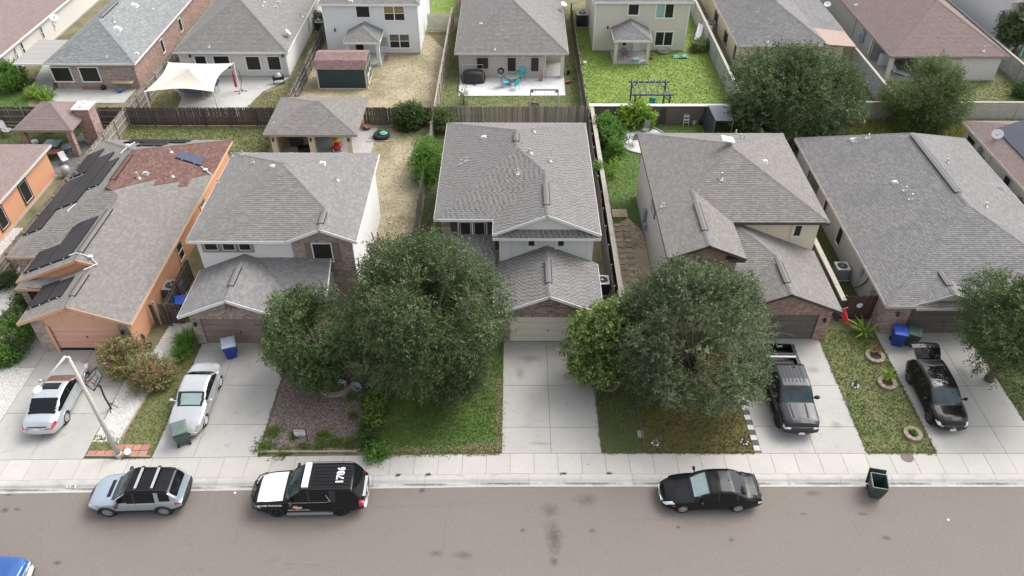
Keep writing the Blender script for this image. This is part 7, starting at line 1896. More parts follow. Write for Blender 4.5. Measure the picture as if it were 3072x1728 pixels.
# ------------------------------------------------------------------ air conditioners
def aircon(label, x, y, s=.85, h=.85, m=M_GREYM, mtop=M_GREYM):
 t = thing('air_conditioner', label, 'air conditioner', (x, y, 0)); b = MB(); b.box(0, 0, .04, s + .2, s + .2, .08); b.build('pad', M_CONC, t)
 b = MB(); b.box(0, 0, .08 + h / 2, s, s, h)
 for i in range(7):
  z = .2 + i * h / 8.5
  for sg in (1, -1): b.box(0, sg * (s / 2 + .008), z, s * .9, .02, .04); b.box(sg * (s / 2 + .008), 0, z, .02, s * .9, .04)
 b.build('casing', m, t)
 b = MB(); b.box(0, 0, .1 + h, s + .03, s + .03, .06); tp = b.build('top_panel', mtop, t)
 b = MB(); b.lathe([(.0, .136 + h), (s * .4, .136 + h)], 20); b.build('fan_opening', M_DIM, t)
 b = MB()
 for r in (.12, .24, .36): b.tube([(r * s / .85 * math.cos(a * .349), r * s / .85 * math.sin(a * .349), .15 + h) for a in range(18)], .006, 4, closed=True)
 for a in range(6): b.cyl((0, 0, .15 + h), (s * .42 * math.cos(a * 1.05), s * .42 * math.sin(a * 1.05), .15 + h), .006, n=4)
 b.lathe([(.0, .17 + h), (.06, .165 + h), (.06, .13 + h)], 8); b.build('fan_grille', M_GALV, t)
aircon('grey air conditioner beside the orange wall', -22.45, 39.1, 1.0, 1.05, mat('ac_slate', (.12, .125, .13), (.16, .165, .17), 8, .6)); aircon('pale topped air conditioner right of the middle garage', 5.85, 39.9, .9, .9, M_DARKM, M_PLAST_W)
aircon('air conditioner beside the grey single storey house', 22.3, 41.5, .85, .85, M_GREYM, M_PLAST_W); aircon('round looking dark air conditioner left of the cream house', 7.5, 85.9, 1.2, 1.3, M_DARKM)
aircon('air conditioner behind the pale sided house wall', -21.5, 84.5, .9, .9, M_DARKM)
aircon('air conditioner between the block wall and the yellow house', 21.6, 84.5, .9, .9)

# ------------------------------------------------------------------ wheelie bins
def bin_(label, x, y, rz, m, mlid, z=.014, open_lid=False, txt=True):
 t = thing('wheelie_bin', label, 'bin', (x, y, z), rz); t.scale = (1.14, 1.14, 1.1); w0, d0, w1, d1, h = .25, .27, .34, .40, .98
 b = MB(); vs = []
 for (w, d, zz) in ((w0, d0, .06), (w1, d1, h)): vs += [(-w, -d, zz), (w, -d, zz), (w, d, zz), (-w, d, zz)]
 if open_lid:
  vs += [(-w1 + .03, -d1 + .03, h), (w1 - .03, -d1 + .03, h), (w1 - .03, d1 - .03, h), (-w1 + .03, d1 - .03, h), (-w0 + .03, -d0 + .03, .1), (w0 - .03, -d0 + .03, .1), (w0 - .03, d0 - .03, .1), (-w0 + .03, d0 - .03, .1)]
  fs = [(3, 2, 1, 0), (0, 1, 5, 4), (1, 2, 6, 5), (2, 3, 7, 6), (3, 0, 4, 7)] + [(4 + i, 4 + (i + 1) % 4, 8 + (i + 1) % 4, 8 + i) for i in range(4)] + [(8 + i, 8 + (i + 1) % 4, 12 + (i + 1) % 4, 12 + i) for i in range(4)] + [(12, 13, 14, 15)]
 else: fs = [(3, 2, 1, 0), (4, 5, 6, 7), (0, 1, 5, 4), (1, 2, 6, 5), (2, 3, 7, 6), (3, 0, 4, 7)]
 b.add(vs, fs); b.build('body', m, t, fix=False)
 b = MB(); r_ = .03
 b.beam((-w1, -d1, h), (w1, -d1, h), r_, .05); b.beam((-w1, d1, h), (w1, d1, h), r_, .05); b.beam((-w1, -d1, h), (-w1, d1, h), r_, .05); b.beam((w1, -d1, h), (w1, d1, h), r_, .05); b.build('rim', mat('rim_grey', (.2, .215, .215), rough=.7) if open_lid else m, t)
 b = MB(); vs = []
 for (w, d, zz) in ((w1 + .03, d1 + .03, 0), (w1 + .02, d1 + .02, .05), (w1 * .8, d1 * .75, .1)): vs += [(-w, -d, zz), (w, -d, zz), (w, d, zz), (-w, d, zz)]
 b.add(vs, [(3, 2, 1, 0), (8, 9, 10, 11)] + [(i, (i + 1) % 4, 4 + (i + 1) % 4, 4 + i) for i in range(4)] + [(4 + i, 4 + (i + 1) % 4, 8 + (i + 1) % 4, 8 + i) for i in range(4)])
 for i in (-.12, 0, .12): b.box(0, i, .105, w1 * 1.3, .04, .015)
 lid = b.build('lid', mlid, t); lid.location = (0, 0, h + .02)
 if open_lid: lid.rotation_euler = (math.radians(-105), 0, 0); lid.location = (0, d1 + .12, h - .38)
 b = MB(); b.cyl((-w1 * .8, d1 + .06, h - .03), (w1 * .8, d1 + .06, h - .03), .02); b.build('handle', M_TRIMK, t)
 for sg in (1, -1):
  b = MB(); b.cyl((sg * .24, .27, .11), (sg * .31, .27, .11), .11, .11, 14); wh = b.build('wheel', M_RUB, t); b = MB(); b.cyl((sg * .25, .27, .11), (sg * .316, .27, .11), .05, .05, 8); b.build('hub', M_GREYM, wh)
 b = MB(); b.box(0, -d0 - .085, .62, .3, .03, .05); b.box(0, -d0 - .06, .48, .3, .03, .04); b.build('grab_bar', m, t)
 if txt: letters(t, 'WASTE', .1, M_LETTER, (0, -d1 + .035, .78), (math.radians(82), 0, 0), .02)
 return t
BL = mat('bin_blue', (.012, .04, .26), (.018, .05, .3), 4, .5); BLL = mat('bin_lid_blue', (.02, .075, .42), (.03, .09, .46), 4, .45); BLG = mat('bin_lid_faded', (.3, .36, .42), (.38, .43, .48), 4, .6); GR = mat('bin_green', (.05, .085, .075), (.065, .1, .09), 4, .55); GRL = mat('bin_lid_green', (.1, .14, .13), (.13, .17, .16), 4, .55); GRD = mat('bin_dark_green', (.018, .04, .036), (.025, .05, .045), 4, .55)
bin_('blue bin with faded lid by the taupe garage door', -17.25, 33.75, .35, BL, BLG, txt=False); bin_('green bin standing in front of the silver coupe', -18.05, 27.15, math.radians(205), GR, GRL)
bin_('dark green bin with its lid hanging open on the street', 18.6, 23.98, math.radians(-12), mat('bin_mid_green', (.03, .06, .053), (.04, .072, .064), 4, .55), GRD, ROAD_Z, True, False)
bin_('bright blue bin by the brick corner of the grey house', 23.75, 34.95, math.radians(-15), BL, BLL, txt=False); bin_('dark green bin beside the bright blue one', 24.6, 34.9, math.radians(-25), GRD, GR, txt=False)

# ------------------------------------------------------------------ street lamp, hoop, sign, flag
M_POLE = mat('pole_concrete', (.42, .4, .365), (.5, .48, .44), 6, .7)
t = thing('street_lamp', 'tall pale street lamp bending over the silver sedan', 'street lamp', (-21.2, 26.13, 0))
b = MB(); b.tube([(0, 0, 0), (0, 0, 2.4), (0, 0, 7.55)], [.13, .115, .085], 10); b.build('pole', M_POLE, t, smooth=True)
b = MB(); b.lathe([(.19, 0), (.19, .25), (.14, .3)], 10); b.build('base', M_POLE, t)
b = MB(); b.tube([(0, 0, 7.45), (-.05, -.1, 7.68), (-.3, -.6, 7.5), (-.75, -1.5, 7.15)], [.085, .075, .055, .045], 8); b.build('arm', M_POLE, t, smooth=True)
b = MB(); b.lathe([(.0, .1), (.16, .08), (.2, .0), (.15, -.07), (0, -.09)], 12, (-.85, -1.7, 7.1), sq=1.5); b.build('lamp_head', M_PLAST_W, t, smooth=True)
b = MB(); b.lathe([(.14, 0), (.165, .34), (.175, .34), (.175, .38), (.0, .38)], 16); o = b.top('bucket', M_PLAST_W, 'white bucket leaning at the foot of the street lamp', 'bucket'); o.location = (-20.78, 26.3, .02); o.rotation_euler = (.35, .3, 0)
b = MB(); b.bb(-.045, .045, -.07, .07, 0, .9)
t = thing('basketball_hoop', 'black portable basketball hoop with clear backboard on the gravel', 'hoop', (-22.95, 29.45, 0))
b = MB(); b.tube([(0, 0, .05), (.06, -.15, 1.2), (.28, -.35, 2.35)], .05, 6); b.build('pole', M_BLACK, t)
b = MB(); b.tube([(.35, .1, .02), (.03, 0, .5)], .02, 5); b.tube([(-.05, .45, .02), (.03, 0, .5)], .02, 5); b.tube([(.1, -.3, .02), (.02, -.02, .5)], .02, 5); b.build('legs', M_BLACK, t)
b = MB(); b.tube([(.22, -.3, 2.1), (-.02, -.4, 2.65)], .025, 5); b.tube([(.26, -.35, 2.4), (.05, -.42, 3.05)], .025, 5); b.tube([(.3, -.36, 2.35), (.1, -.5, 2.5)], .03, 5); b.build('bracket', M_BLACK, t)
C = [Vector((.42, -.12, 3.6)), Vector((.87, -.62, 3.35)), Vector((.2, -.85, 2.4)), Vector((-.55, -.4, 2.6))]
C = [Vector((.41, -.1, 3.55)), Vector((.86, -.6, 3.35)), Vector((.2, -.85, 2.45)), Vector((-.5, -.38, 2.65))]
b = MB()
for i in range(4): b.beam(C[i], C[(i + 1) % 4], .045, .045)
b.build('backboard_frame', M_BLACK, t)
n_ = (C[1] - C[0]).cross(C[3] - C[0]).normalized(); b = MB(); b.extr([c + n_ * .004 for c in C], n_ * .008); b.build('backboard', mat('clear_acrylic', (.7, .72, .72), rough=.1, alpha=.18), t)
mid = sum(C, Vector()) / 4; b = MB(); q = [C[0].lerp(C[2], f).lerp(C[1].lerp(C[3], f), .5) for f in (.35, .65)]
inner = [mid + (c - mid) * .45 for c in C]
for i in range(4): b.beam(inner[i], inner[(i + 1) % 4], .03, .03)
for i in range(4): b.beam(inner[i], C[i], .025, .025)
b.build('brace', M_BLACK, t)
rm = mid - n_ * .35; b = MB(); b.tube([tuple(rm + Vector((.22 * math.cos(a * .39), .22 * math.sin(a * .39), -.1))) for a in range(16)], .012, 5, closed=True); b.build('rim', mat('rim_orange', (.5, .1, .03), rough=.5), t)
# sale sign
t = thing('sale_sign', 'white for sale yard sign on a black stake in the mulch', 'sign', (-11.6, 27.2, 0)); b = MB(); b.bb(.31, .345, -.015, .02, 0, 1.02); b.bb(-.36, .36, -.012, .018, .99, 1.02); b.bb(-.36, -.335, -.012, .018, .45, 1.02); b.build('stake', M_BLACK, t)
b = MB(); b.bb(-.33, .3, -.02, -.005, .52, .97); b.build('board', M_WHITE, t); b = MB(); b.bb(-.29, .3, -.02, -.005, .38, .515); b.build('rider', mat('sign_grey', (.08, .08, .085), rough=.6), t)
r_ = (math.pi / 2, 0, 0); letters(t, 'SAMANTHA', .125, mat('sign_green', (.09, .14, .13), rough=.6), (-.015, -.024, .87), r_, .02, .95); letters(t, 'FOR SALE', .12, M_LETTER, (0, -.024, .447), r_, .03, 1.0)
for z in (.74, .68, .6):
 b = MB(); b.bb(-.18, .2, -.024, -.02, z - .008, z + .008); b.build('print_line', mat('sign_rule', (.45, .42, .45), rough=.6), t)
# flag
t = thing('flag', 'red flag hanging from a short pole on the brick garage corner', 'flag', (19.0, 35.2, 0)); a, e = Vector((.1, .02, 2.3)), Vector((.95, -.25, 3.0)); b = MB(); b.cyl(a, e, .014); b.lathe([(0, .03), (.03, 0), (0, -.03)], 8, tuple(e)); b.build('pole', M_PLAST_W, t)
b = MB(); nu, nv = 8, 10; vs = []
for i in range(nu + 1):
 for j in range(nv + 1):
  u, v = i / nu, j / nv; p = e.lerp(a, .05 + .45 * u) + Vector((.38 * v + .05 * math.sin(u * 9) * v, -.25 * v + .07 * math.sin(u * 11 + v * 3), -1.15 * v * (1 - .45 * u))); vs.append(p)
b.add(vs, [(i * (nv + 1) + j, (i + 1) * (nv + 1) + j, (i + 1) * (nv + 1) + j + 1, i * (nv + 1) + j + 1) for i in range(nu) for j in range(nv)]); b.build('cloth', mat('flag_red', (.5, .025, .03), (.6, .04, .04), 5, .7), t, smooth=True)

# ------------------------------------------------------------------ pavers, stones, rings
M_PAVE = mat('paver_red', (.42, .2, .155), (.48, .245, .19), 6, .9, .3, 40, rnd='obj', c3=(.36, .17, .135)); M_STEP = mat('step_stone', (.47, .39, .29), (.54, .455, .345), 6, .95, .4, 30, rnd='obj', c3=(.29, .235, .165)); M_RING = mat('ring_stone', (.3, .245, .19), (.38, .315, .245), 6, .95, .4, 30, rnd='obj', c3=(.32, .255, .2))
t = thing('paver_strip', 'red concrete pavers by the sidewalk at the street lamp', 'pavers', (-21.2, 26.6, 0))
for i in range(7):
 for j in range(2):
  if j == 1 and i < 3: continue
  b = MB(); x, y = -22.75 + i * .46, 26.28 + j * .42; b.box(x, y, .03, .42, .38, .05, random.uniform(-.04, .04)); b.build('paver', M_PAVE, t, world=True)
rngp = np.random.default_rng(5); gs = thing('stepping_path', 'double row of wavy tan stepping stones beside the brown trimmed house', 'path', (8.0, 44, 0)); base_y = 47.55
for i in range(16):
 for j in range(2):
  x = 7.68 + j * .63 - .012 * i + rngp.normal(0, .02); y = base_y - i * .66 + rngp.normal(0, .03); b = MB(); P_ = []; rx, ry = .265 + rngp.random() * .03, .165 + rngp.random() * .03; ph = rngp.random() * 6
  for k in range(14):
   a = k * 6.283 / 14; f = 1 + .1 * math.sin(a * 3 + ph) + .05 * math.sin(a * 5 + ph); P_.append((x + rx * f * math.cos(a), y + ry * f * math.sin(a), .06))
  b.slab(P_, .07); b.build('stone', M_STEP, gs, world=True)
pd = thing('paver_pad', 'small square pad of pale pavers above the stepping stones', 'pavers', (8.0, 49, 0)); MP = mat('paver_tan', (.47, .37, .27), (.53, .43, .32), 6, .9, .3, 40, rnd='obj', c3=(.42, .33, .24))
for i in range(6):
 for j in range(4):
  b = MB(); b.bb(7.45 + i * .19, 7.45 + i * .19 + .183, 48.5 + j * .26, 48.5 + j * .26 + .252, 0, .07); b.build('paver', MP, pd, world=True)
def ring(label, cx, cy, r, n, a0=0.0, a1=6.283, s=.24, name='stone_ring', m=M_RING, h=.16, sq=1.0):
 t = thing(name, label, 'stone ring', (cx, cy, 0)); full = abs(a1 - a0 - 6.283) < .01
 for i in range(n):
  f0, f1 = a0 + (a1 - a0) * i / n, a0 + (a1 - a0) * (i + .93) / n; b = MB(); P_ = []
  for (rr, ff) in ((r - s / 2, f0), (r + s / 2, f0), (r + s / 2, (f0 + f1) / 2), (r + s / 2, f1), (r - s / 2, f1), (r - s / 2, (f0 + f1) / 2)): P_.append((rr * math.cos(ff), rr * math.sin(ff) * sq, h + random.uniform(-.01, .01)))
  hh = max(p[2] for p in P_); b.slab([(p[0], p[1], hh) for p in P_], h); b.build('stone', m, t)
 b = MB(); b.lathe([(.001, .05), (r - s / 2, .03)], 18, sq=sq); b.build('soil', mat('ring_soil', (.09, .065, .05), (.14, .1, .08), 12, .95), t)
 return t
for px, py, r, n, lb in ((2624, 1072, .46, 10, 'upper round stone ring with a dry plant on the dry green lawn'), (2660, 1152, .43, 9, 'middle round stone ring with a leafy plant'), (2737, 1305, .38, 9, 'lower round stone ring near the sidewalk')):
 p = g(px, py); ring(lb, p.x, p.y, r, n)
p = g(1008, 1155); ring('curved border of square stones under the smaller oak', p.x, p.y + .1, .95, 14, math.radians(160), math.radians(345), .26)
p = g(1822, 1148); ring('pale stone arc under the glossy leaved tree', p.x, p.y, .62, 9, math.radians(170), math.radians(350), .2)
cs = thing('checker_strip', 'row of white pavers and dark gravel squares beside the pickup driveway', 'pavers', (13.2, 29, 0)); MPW = mat('paver_white', (.48, .47, .455), (.54, .53, .51), 5, .85); MGD = mat('gravel_dark', (.06, .06, .065), (.14, .14, .145), 30, .95, .6, 60)
for i in range(16):
 y = 26.62 + i * .36; b = MB(); b.bb(13.03, 13.37, y, y + .34, 0, .03 if i % 2 == 0 else .014); b.build('paver' if i % 2 == 0 else 'gravel_square', MPW if i % 2 == 0 else MGD, cs, world=True)
def disc(name, label, cat, px, py, r, m, z=.03):
 p = g(px, py); b = MB(); b.lathe([(.001, .012), (r * .85, .012), (r * .88, .016), (r, .016), (r, -.02)], 22, (p.x, p.y, z)); return b.top(name, m, label, cat)
M_IRON = mat('cast_iron', (.16, .125, .105), (.21, .165, .14), 14, .8, .4, 40)
disc('manhole_cover', 'brown round manhole cover in the sidewalk', 'manhole', 2721, 1372, .33, M_IRON, .018); disc('drain_cover', 'small round grey cover in the middle driveway', 'cover', 1700, 1211, .1, M_GREYM, .016); disc('drain_cover', 'small round cover in the orange house driveway', 'cover', 172, 1085, .1, M_GREYM, .016)
p = g(1921, 1303); b = MB(); b.bb(p.x - .16, p.x + .16, p.y - .25, p.y + .25, 0, .04); b.top('valve_box', M_GREYM, 'grey rectangular valve box cover in the olive lawn', 'cover')
# road stains: thin spill patches with soft ragged edges
def stain(label, px, py, rx, ry, c, amt, z=ROAD_Z + .004, seed=0):
 p = g(px, py, z); m = bpy.data.materials.new('stain'); m.use_nodes = True; N, L = m.node_tree.nodes, m.node_tree.links; bs = N['Principled BSDF']; bs.inputs['Base Color'].default_value = (*c, 1); bs.inputs['Roughness'].default_value = .9
 tc = N.new('ShaderNodeTexCoord'); ln = N.new('ShaderNodeVectorMath'); ln.operation = 'LENGTH'; sc = N.new('ShaderNodeVectorMath'); sc.operation = 'MULTIPLY'; sc.inputs[1].default_value = (1 / rx, 1 / ry, 0); L.new(tc.outputs['Object'], sc.inputs[0]); L.new(sc.outputs[0], ln.inputs[0])
 nz = N.new('ShaderNodeTexNoise'); nz.inputs['Scale'].default_value = 5.0; nz.inputs['Detail'].default_value = 6; ge = N.new('ShaderNodeNewGeometry'); L.new(ge.outputs['Position'], nz.inputs['Vector'])
 ad = N.new('ShaderNodeMath'); ad.operation = 'MULTIPLY_ADD'; ad.inputs[1].default_value = .9; L.new(nz.outputs[0], ad.inputs[0]); L.new(ln.outputs['Value'], ad.inputs[2])
 mr = N.new('ShaderNodeMapRange'); mr.inputs[1].default_value = 1.25; mr.inputs[2].default_value = .45; mr.inputs[3].default_value = 0; mr.inputs[4].default_value = amt; L.new(ad.outputs[0], mr.inputs[0]); L.new(mr.outputs[0], bs.inputs['Alpha'])
 b = MB(); b.add([(-rx, -ry, 0), (rx, -ry, 0), (rx, ry, 0), (-rx, ry, 0)], ((0, 1, 2, 3),)); o = b.build('oil_stain', m); o.location = p; tag(o, label, kind='structure'); return o
for i, (px, py, rx, ry, c, a) in enumerate(((1662, 1612, .62, 1.5, (.12, .092, .062), .6), (1660, 1685, .35, .35, (.1, .08, .055), .5), (1650, 1530, .7, .6, (.1, .085, .07), .5), (1266, 1472, .26, .22, (.05, .045, .042), .9), (2035, 1582, .16, .12, (.05, .045, .04), .9), (1777, 1592, .25, .2, (.09, .08, .075), .7),
  (172, 1688, .3, .2, (.08, .07, .065), .8), (52, 1528, .3, .12, (.06, .055, .05), .8), (15, 1530, .3, .25, (.06, .055, .05), .8), (25, 1485, .3, .12, (.06, .055, .05), .8), (2658, 1614, .4, .2, (.08, .072, .066), .7), (2410, 1542, .35, .12, (.08, .072, .066), .6), (2590, 1542, .45, .15, (.08, .072, .066), .6), (1310, 1660, .5, .3, (.1, .09, .085), .6), (2440, 1480, .6, .3, (.1, .085, .065), .5), (1568, 1590, .25, .2, (.08, .07, .065), .6), (2195, 1620, .3, .2, (.09, .08, .075), .6), (1760, 1500, .9, .6, (.11, .1, .095), .5), (1390, 1665, .8, .35, (.11, .1, .095), .5))):
 stain('dark oil stain on the asphalt', px, py, rx, ry, c, a * (.75 if i < 2 else .6))
for i, (px, py, rx, ry, c, a) in enumerate(((1590, 1075, 1.1, .5, (.2, .195, .185), .5), (1560, 1120, .5, .9, (.24, .235, .225), .5), (1700, 1130, .4, .4, (.22, .2, .19), .5), (2440, 1110, .6, .5, (.25, .24, .22), .55), (2510, 1275, .5, .45, (.28, .23, .17), .6), (2880, 1290, .4, .3, (.3, .22, .17), .5), (2890, 1120, .5, .9, (.27, .265, .26), .5), (1620, 1330, .9, .2, (.3, .29, .28), .5), (250, 1170, .5, .5, (.3, .28, .26), .5), (1765, 1393, .12, .08, (.2, .19, .18), .8))):
 stain('faint stain on the concrete', px, py, rx, ry, c, a * .6, .021)
for i in range(17):
 x = -34 + i * 4.2; p_ = stain('dirt lying in the gutter', 1536, 1440, 3.0, .13, (.16, .145, .13), .75, -.1); p_.location = (x, y_kerb(x) - .55, -.106)
M_CRK = mat('crack_tar', (.125, .107, .097), rough=.95)
def crack(label, pts, w=.008, z=ROAD_Z + .005):
 q = []; r = random.Random(len(pts) * 7 + int(pts[0][0]))
 for a, e in zip(pts[:-1], pts[1:]):
  A, E_ = g(*a, z), g(*e, z); n = max(2, int((E_ - A).length / .25))
  for i in range(n): q.append(A.lerp(E_, i / n) + Vector((r.gauss(0, .025), r.gauss(0, .025), 0)))
 q.append(g(*pts[-1], z)); b = MB()
 for a, e in zip(q[:-1], q[1:]):
  d = (e - a).normalized(); n = Vector((-d.y, d.x, 0)) * w * r.uniform(.4, 1.2); b.quad(a - n, e - n, e + n, a + n)
 o = b.build('crack', M_CRK, fix=False); tag(o, label, kind='structure')
for pts in (((1120, 1520), (1250, 1517), (1400, 1522)), ((1400, 1505), (1500, 1512)), ((1335, 1570), (1328, 1650), (1320, 1680)), ((590, 1625), (560, 1690), (520, 1728)), ((435, 1628), (418, 1645)), ((2560, 1565), (2580, 1610)), ((715, 1580), (700, 1640)), ((2980, 1570), (3000, 1590)), ((1870, 1556), (1990, 1560)), ((860, 1690), (1010, 1700))): crack('thin crack in the asphalt', pts)
for px, py, lb in ((2844, 1560, 'scrap of white paper on the right side of the street'), (705, 1479, 'scrap of white paper by the gutter left of the trooper car')):
 p = g(px, py, ROAD_Z); b = MB(); b.add([(p.x - .07, p.y - .03, ROAD_Z + .02), (p.x + .05, p.y - .05, ROAD_Z + .03), (p.x + .08, p.y + .04, ROAD_Z + .02), (p.x - .03, p.y + .06, ROAD_Z + .04)], ((0, 1, 2, 3),)); b.extr([(p.x - .05, p.y - .03, ROAD_Z + .008), (p.x + .06, p.y - .04, ROAD_Z + .008), (p.x + .05, p.y + .05, ROAD_Z + .008)], (0, 0, .01)); b.top('paper_scrap', M_WHITE, lb, 'litter')
# small garden figures
def figure(label, px, py, h=.45, pale=True):
 p = g(px, py); t = thing('garden_figure', label, 'statue', (p.x, p.y, 0)); b = MB(); b.lathe([(.001, 0), (.1, .0), (.085, .18 * h / .45), (.06, .26 * h / .45), (.075, .3 * h / .45), (.04, .4 * h / .45), (0, h)], 9); b.build('figure', mat('figure_stone', (.09, .075, .065), (.2, .17, .15), 14, .8), t, smooth=True)
 for i in range(6):
  a = i * 1.05; b = MB(); b.lathe([(.001, .0), (.07, .02), (.06, .07), (.001, .09)], 7, (.17 * math.cos(a), .17 * math.sin(a), 0)); b.build('pebble', M_PLAST_W if (i % 2 or pale) else M_GREYM, t, smooth=True)
figure('dark little figure with white pebbles on the olive lawn, left', 1966, 1330, pale=False); figure('dark little figure on the olive lawn by the checker strip', 2232, 1328, .5, False); figure('dark statue ringed with white stones on the dry green lawn', 2565, 1158, .55)
# white deer, shell basin and planter under the smaller oak
p = g(1027, 1160); t = thing('deer_statue', 'white deer ornament in the stone border', 'statue', (p.x, p.y, 0), math.radians(160)); b = MB()
b.tube([(-.3, 0, .42), (-.15, 0, .46), (.1, 0, .45), (.25, 0, .47)], [.06, .115, .1, .09], 8); b.tube([(.22, 0, .48), (.3, 0, .62), (.34, 0, .72), (.46, 0, .7)], [.07, .05, .055, .03], 7)
for x in (-.25, .2):
 for y in (-.07, .07): b.tube([(x, y, .42), (x + .02, y, .22), (x, y, 0)], [.04, .022, .02], 5)
for y in (-1, 1): b.tube([(.34, y * .03, .76), (.3, y * .1, .88), (.34, y * .16, .97)], [.014, .012, .006], 4); b.tube([(.3, y * .1, .88), (.38, y * .13, .92)], [.011, .006], 4)
b.build('body', M_PLAST_W, t, smooth=True, fix=False)
p = g(1065, 1162); b = MB()
for k in range(2): b.lathe([(.16 + k * .0, .05), (.3, .1), (.34, .26), (.31, .27), (.26, .12), (.05, .08)], 14, (p.x, p.y, 0), sq=.8)
o = b.top('shell_basin', M_PLAST_W, 'white shell shaped basin lying beside the deer ornament', 'basin', smooth=True); o.rotation_euler = (.5, .5, 0)
p = g(950, 1140); t = thing('planter', 'tan planter half hidden at the left of the stone border', 'planter', (p.x, p.y, 0), .5); b = MB(); b.box(0, 0, .16, .5, .3, .3); b.build('box', mat('planter_tan', (.5, .36, .2), (.56, .42, .26), 5, .8), t); b = MB(); b.box(.3, .05, .12, .2, .2, .22); b.build('pot', M_BLACK, t)

# ------------------------------------------------------------------ back garden pavilions
M_TAN = mat('pavilion_tan', (.5, .435, .36), (.55, .48, .4), 4, .8)
def pavilion(name, label, x0, x1, y0, y1, z, pt_, m, mf, rid):
 h = House(name, label, ((x0 + x1) / 2, (y0 + y1) / 2, 0), 'pavilion'); xr = (x0 + x1) / 2; hw = min(x1 - x0, y1 - y0) / 2; ym_ = (y0 + y1) / 2; za = z + pt_ * hw; A, B = (xr - rid, ym_, za), (xr + rid, ym_, za)
 h.roof([[(x0, y0, z), (x1, y0, z), B, A], [(x0, y1, z), (x1, y1, z), B, A], [(x0, y0, z), (x0, y1, z), A], [(x1, y0, z), (x1, y1, z), B]], m, mf, eaves=[((x0, y0, z), (x1, y0, z)), ((x0, y1, z), (x1, y1, z)), ((x0, y0, z), (x0, y1, z)), ((x1, y0, z), (x1, y1, z))],
   caps=[((x0, y0, z), A), ((x1, y0, z), B), ((x0, y1, z), A), ((x1, y1, z), B), (A, B)], singles=200, rows=6)
 return h
pv = pavilion('garden_pavilion', 'tan garden pavilion with grey hip roof full of clutter', -20.45, -12.85, 56.4, 63.0, 2.6, .4, M_SH_WARM, M_TRIM_T, .3)
for x in (-19.8, -16.7, -13.6):
 for y in (56.9, 62.4):
  b = MB(); b.bb(x - .22, x + .22, y - .22, y + .22, 0, 2.5); b.build('post', M_TAN, pv.r, world=True)
  if y < 57: pv.lamp(x, y - .22, 2.0)
b = MB(); b.bb(-20.0, -16.9, 62.2, 62.35, 0, 2.5); b.build('back_wall', mat('ochre_wall', (.5, .34, .17), (.54, .38, .2), 4, .8), pv.r, world=True); b = MB(); b.bb(-20.05, -19.9, 57.2, 62.3, 0, 2.5); b.build('side_wall', MATS['ochre_wall'], pv.r, world=True)
b = MB(); b.bb(-20.2, -13.0, 56.6, 62.7, -.05, .05); b.build('slab', M_PATIO, pv.r, world=True); b = MB(); b.bb(-13.0, -12.2, 56.6, 62.4, -.05, .03); b.build('slab', M_PATIO, pv.r, world=True)
pv.pipe(820, 370, .6)
def clutter(name, label, cat, x, y, w, d, h, m, rz=0.0, top=None):
 t = thing(name, label, cat, (x, y, .05), rz); b = MB(); b.box(0, 0, h / 2, w, d, h); b.box(0, 0, h * .55, w * 1.04, d * .6, h * .12); b.build('body', m, t); b = MB(); b.box(0, 0, h + .02, w * 1.06, d * 1.06, .05); b.build('lid', top or m, t); return t
clutter('storage_box', 'dark storage box in the left bay of the tan pavilion', 'box', -18.7, 59.2, 1.0, .6, .9, M_DARKM); clutter('storage_box', 'grey tool chest at the back of the tan pavilion', 'box', -18.2, 61.4, 1.4, .6, 1.1, M_GREYM); clutter('storage_box', 'black crate near the middle post of the tan pavilion', 'box', -17.8, 57.9, .9, .7, .5, M_BLACK, .4)
clutter('storage_box', 'dark cabinet behind the toy car', 'box', -15.9, 61.2, 1.1, .6, 1.3, M_DARKM)
def bicycle(label, x, y, rz):
 t = thing('bicycle', label, 'bicycle', (x, y, .05), rz)
 for dx in (-.5, .5):
  b = MB(); b.tube([(dx + .33 * math.cos(a * .4488), 0, .34 + .33 * math.sin(a * .4488)) for a in range(14)], .02, 5, closed=True); b.build('wheel', M_RUB, t)
 b = MB(); b.tube([(-.5, 0, .34), (-.1, 0, .3), (.35, 0, .75), (-.2, 0, .8), (-.1, 0, .3)], .02, 5); b.tube([(.5, 0, .34), (.35, 0, .9)], .02, 5); b.tube([(-.5, 0, .34), (-.2, 0, .8)], .015, 5); b.build('frame', M_BLUEM, t)
 b = MB(); b.tube([(.33, -.28, .95), (.35, 0, .92), (.33, .28, .95)], .014, 5); b.build('handlebar', M_BLACK, t); b = MB(); b.box(-.22, 0, .88, .24, .12, .05); b.build('saddle', M_BLACK, t)
bicycle('bicycle leaning at the back of the tan pavilion', -15.2, 60.9, .2); bicycle('child bicycle under the left bay of the tan pavilion', -18.9, 60.3, 1.2)
p = g(1013, 440, .2); t = thing('toy_car', 'red and yellow ride on toy car under the tan pavilion', 'toy', (p.x, p.y - .1, .05), .15); RD = mat('toy_red', (.5, .03, .03), rough=.35); YL = mat('toy_yellow', (.72, .4, .03), rough=.35)
b = MB(); b.lathe([(.001, .1), (.36, .12), (.42, .25), (.4, .45), (.3, .52), (.001, .54)], 12, sq=1.35); b.build('body', RD, t, smooth=True)
b = MB()
for sx in (-.28, .28):
 for sy in (-.25, .3): b.tube([(sx, sy, .45), (sx * .85, sy * .8, .85)], .05, 6)
b.lathe([(.001, .98), (.22, .96), (.34, .85), (.3, .82), (.001, .84)], 12, sq=1.15); b.build('canopy', YL, t, smooth=True)
for sx in (-.33, .33):
 for sy in (-.32, .32):
  b = MB(); b.cyl((sx - .05, sy, .1), (sx + .05, sy, .1), .11, .11, 12); b.build('wheel', M_PLAST_W, t)
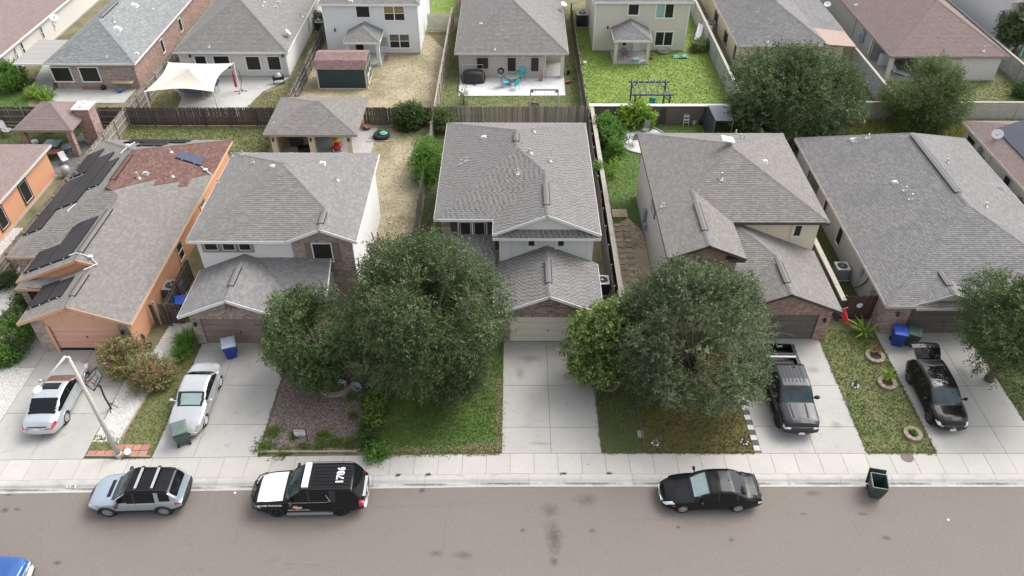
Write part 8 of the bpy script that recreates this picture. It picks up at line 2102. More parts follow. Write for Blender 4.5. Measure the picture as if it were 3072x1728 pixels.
p = g(1145, 412); t = thing('tractor_tyre', 'big black tyre holding a green bag beside the tan pavilion', 'tyre', (p.x, p.y, 0)); b = MB(); b.lathe([(.38, .05), (.62, .0), (.72, .12), (.72, .3), (.62, .4), (.4, .36), (.38, .05)], 22); b.build('tyre', M_RUB, t, smooth=True)
b = MB(); b.lathe([(.001, .2), (.3, .25), (.4, .4), (.25, .52), (.001, .5)], 9, (.2, .05, 0), sq=.8); b.top('soil_bag', mat('bag_green', (.1, .5, .33), (.2, .6, .43), 6, .4), 'mint green bag lying in the black tyre', 'bag').location = (p.x + .2, p.y + .05, .2)
p = g(1103, 388); b = MB(); b.lathe([(.001, .0), (.22, 0), (.32, .3), (.36, .3), (.36, .36), (.3, .36), (.26, .3), (.001, .28)], 14, (p.x, p.y, 0)); b.top('flower_pot', mat('terracotta', (.3, .15, .09), (.36, .19, .12), 6, .8), 'terracotta pot at the corner of the tan pavilion', 'pot', smooth=True)
for i, (px, py, l, a) in enumerate(((1135, 380, 1.6, .05), (1125, 408, 1.3, .8), (1140, 425, 2.4, .03))):
 p = g(px, py); b = MB(); b.box(p.x, p.y, .04, l, .14, .06, a); b.top('timber', M_FW_PALE, ('upper', 'middle slanting', 'lower')[i] + ' loose board on the ground right of the tan pavilion', 'board')
sheet('dirt_patch', [g(1085, 372), g(1150, 378), g(1160, 425), g(1075, 440)], .014, mat('brown_patch', (.16, .115, .09), (.21, .155, .125), 8, .95))
# brick chimney pavilion
gz = pavilion('garden_pavilion', 'mauve roofed brick pavilion with a chimney', -41.15, -36.4, 57.1, 62.0, 2.6, .55, M_SH_MAUVE, M_TRIM_T, .02)
for (x, y) in ((-40.7, 57.5), (-36.85, 57.5), (-40.7, 61.5)):
 b = MB(); b.bb(x - .2, x + .2, y - .2, y + .2, 0, 2.5); c = b.build('post', M_MORTAR, gz.r, world=True); bricks(rect('S', y - .202, x - .2, x + .2, 0, 2.5), S, M_BRICK_R, c); bricks(rect('E', x + .202, y - .2, y + .2, 0, 2.5), E, M_BRICK_R, c)
b = MB(); b.bb(-36.9, -35.7, 59.3, 60.5, 0, 3.3); c = b.build('chimney', M_MORTAR, gz.r, world=True); bricks(rect('S', 59.298, -36.9, -35.7, 0, 3.3), S, M_BRICK_R, c); bricks(rect('E', -35.698, 59.3, 60.5, 0, 3.3), E, M_BRICK_R, c)
b = MB(); b.bb(-37.05, -35.55, 59.15, 60.65, 3.3, 3.4); b.build('cap', M_PLAST_W, gz.r, world=True)
for y in (59.6, 60.2):
 b = MB(); b.lathe([(.14, 0), (.14, .2), (.2, .22), (.001, .3)], 10, (-36.3, y, 3.4)); b.build('flue', M_PLAST_W, gz.r, world=True)
sheet('patio', [(-39, 54.6), (-34.7, 54.6), (-34.7, 62), (-38.2, 62)], .01, mat('slate_patio', (.13, .135, .14), (.17, .175, .18), 3, .8))
def table(label, x, y, w, d, h, m, ml, round_=False, rz=0.0, name='garden_table', z=0.0):
 t = thing(name, label, 'table', (x, y, z), rz); b = MB()
 if round_: b.lathe([(.001, h), (w / 2, h), (w / 2, h - .03), (.001, h - .03)], 20)
 else: b.box(0, 0, h - .02, w, d, .04)
 b.build('table_top', m, t)
 for sx in (-1, 1):
  for sy in (-1, 1):
   f = .33 if round_ else .42; b = MB(); b.tube([(sx * w * f, sy * d * f, h - .03), (sx * w * (f - .05), sy * d * (f - .05), h * .5), (sx * w * (f + .04), sy * d * (f + .04), 0)], .018, 5); b.build('leg', ml, t)
 return t
def chair(label, x, y, rz, m, ml, name='garden_chair', z=0.0, s=1.0):
 t = thing(name, label, 'chair', (x, y, z), rz); t.scale = (s, s, s)
 b = MB(); b.box(0, 0, .44, .5, .48, .04); b.build('seat', m, t); b = MB(); b.extr([(-.25, .22, .46), (.25, .22, .46), (.23, .4, 1.0), (-.23, .4, 1.0)], (0, .03, 0)); b.build('backrest', m, t)
 for sx in (-.24, .24):
  b = MB(); b.tube([(sx, -.22, .44), (sx * 1.1, -.28, 0)], .016, 5); b.build('leg', ml, t); b = MB(); b.tube([(sx, .42, 1.0), (sx, .22, .44), (sx * 1.1, .34, 0)], .016, 5); b.build('leg', ml, t)
  b = MB(); b.tube([(sx * 1.05, -.24, .44), (sx * 1.08, -.22, .64), (sx * 1.05, .3, .66)], .018, 5); b.build('armrest', ml, t)
 return t
p = g(165, 452); table('square glass garden table behind the orange house roof', p.x, p.y, 1.3, 1.2, .75, M_GLASS_B, M_BLACK); p = g(212, 460); table('round glass table by the brick post', p.x, p.y, 1.1, 1.1, .72, mat('glass_grey', (.2, .23, .25), rough=.15), M_BLACK, True)
RW = mat('redwood', (.2, .075, .06), (.26, .1, .08), 5, .7); p = g(160, 478); table('red wooden picnic table by the orange wall', p.x, p.y, 1.6, .8, .75, RW, RW, rz=.1); p = g(200, 492); chair('white folding chair by the weathered fence', p.x, p.y, .8, M_PLAST_W, M_GALV)
p = g(30, 408); chair('dark metal garden bench at the far left', p.x, p.y, 1.2, M_GREYM, M_DARKM, 'garden_bench', s=1.3); p = g(6, 400); chair('brown garden chair at the left edge', p.x, p.y, 1.9, RW, M_DARKM); p = g(105, 432); b = MB(); b.lathe([(.001, 0), (.3, .02), (.33, .3), (.001, .32)], 12, (p.x, p.y, 0)); b.top('plastic_tub', M_PLAST_W, 'upturned white tub under the brick pavilion', 'tub', smooth=True)
p = gx(150, 528, -36.5); t = thing('water_barrel', 'grey barrel at the back corner of the orange edge house', 'barrel', (-36.3, 54.2, 0)); b = MB(); b.lathe([(.001, 0), (.32, 0), (.36, .4), (.33, .9), (.001, .95)], 14); b.build('barrel', M_GREYM, t, smooth=True)

# ------------------------------------------------------------------ shade sail yard
M_SAIL = mat('sail_cloth', (.6, .545, .47), (.65, .6, .53), 2, .85); L_ = [g(434, 275, 2.5), g(505, 187, 3.0), g(700, 190, 3.0), g(640, 275, 2.5)]; ap = g(565, 207, 3.7)
t = thing('shade_sail', 'cream peaked shade sail stretched over the trampoline', 'canopy', (-29.6, 67, 0)); b = MB(); nu = 8
for i in range(4):
 a, e = L_[i], L_[(i + 1) % 4]; row = []
 for v in range(nu + 1):
  r = []
  for u in range(nu + 1):
   f = u / nu; ed = a.lerp(e, f); md = (a + e) / 2; ed = ed + (ap - ed) * (.28 * math.sin(math.pi * f)) * .5; q = ed.lerp(ap, v / nu); q.z += -.35 * math.sin(math.pi * v / nu) * .5; r.append(q)
  row.append(r)
 for v in range(nu):
  for u in range(nu): b.quad(row[v][u], row[v][u + 1], row[v + 1][u + 1], row[v + 1][u])
b.build('cloth', M_SAIL, t, world=True, smooth=False, fix=False)
for i, q in enumerate(L_):
 b = MB(); b.cyl((q.x, q.y, 0), (q.x, q.y, q.z + .05), .07); b.build('post', M_PLAST_W, t, world=True)
b = MB(); b.cyl((ap.x, ap.y, 2.9), (ap.x, ap.y, 3.72), .05); b.build('peak_strut', M_PLAST_W, t, world=True)
p = g(598, 280); t = thing('trampoline', 'round trampoline with dark blue edge under the shade sail', 'trampoline', (p.x, p.y + .3, 0)); b = MB(); b.lathe([(.001, .86), (1.55, .86)], 28); b.build('mat', M_BLACK, t); b = MB(); b.lathe([(1.5, .88), (1.95, .9), (1.97, .84), (1.5, .84)], 28); b.build('edge_pad', mat('pad_navy', (.025, .035, .08), rough=.5), t)
b = MB(); b.lathe([(1.75, .9), (1.75, 2.1)], 28); b.build('net', mat('net_black', (.02, .02, .022), rough=.9, alpha=.45), t)
for i in range(6):
 a = i * 1.047; b = MB(); b.tube([(1.85 * math.cos(a), 1.85 * math.sin(a), 0), (1.85 * math.cos(a), 1.85 * math.sin(a), 2.15)], .025, 5); b.build('leg', M_GALV, t)
p = g(722, 275); t = thing('hammock_stand', 'curved black stand with a red folded umbrella on the patio', 'stand', (p.x, p.y, 0)); b = MB(); b.tube([(0, 0, .05), (.25, .2, 1.0), (.2, .3, 1.9), (-.25, .2, 2.4), (-.6, .1, 2.3)], .03, 6); b.build('arm', M_BLACK, t); b = MB(); b.beam((-.6, 0, .03), (.6, .1, .03), .06, .05); b.beam((0, -.5, .03), (.05, .5, .03), .06, .05); b.build('base', M_BLACK, t)
b = MB(); b.lathe([(.02, .4), (.13, .5), (.1, 1.6), (.02, 2.2)], 8, (-.35, .08, 0)); b.build('umbrella', mat('umbrella_red', (.4, .04, .06), rough=.7), t)
p = g(838, 250); t = thing('barbecue', 'grey barbecue trolley at the corner of the pale sided house', 'barbecue', (p.x, p.y, 0), .3); b = MB(); b.box(0, 0, .6, 1.1, .5, .3); b.build('firebox', M_DARKM, t); b = MB(); b.lathe([(.001, .36), (.24, .3), (.36, .0)], 12, (0, 0, .75), sq=.8); b.build('lid', M_GREYM, t, smooth=True)
for sx in (-.48, .48):
 b = MB(); b.bb(sx - .03, sx + .03, -.2, .2, 0, .5); b.build('leg', M_DARKM, t)
p = g(378, 268); t = table('work table with a tan board behind the brick house', p.x, p.y, 2.0, .9, .85, mat('ply_board', (.5, .39, .25), (.56, .45, .3), 3, .8), M_DARKM); p = g(361, 277); b = MB(); b.lathe([(.001, 0), (.2, 0), (.24, .4), (.2, .42), (.001, .38)], 10, (p.x, p.y, 0)); b.top('bucket', mat('tub_blue', (.05, .15, .35), rough=.5), 'blue bucket under the work table', 'bucket', smooth=True)
p = g(280, 267); t = thing('brick_stack', 'row of red bricks along the brick house wall', 'bricks', (p.x, p.y, 0))
for i in range(8):
 b = MB(); b.box(-.85 + i * .24, 0, .1, .22, .3, .2); b.build('brick', M_BRICK_R, t)
p = g(312, 268); b = MB(); b.lathe([(.001, 0), (.24, .05), (.28, .25), (.12, .42), (.001, .4)], 9, (p.x, p.y, 0)); b.top('black_bag', M_BLACK, 'black bag at the end of the brick row', 'bag', smooth=True)
# ------------------------------------------------------------------ dark shed
t = thing('garden_shed', 'dark teal shed with mauve gambrel roof and pale trim', 'shed', (-16.6, 71.3, 0)); x0, x1, y0, y1 = -18.9, -14.2, 69.95, 73.0; TEAL = mat('shed_teal', (.02, .042, .05), (.025, .048, .056), 3, .6)
b = MB(); b.bb(x0, x1, y0, y1, .12, 2.1); w_ = b.build('wall', TEAL, t, world=True); b = MB()
prof_ = [(y0 - .12, 2.05), (y0 + .35, 2.75), ((y0 + y1) / 2, 3.05), (y1 - .35, 2.75), (y1 + .12, 2.05)]; GBR = mat('shed_roof', (.185, .115, .11), (.22, .14, .132), 8, .95, .3, 60)
b.extr([(x0 - .08, a, c) for a, c in prof_], (x1 - x0 + .16, 0, 0)); rf_ = b.build('roof', M_UNDER, t, world=True)
for (a, c), (d, e) in zip(prof_[:-1], prof_[1:]):
 q = [(x0 - .1, a, c + .02), (x1 + .1, a, c + .02), (x1 + .1, d, e + .02), (x0 - .1, d, e + .02)]; P_, n = frame_of(q)
 if n.z < 0: n = -n
 shingles(q, n, mat('shingle_shed', (.2, .125, .12), (.235, .15, .142), 8, .95, rnd='attr', c3=(.29, .2, .19)), rf_)
for (a, e, c, d) in ((x0 - .03, x0 + .1, 0, 2.1), (x1 - .1, x1 + .03, 0, 2.1)):
 b = MB(); b.bb(a, e, y0 - .03, y0 + .02, .1, 2.1); b.build('corner_trim', M_SIDE_C, t, world=True)
b = MB(); b.bb(x0, x1, y0 - .03, y0 + .01, 2.0, 2.1); b.build('trim', M_SIDE_C, t, world=True); b = MB(); b.bb(x0, x1, y0 - .02, y1, 0, .12); b.build('skid_base', M_SIDE_C, t, world=True)
b = MB(); b.extr([(x1 + .004, a, c - .06) for a, c in prof_], (.03, 0, 0)); b.build('gable', TEAL, t, world=True)
for (ya, za_, yb_, zb_) in ((y0, 2.05, y0 + .42, 2.7), (y0 + .42, 2.7, (y0 + y1) / 2, 2.98), ((y0 + y1) / 2, 2.98, y1 - .42, 2.7), (y1 - .42, 2.7, y1, 2.05), (y0, 2.1, y1, 2.1), (y0 + .4, .15, y0 + .4, 2.0), (y1 - .4, .15, y1 - .4, 2.0), ((y0 + y1) / 2, .15, (y0 + y1) / 2, 2.0), (y0 + .4, .2, y1 - .4, .2), (y0 + .4, 1.1, y1 - .4, 1.1), (y0 + .4, .3, (y0 + y1) / 2, 1.0), ((y0 + y1) / 2, 1.0, y1 - .4, .3)):
 b = MB(); b.beam((x1 + .045, ya, za_), (x1 + .045, yb_, zb_), .03, .09, (1, 0, 0)); b.build('door_trim', M_SIDE_C, t, world=True)
p = g(1150, 178); t = thing('doorstep', 'red brick doorstep beside the white house porch', 'step', (p.x, p.y, 0))
for i in range(6):
 b = MB(); b.box(-.35 + (i % 3) * .34, (i // 3) * .6, .04, .32, .56, .08); b.build('brick', M_BRICK_R, t)
# ------------------------------------------------------------------ turquoise patio
TQ = mat('turquoise_sling', (.05, .42, .5), (.08, .48, .56), 6, .6)
p = g(1537, 250); table('round glass patio table between turquoise chairs', p.x, p.y, 1.35, 1.35, .72, mat('patio_glass', (.16, .19, .18), (.22, .25, .24), 6, .15), M_DARKM, True, z=.03)
p = g(1516, 262); chair('turquoise rocking chair left of the patio table', p.x, p.y + .1, math.radians(100), TQ, M_DARKM, s=1.2, z=.03); p = g(1560, 246); chair('turquoise chair right behind the patio table', p.x, p.y + .3, math.radians(-40), TQ, M_DARKM, s=1.25, z=.03); p = g(1545, 268); chair('turquoise chair in front of the patio table', p.x, p.y, math.radians(215), TQ, M_DARKM, s=1.15, z=.03)
p = g(1420, 250); t = thing('covered_grill', 'grill under a crumpled black cover on the pale patio', 'grill', (p.x, p.y + .3, .03)); rg = np.random.default_rng(4); b = MB(); vs = []; rings_ = [(1.0, .0), (1.02, .35), (.98, .75), (.8, 1.05), (.45, 1.2)]
for (r, z) in rings_:
 for k in range(20):
  a = k * .31416; f = 1 + rg.normal(0, .035); vs.append((1.15 * r * f * math.copysign(abs(math.cos(a)) ** .7, math.cos(a)), .6 * r * f * math.copysign(abs(math.sin(a)) ** .7, math.sin(a)), z + rg.normal(0, .02)))
b.add(vs, [(i * 20 + k, i * 20 + (k + 1) % 20, (i + 1) * 20 + (k + 1) % 20, (i + 1) * 20 + k) for i in range(4) for k in range(20)] + [tuple(80 + k for k in range(20))]); b.build('cover', mat('cover_black', (.012, .012, .014), (.02, .02, .022), 5, .45, .6, 6), t)
b = MB(); b.tube([(.15, -.62, .3), (.18, -.75, .1), (.15, -.9, .0)], [.05, .07, .05], 5); b.build('strap', M_BLACK, t)
p0, p1 = g(1389, 252), g(1452, 250); t = thing('clothes_frame', 'thin metal frame standing behind the covered grill', 'frame', (p0.x + 1, p0.y, .03)); b = MB(); b.tube([(-1.0, 0, 0), (-1.0, 0, 1.95), (1.0, .05, 1.95), (1.0, .05, 0)], .022, 5); b.build('frame', M_GREYM, t)
for px, py, c, lb, r, h in ((1622, 243, 'terracotta', 'red flower pot on the pale patio', .2, .4), (1705, 222, None, 'black pot on the side grass of the pale patio', .2, .45), (1443, 0, None, None, 0, 0)):
 if lb:
  p = g(px, py); b = MB(); b.lathe([(.001, 0), (r * .7, 0), (r, h), (r * .9, h), (.001, h - .06)], 12, (p.x, p.y, .03)); b.top('flower_pot', MATS[c] if c else M_BLACK, lb, 'pot', smooth=True)
p = g(1637, 238); t = thing('garden_trolley', 'white tubular rack beside the pale patio porch', 'rack', (p.x, p.y, .03)); b = MB(); b.tube([(-.22, 0, 0), (-.22, 0, 1.1), (.22, 0, 1.1), (.22, 0, 0)], .035, 6); b.tube([(-.22, .3, 0), (-.22, 0, .9)], .025, 5); b.tube([(.22, .3, 0), (.22, 0, .9)], .025, 5); b.build('frame', M_PLAST_W, t)
p = g(1705, 250); t = thing('mower', 'small red garden tool lying on the side grass', 'tool', (p.x, p.y, 0), .5); b = MB(); b.box(0, 0, .15, .5, .25, .2); b.build('body', mat('tool_red', (.25, .04, .05), rough=.5), t); b = MB(); b.tube([(.2, 0, .2), (.8, .1, .35)], .03, 5); b.build('shaft', M_BLACK, t)
p = g(1503, 213); b = MB(); b.lathe([(.3, -.05), (.32, .06), (.22, .06), (.2, -.05)], 14, (gy(1503, 213, 72.4).x, 72.4, gy(1503, 213, 72.4).z), 'Y'); b.top('wall_wheel', M_DARKM, 'dark round reel hung on the taupe wall', 'reel')
# swing frame
xa, xb = g(1592, 270, 2.1).x, g(1665, 270, 2.1).x; ys_ = 63.9
p0, p1 = g(1594, 322), g(1668, 322); t = thing('swing_set', 'grey swing frame with round net swing behind the back fence', 'swing', ((p0.x + p1.x) / 2, 65.6, 0)); w = (p1.x - p0.x) / 2 + .1
b = MB(); b.beam((-w, 0, 2.1), (w, 0, 2.1), .12, .14); b.build('top_beam', M_GREYM, t)
for sx in (-1, 1):
 for sy in (-1, 1):
  b = MB(); b.beam((sx * w, 0, 2.05), (sx * (w + .1), sy * 1.0, 0), .09, .09); b.build('leg', M_GREYM, t)
 b = MB(); b.box(sx * (w - .1), 0, 1.95, .3, .13, .25); b.build('corner_bracket', mat('bracket_teal', (.1, .3, .33), rough=.5), t)
b = MB(); b.lathe([(.42, .5), (.5, .5), (.5, .56), (.42, .56)], 16, (-w + .35, 0, 0)); b.lathe([(.001, .52), (.42, .52)], 16, (-w + .35, 0, 0)); o = b.build('net_seat', M_BLACK, t)
for dx in (-.3, .3):
 b = MB(); b.cyl((-w + .35 + dx, 0, .55), (-w + .4, 0, 2.05), .012, n=4); b.build('rope', M_BLACK, t)
for x in (.0, .3, .6, .9):
 b = MB(); b.cyl((x, 0, .5), (x, 0, 2.05), .01, n=4); b.build('rope', M_GREYM, t)
# ------------------------------------------------------------------ bright lawn
PG = mat('pergola_blue', (.07, .09, .11), (.1, .12, .14), 6, .6); t = thing('pergola_frame', 'blue grey pergola frame on the bright green lawn', 'pergola', (12.3, 65.6, 0))
for x in (10.75, 13.85):
 for y in (64.1, 66.7):
  b = MB(); b.bb(x - .07, x + .07, y - .07, y + .07, 0, 2.3); b.build('post', PG, t, world=True)
  for sx in (1 if x < 12 else -1,):
   b = MB(); b.beam((x, y, 1.7), (x + sx * .5, y, 2.25), .06, .08); b.build('brace', PG, t, world=True)
for y in (64.1, 66.7):
 b = MB(); b.bb(10.45, 14.15, y - .05, y + .05, 2.28, 2.42); b.build('beam', PG, t, world=True)
for i in range(7):
 x = 10.75 + i * 3.1 / 6; b = MB(); b.bb(x - .04, x + .04, 63.8, 67.0, 2.42, 2.52); b.build('rafter', PG, t, world=True)
p = g(1957, 325); chair('turquoise chair under the pergola frame', p.x, p.y + .2, math.radians(160), TQ, TQ, s=1.2)
p = g(1906, 188); t = thing('cool_box', 'white and mint cool box by the cream porch', 'cool box', (p.x, p.y, 0), .2); b = MB(); b.box(0, 0, .22, .6, .4, .4); b.build('body', mat('mint', (.2, .5, .47), rough=.5), t); b = MB(); b.box(0, 0, .45, .64, .44, .08); b.build('lid', M_PLAST_W, t)
p = g(2040, 172); b = MB(); rg = np.random.default_rng(9); vs = [(p.x + (i % 7 - 3) * .27 + rg.normal(0, .05), p.y + (i // 7 - 1.5) * .3 + rg.normal(0, .05), .03 + abs(rg.normal(.08, .06))) for i in range(28)]; b.add(vs, [(j * 7 + i, j * 7 + i + 1, j * 7 + i + 8, j * 7 + i + 7) for i in range(6) for j in range(3)]); b.top('tarp', mat('tarp_teal', (.04, .2, .17), (.08, .27, .23), 6, .5), 'crumpled dark teal tarp on the bright lawn', 'tarp')
p = g(1988, 157); b = MB(); b.lathe([(.001, .04), (.55, .03), (.62, .35), (.68, .36), (.6, .02), (.001, .0)], 18, (p.x, p.y, 0)); b.top('paddling_tub', mat('tub_grey', (.3, .33, .32), rough=.6), 'grey round tub against the cream house wall', 'tub', smooth=True)
p = g(1754, 195); b = MB(); b.lathe([(.001, 0), (.15, 0), (.18, .35), (.001, .35)], 12, (p.x, p.y, 0)); b.top('bucket', M_PLAST_W, 'white bucket beside the dark fence on the bright lawn', 'bucket')
p = g(1945, 178); t = thing('push_mower', 'red push mower beside the cream porch column', 'mower', (p.x, p.y, 0), .4); b = MB(); b.box(0, 0, .22, .5, .45, .2); b.build('deck', mat('mower_red', (.4, .05, .03), rough=.4), t); b = MB(); b.tube([(-.2, .2, .3), (-.2, .8, .95), (.2, .8, .95), (.2, .2, .3)], .018, 5); b.build('handle', M_BLACK, t)
for sx in (-.27, .27):
 for sy in (-.18, .18):
  b = MB(); b.cyl((sx - .03, sy, .1), (sx + .03, sy, .1), .1, .1, 10); b.build('wheel', M_RUB, t)
p = g(1875, 180); chair('folding chair with a red cloth on the cream porch', p.x, p.y + .3, .3, mat('cloth_mauve', (.25, .15, .16), (.35, .24, .25), 8, .8), M_DARKM)
p = g(2095, 128); t = thing('toy_slide', 'white plastic slide leaning against the grey block wall', 'slide', (p.x, p.y, 0)); b = MB(); b.beam((-.4, -.6, .15), (.5, 1.8, 1.3), .55, .06); b.build('chute', M_PLAST_W, t)
for sx in (-.28, .28):
 b = MB(); b.beam((-.4 + sx, -.6, .25), (.5 + sx, 1.8, 1.4), .05, .18); b.build('side_rail', M_PLAST_W, t)
t = thing('board_stack', 'brown boards leaning beside the white slide', 'boards', (p.x + .7, p.y - .3, 0))
for i in range(5):
 b = MB(); b.beam((-.3 + i * .16, -.8 + i * .05, .1), (.35 + i * .1, 1.3, 1.5), .12, .03); b.build('board', M_LOG, t)
p = g(2118, 138); b = MB(); b.lathe([(.3, .0), (.4, .05), (.4, .15), (.3, .2)], 14, (p.x, p.y, 0)); b.top('hose_coil', M_PLAST_W, 'white coiled hose at the foot of the boards', 'hose')
# ------------------------------------------------------------------ fourth house garden
p = g(1925, 418); sheet('round_patio', [(p.x + 2.1 * math.cos(a * .2618), p.y + 2.4 * math.sin(a * .2618)) for a in range(24)], .02, M_PATIO_W)
t = thing('patio_edging', 'stone edging round the white curved patio', 'edging', (p.x, p.y, 0))
for i in range(36):
 a = i * .17453; b = MB(); b.box(2.18 * math.cos(a), 2.48 * math.sin(a), .05, .36, .14, .1, math.atan2(2.48 * math.cos(a), -2.18 * math.sin(a))); b.build('stone', M_GREYM, t)
p = g(1902, 432); chair('grey slatted garden chair on the white curved patio', p.x, p.y, math.radians(200), mat('slat_grey', (.2, .2, .19), (.25, .25, .24), 5, .7), M_BLACK, s=1.35); p = g(1936, 404); chair('second grey chair at the back of the white curved patio', p.x, p.y, math.radians(-20), MATS['slat_grey'], M_BLACK, s=1.2)
p = g(2054, 368); t = thing('folding_chair', 'white folding chair leaning on the brown garden wall', 'chair', (p.x, 62.9, 0)); b = MB(); b.tube([(-.23, -.15, 0), (-.23, .1, .95), (-.1, .12, 1.05), (.1, .12, 1.05), (.23, .1, .95), (.23, -.15, 0)], .02, 6); b.build('frame', M_PLAST_W, t)
for z in (.3, .55, .85):
 b = MB(); b.box(0, -.15 + z * .25, z, .44, .03, .16 if z > .5 else .04); b.build('slat', M_PLAST_W, t)
p = g(2082, 372); b = MB(); b.lathe([(.001, 0), (.2, 0), (.24, .38), (.2, .38), (.001, .34)], 4, (p.x, p.y, 0)); b.top('bucket', mat('pale_yellow', (.62, .55, .28), rough=.6), 'pale yellow square bucket by the brown garden wall', 'bucket')
p = g(2108, 372); b = MB(); b.lathe([(.001, 0), (.35, .02), (.42, .4), (.3, .75), (.1, .85), (.001, .85)], 10, (p.x, p.y, 0)); b.top('black_bag', M_BLACK, 'full black bag beside the dark canopy', 'bag', smooth=True)
t = thing('canopy_tent', 'dark grey fabric canopy beside the dense oak', 'canopy', (18.6, 61, 0)); CN = mat('canopy_grey', (.17, .18, .2), (.21, .22, .245), 3, .7); b = MB(); q = [g(2124, 316, 2.1), g(2190, 316, 2.1), g(2200, 362, 2.1), g(2146, 362, 2.1)]; b.slab(q, .04); b.build('roof_cloth', CN, t, world=True)
b = MB(); b.extr([q[0], q[3], Vector((q[3].x - .2, q[3].y, .1)), Vector((q[0].x - .2, q[0].y, .1))], (.02, 0, 0)); b.build('side_cloth', mat('canopy_dark', (.03, .032, .042), (.045, .047, .06), 3, .7), t, world=True)
for c in q:
 b = MB(); b.cyl((c.x, c.y, 0), (c.x, c.y, 2.08), .025); b.build('pole', M_GALV, t, world=True)
b = MB(); b.box(9.42, 46.5, 1.5, .22, .45, 1.3); b.cyl((9.4, 46.3, .2), (9.4, 46.3, 2.4), .05); b.box(9.42, 45.8, 1.1, .18, .3, .5); b.build('meter_box', M_BLUEM, H4.r, world=True)
# right porch
p = g(2645, 198); t = thing('white_cabinet', 'white plastic cabinet on the porch of the mauve roofed house', 'cabinet', (p.x, p.y, .09)); b = MB(); b.box(0, 0, .6, .9, .5, 1.2); b.build('body', M_PLAST_W, t); b = MB(); b.box(0, -.26, .6, .02, .01, 1.1); b.build('door_gap', M_GREYM, t)
p = g(2635, 198); chair('white stacked plastic chair on the corner porch', p.x + .9, p.y, .1, M_PLAST_W, M_PLAST_W, z=.09, s=1.2)
p = g(2705, 235); t = thing('sun_lounger', 'white sun lounger at the edge of the corner porch', 'lounger', (p.x, p.y + .4, .09), -.9); b = MB(); b.box(0, 0, .32, 1.5, .6, .06); b.build('seat', M_PLAST_W, t); b = MB(); b.beam((-.7, 0, .34), (-1.15, 0, .8), .6, .05); b.build('backrest', M_PLAST_W, t)
for sx in (-.6, .65):
 for sy in (-.26, .26):
  b = MB(); b.bb(sx - .03, sx + .03, sy - .03, sy + .03, 0, .3); b.build('leg', M_PLAST_W, t)
p = g(2700, 216); table('round brown table on the corner porch', p.x - .2, p.y + .6, .9, .9, .55, mat('table_tan', (.3, .24, .18), rough=.7), M_DARKM, True, z=.09)
p = g(3040, 168); t = thing('play_arch', 'lilac plastic play arch behind the far right block wall', 'toy', (p.x, p.y, 0)); LC = mat('lilac', (.5, .4, .62), (.58, .48, .7), 4, .5)
for r in (.75, .55):
 b = MB(); b.tube([(r * math.cos(math.pi * k / 14), .15 * (r > .6), .9 + r * math.sin(math.pi * k / 14)) for k in range(15)], .05, 6); b.build('arch', LC, t)
for sx in (-.65, .65):
 b = MB(); b.bb(sx - .1, sx + .1, -.1, .25, 0, .95); b.build('leg', mat('toy_mint', (.35, .6, .58), rough=.5), t)
# things by the white wall of the second house
p = g(1165, 705); t = thing('generator', 'white topped generator on wheels beside the white stucco wall', 'generator', (-9.1, 41.6, 0)); b = MB(); b.box(0, 0, .45, .9, .7, .5); b.build('engine', M_DARKM, t); b = MB(); b.box(0, 0, .95, 1.0, .75, .14); b.build('cover', M_PLAST_W, t)
for sx in (-.45, .45):
 for sy in (-.33, .33):
  b = MB(); b.cyl((sx, sy, 0), (sx, sy, .95), .03); b.build('leg', M_GALV, t)
t = thing('timber_rack', 'weathered wooden rack leaning on the white stucco wall', 'rack', (-9.5, 39.9, 0)); WD = M_FW_PALE
for a, e in (((-.4, -1.2, 0), (-.35, -1.1, 2.0)), ((-.4, .6, 0), (-.35, .7, 2.0)), ((-.35, -1.1, 1.95), (-.35, .7, 1.95)), ((.3, -.3, 0), (-.2, .5, 1.7)), ((.35, .4, 0), (.1, .9, 1.6)), ((-.38, -1.1, 1.0), (-.36, .6, 1.0))):
 b = MB(); b.beam(a, e, .1, .08); b.build('timber', WD, t)
t = thing('ladder', 'red ladder leaning beside the white stucco wall', 'ladder', (-9.6, 43.6, 0)); LR = mat('ladder_red', (.3, .06, .05), rough=.6)
for sx in (-.2, .2):
 b = MB(); b.beam((sx + .3, 0, 0), (sx - .15, .35, 1.9), .05, .08); b.build('stile', LR, t)
for i in range(6):
 f = (i + .7) / 7; b = MB(); b.cyl((-.2 + .3 - .45 * f, .35 * f, 1.9 * f), (.2 + .3 - .45 * f, .35 * f, 1.9 * f), .02); b.build('rung', M_GALV, t)
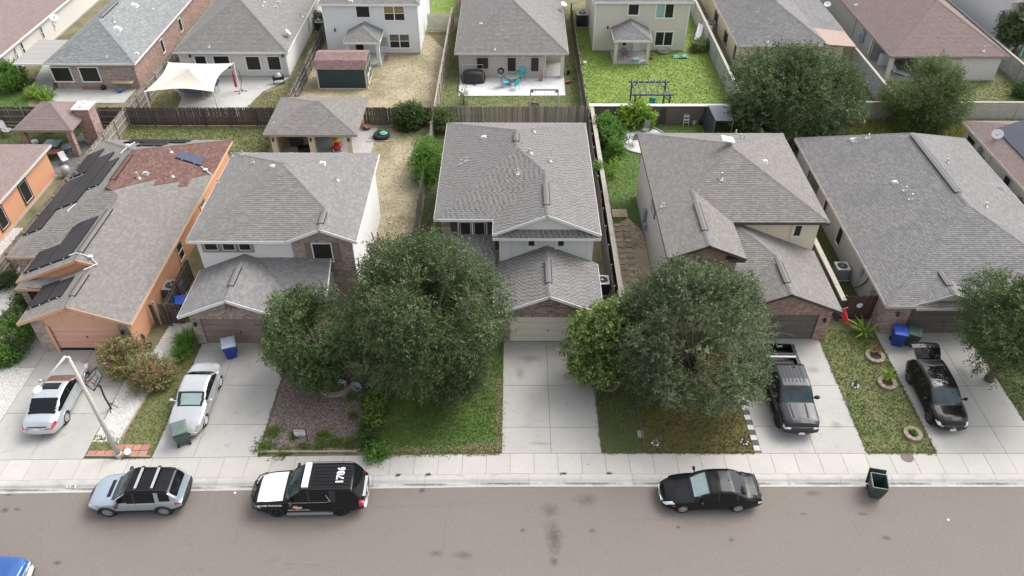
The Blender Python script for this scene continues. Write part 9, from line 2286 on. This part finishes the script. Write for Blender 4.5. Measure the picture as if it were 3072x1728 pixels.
# front oddments
p = g(340, 1118); t = thing('folding_table', 'small black table under a white cloth by the crape myrtle', 'table', (-22.75, 32.2, 0), .2); b = MB(); b.box(0, 0, .72, .7, 1.0, .04); b.build('table_top', M_BLACK, t)
for sx in (-.3, .3):
 for sy in (-.42, .42):
  b = MB(); b.cyl((sx, sy, 0), (sx, sy, .7), .018); b.build('leg', M_BLACK, t)
b = MB(); rg = np.random.default_rng(2); vs = [(-22.95 + i * .11, 31.9 + j * .2, .78 + abs(rg.normal(0, .035)) - (.25 if i == 0 else 0)) for j in range(6) for i in range(6)]; b.add(vs, [(j * 6 + i, j * 6 + i + 1, j * 6 + i + 7, j * 6 + i + 6) for i in range(5) for j in range(5)]); b.top('cloth', mat('cloth_white', (.6, .58, .55), (.45, .42, .4), 9, .8), 'crumpled white cloth over the small black table', 'cloth', smooth=True)
p = g(430, 1040); t = thing('garden_hose', 'black hose reel and loose hose at the orange house corner', 'hose', (p.x, p.y, 0)); b = MB(); b.lathe([(.3, -.1), (.34, 0), (.3, .1), (.12, .08), (.12, -.08)], 14, (-.2, .3, .5), 'Y'); b.box(-.2, .3, .2, .3, .3, .4); b.build('reel', M_BLACK, t); b = MB(); b.tube([(-.1, .2, .5), (.1, 0, .3), (.3, -.1, .03), (.5, .1, .03), (.35, .35, .03), (.1, .2, .03), (.2, -.15, .03), (.55, -.1, .03)], .025, 5); b.build('hose', M_BLACK, t)
p = g(205, 0) if False else g(22, 1110); t = thing('red_edging', 'red plastic edging along the hedge by the orange house driveway', 'edging', (-30.6, 31.6, 0))
for i in range(6):
 b = MB(); b.box(-.0 - i * .28, -.25 * i, .08, .3, .09, .16, .72); b.build('block', mat('edge_red', (.4, .03, .03), rough=.6), t)
for (x, y, c, lb) in ((-22.0, 37.4, GRD, 'dark bin behind the rough wooden gate'), (-21.5, 37.6, BL, 'blue bin behind the rough wooden gate')): bin_(lb, x, y, .3, c, c if c is GRD else BLL, .0, False, False)

# ------------------------------------------------------------------ families of repeats share a group
GROUPS = {'house': 'houses of the two streets', 'tree': 'trees in the gardens', 'shrub': 'shrubs and hedges', 'fence': 'picket fences between the lots', 'wall': 'masonry walls between the lots', 'bin': 'wheelie bins', 'car': 'parked cars',
   'truck': 'pickup trucks', 'air conditioner': 'air conditioners beside the houses', 'satellite dish': 'satellite dishes', 'stone ring': 'stone rings in the lawns', 'chair': 'garden chairs', 'table': 'garden tables', 'solar panels': 'solar arrays',
   'conduit': 'roof conduits', 'gate': 'garden gates', 'edging': 'garden edgings', 'pavers': 'paver areas', 'statue': 'garden ornaments', 'pavilion': 'garden pavilions', 'box': 'boxes in the tan pavilion', 'bicycle': 'bicycles in the tan pavilion',
   'bucket': 'buckets', 'pot': 'flower pots', 'plant': 'garden plants', 'litter': 'paper scraps on the street', 'board': 'loose boards', 'cover': 'utility covers', 'bag': 'bags', 'canopy': 'fabric canopies'}
for o in scene.objects:
 if o.parent is None and o.get('category') in GROUPS and not o.get('group') and not o.get('kind'): o['group'] = GROUPS[o['category']]
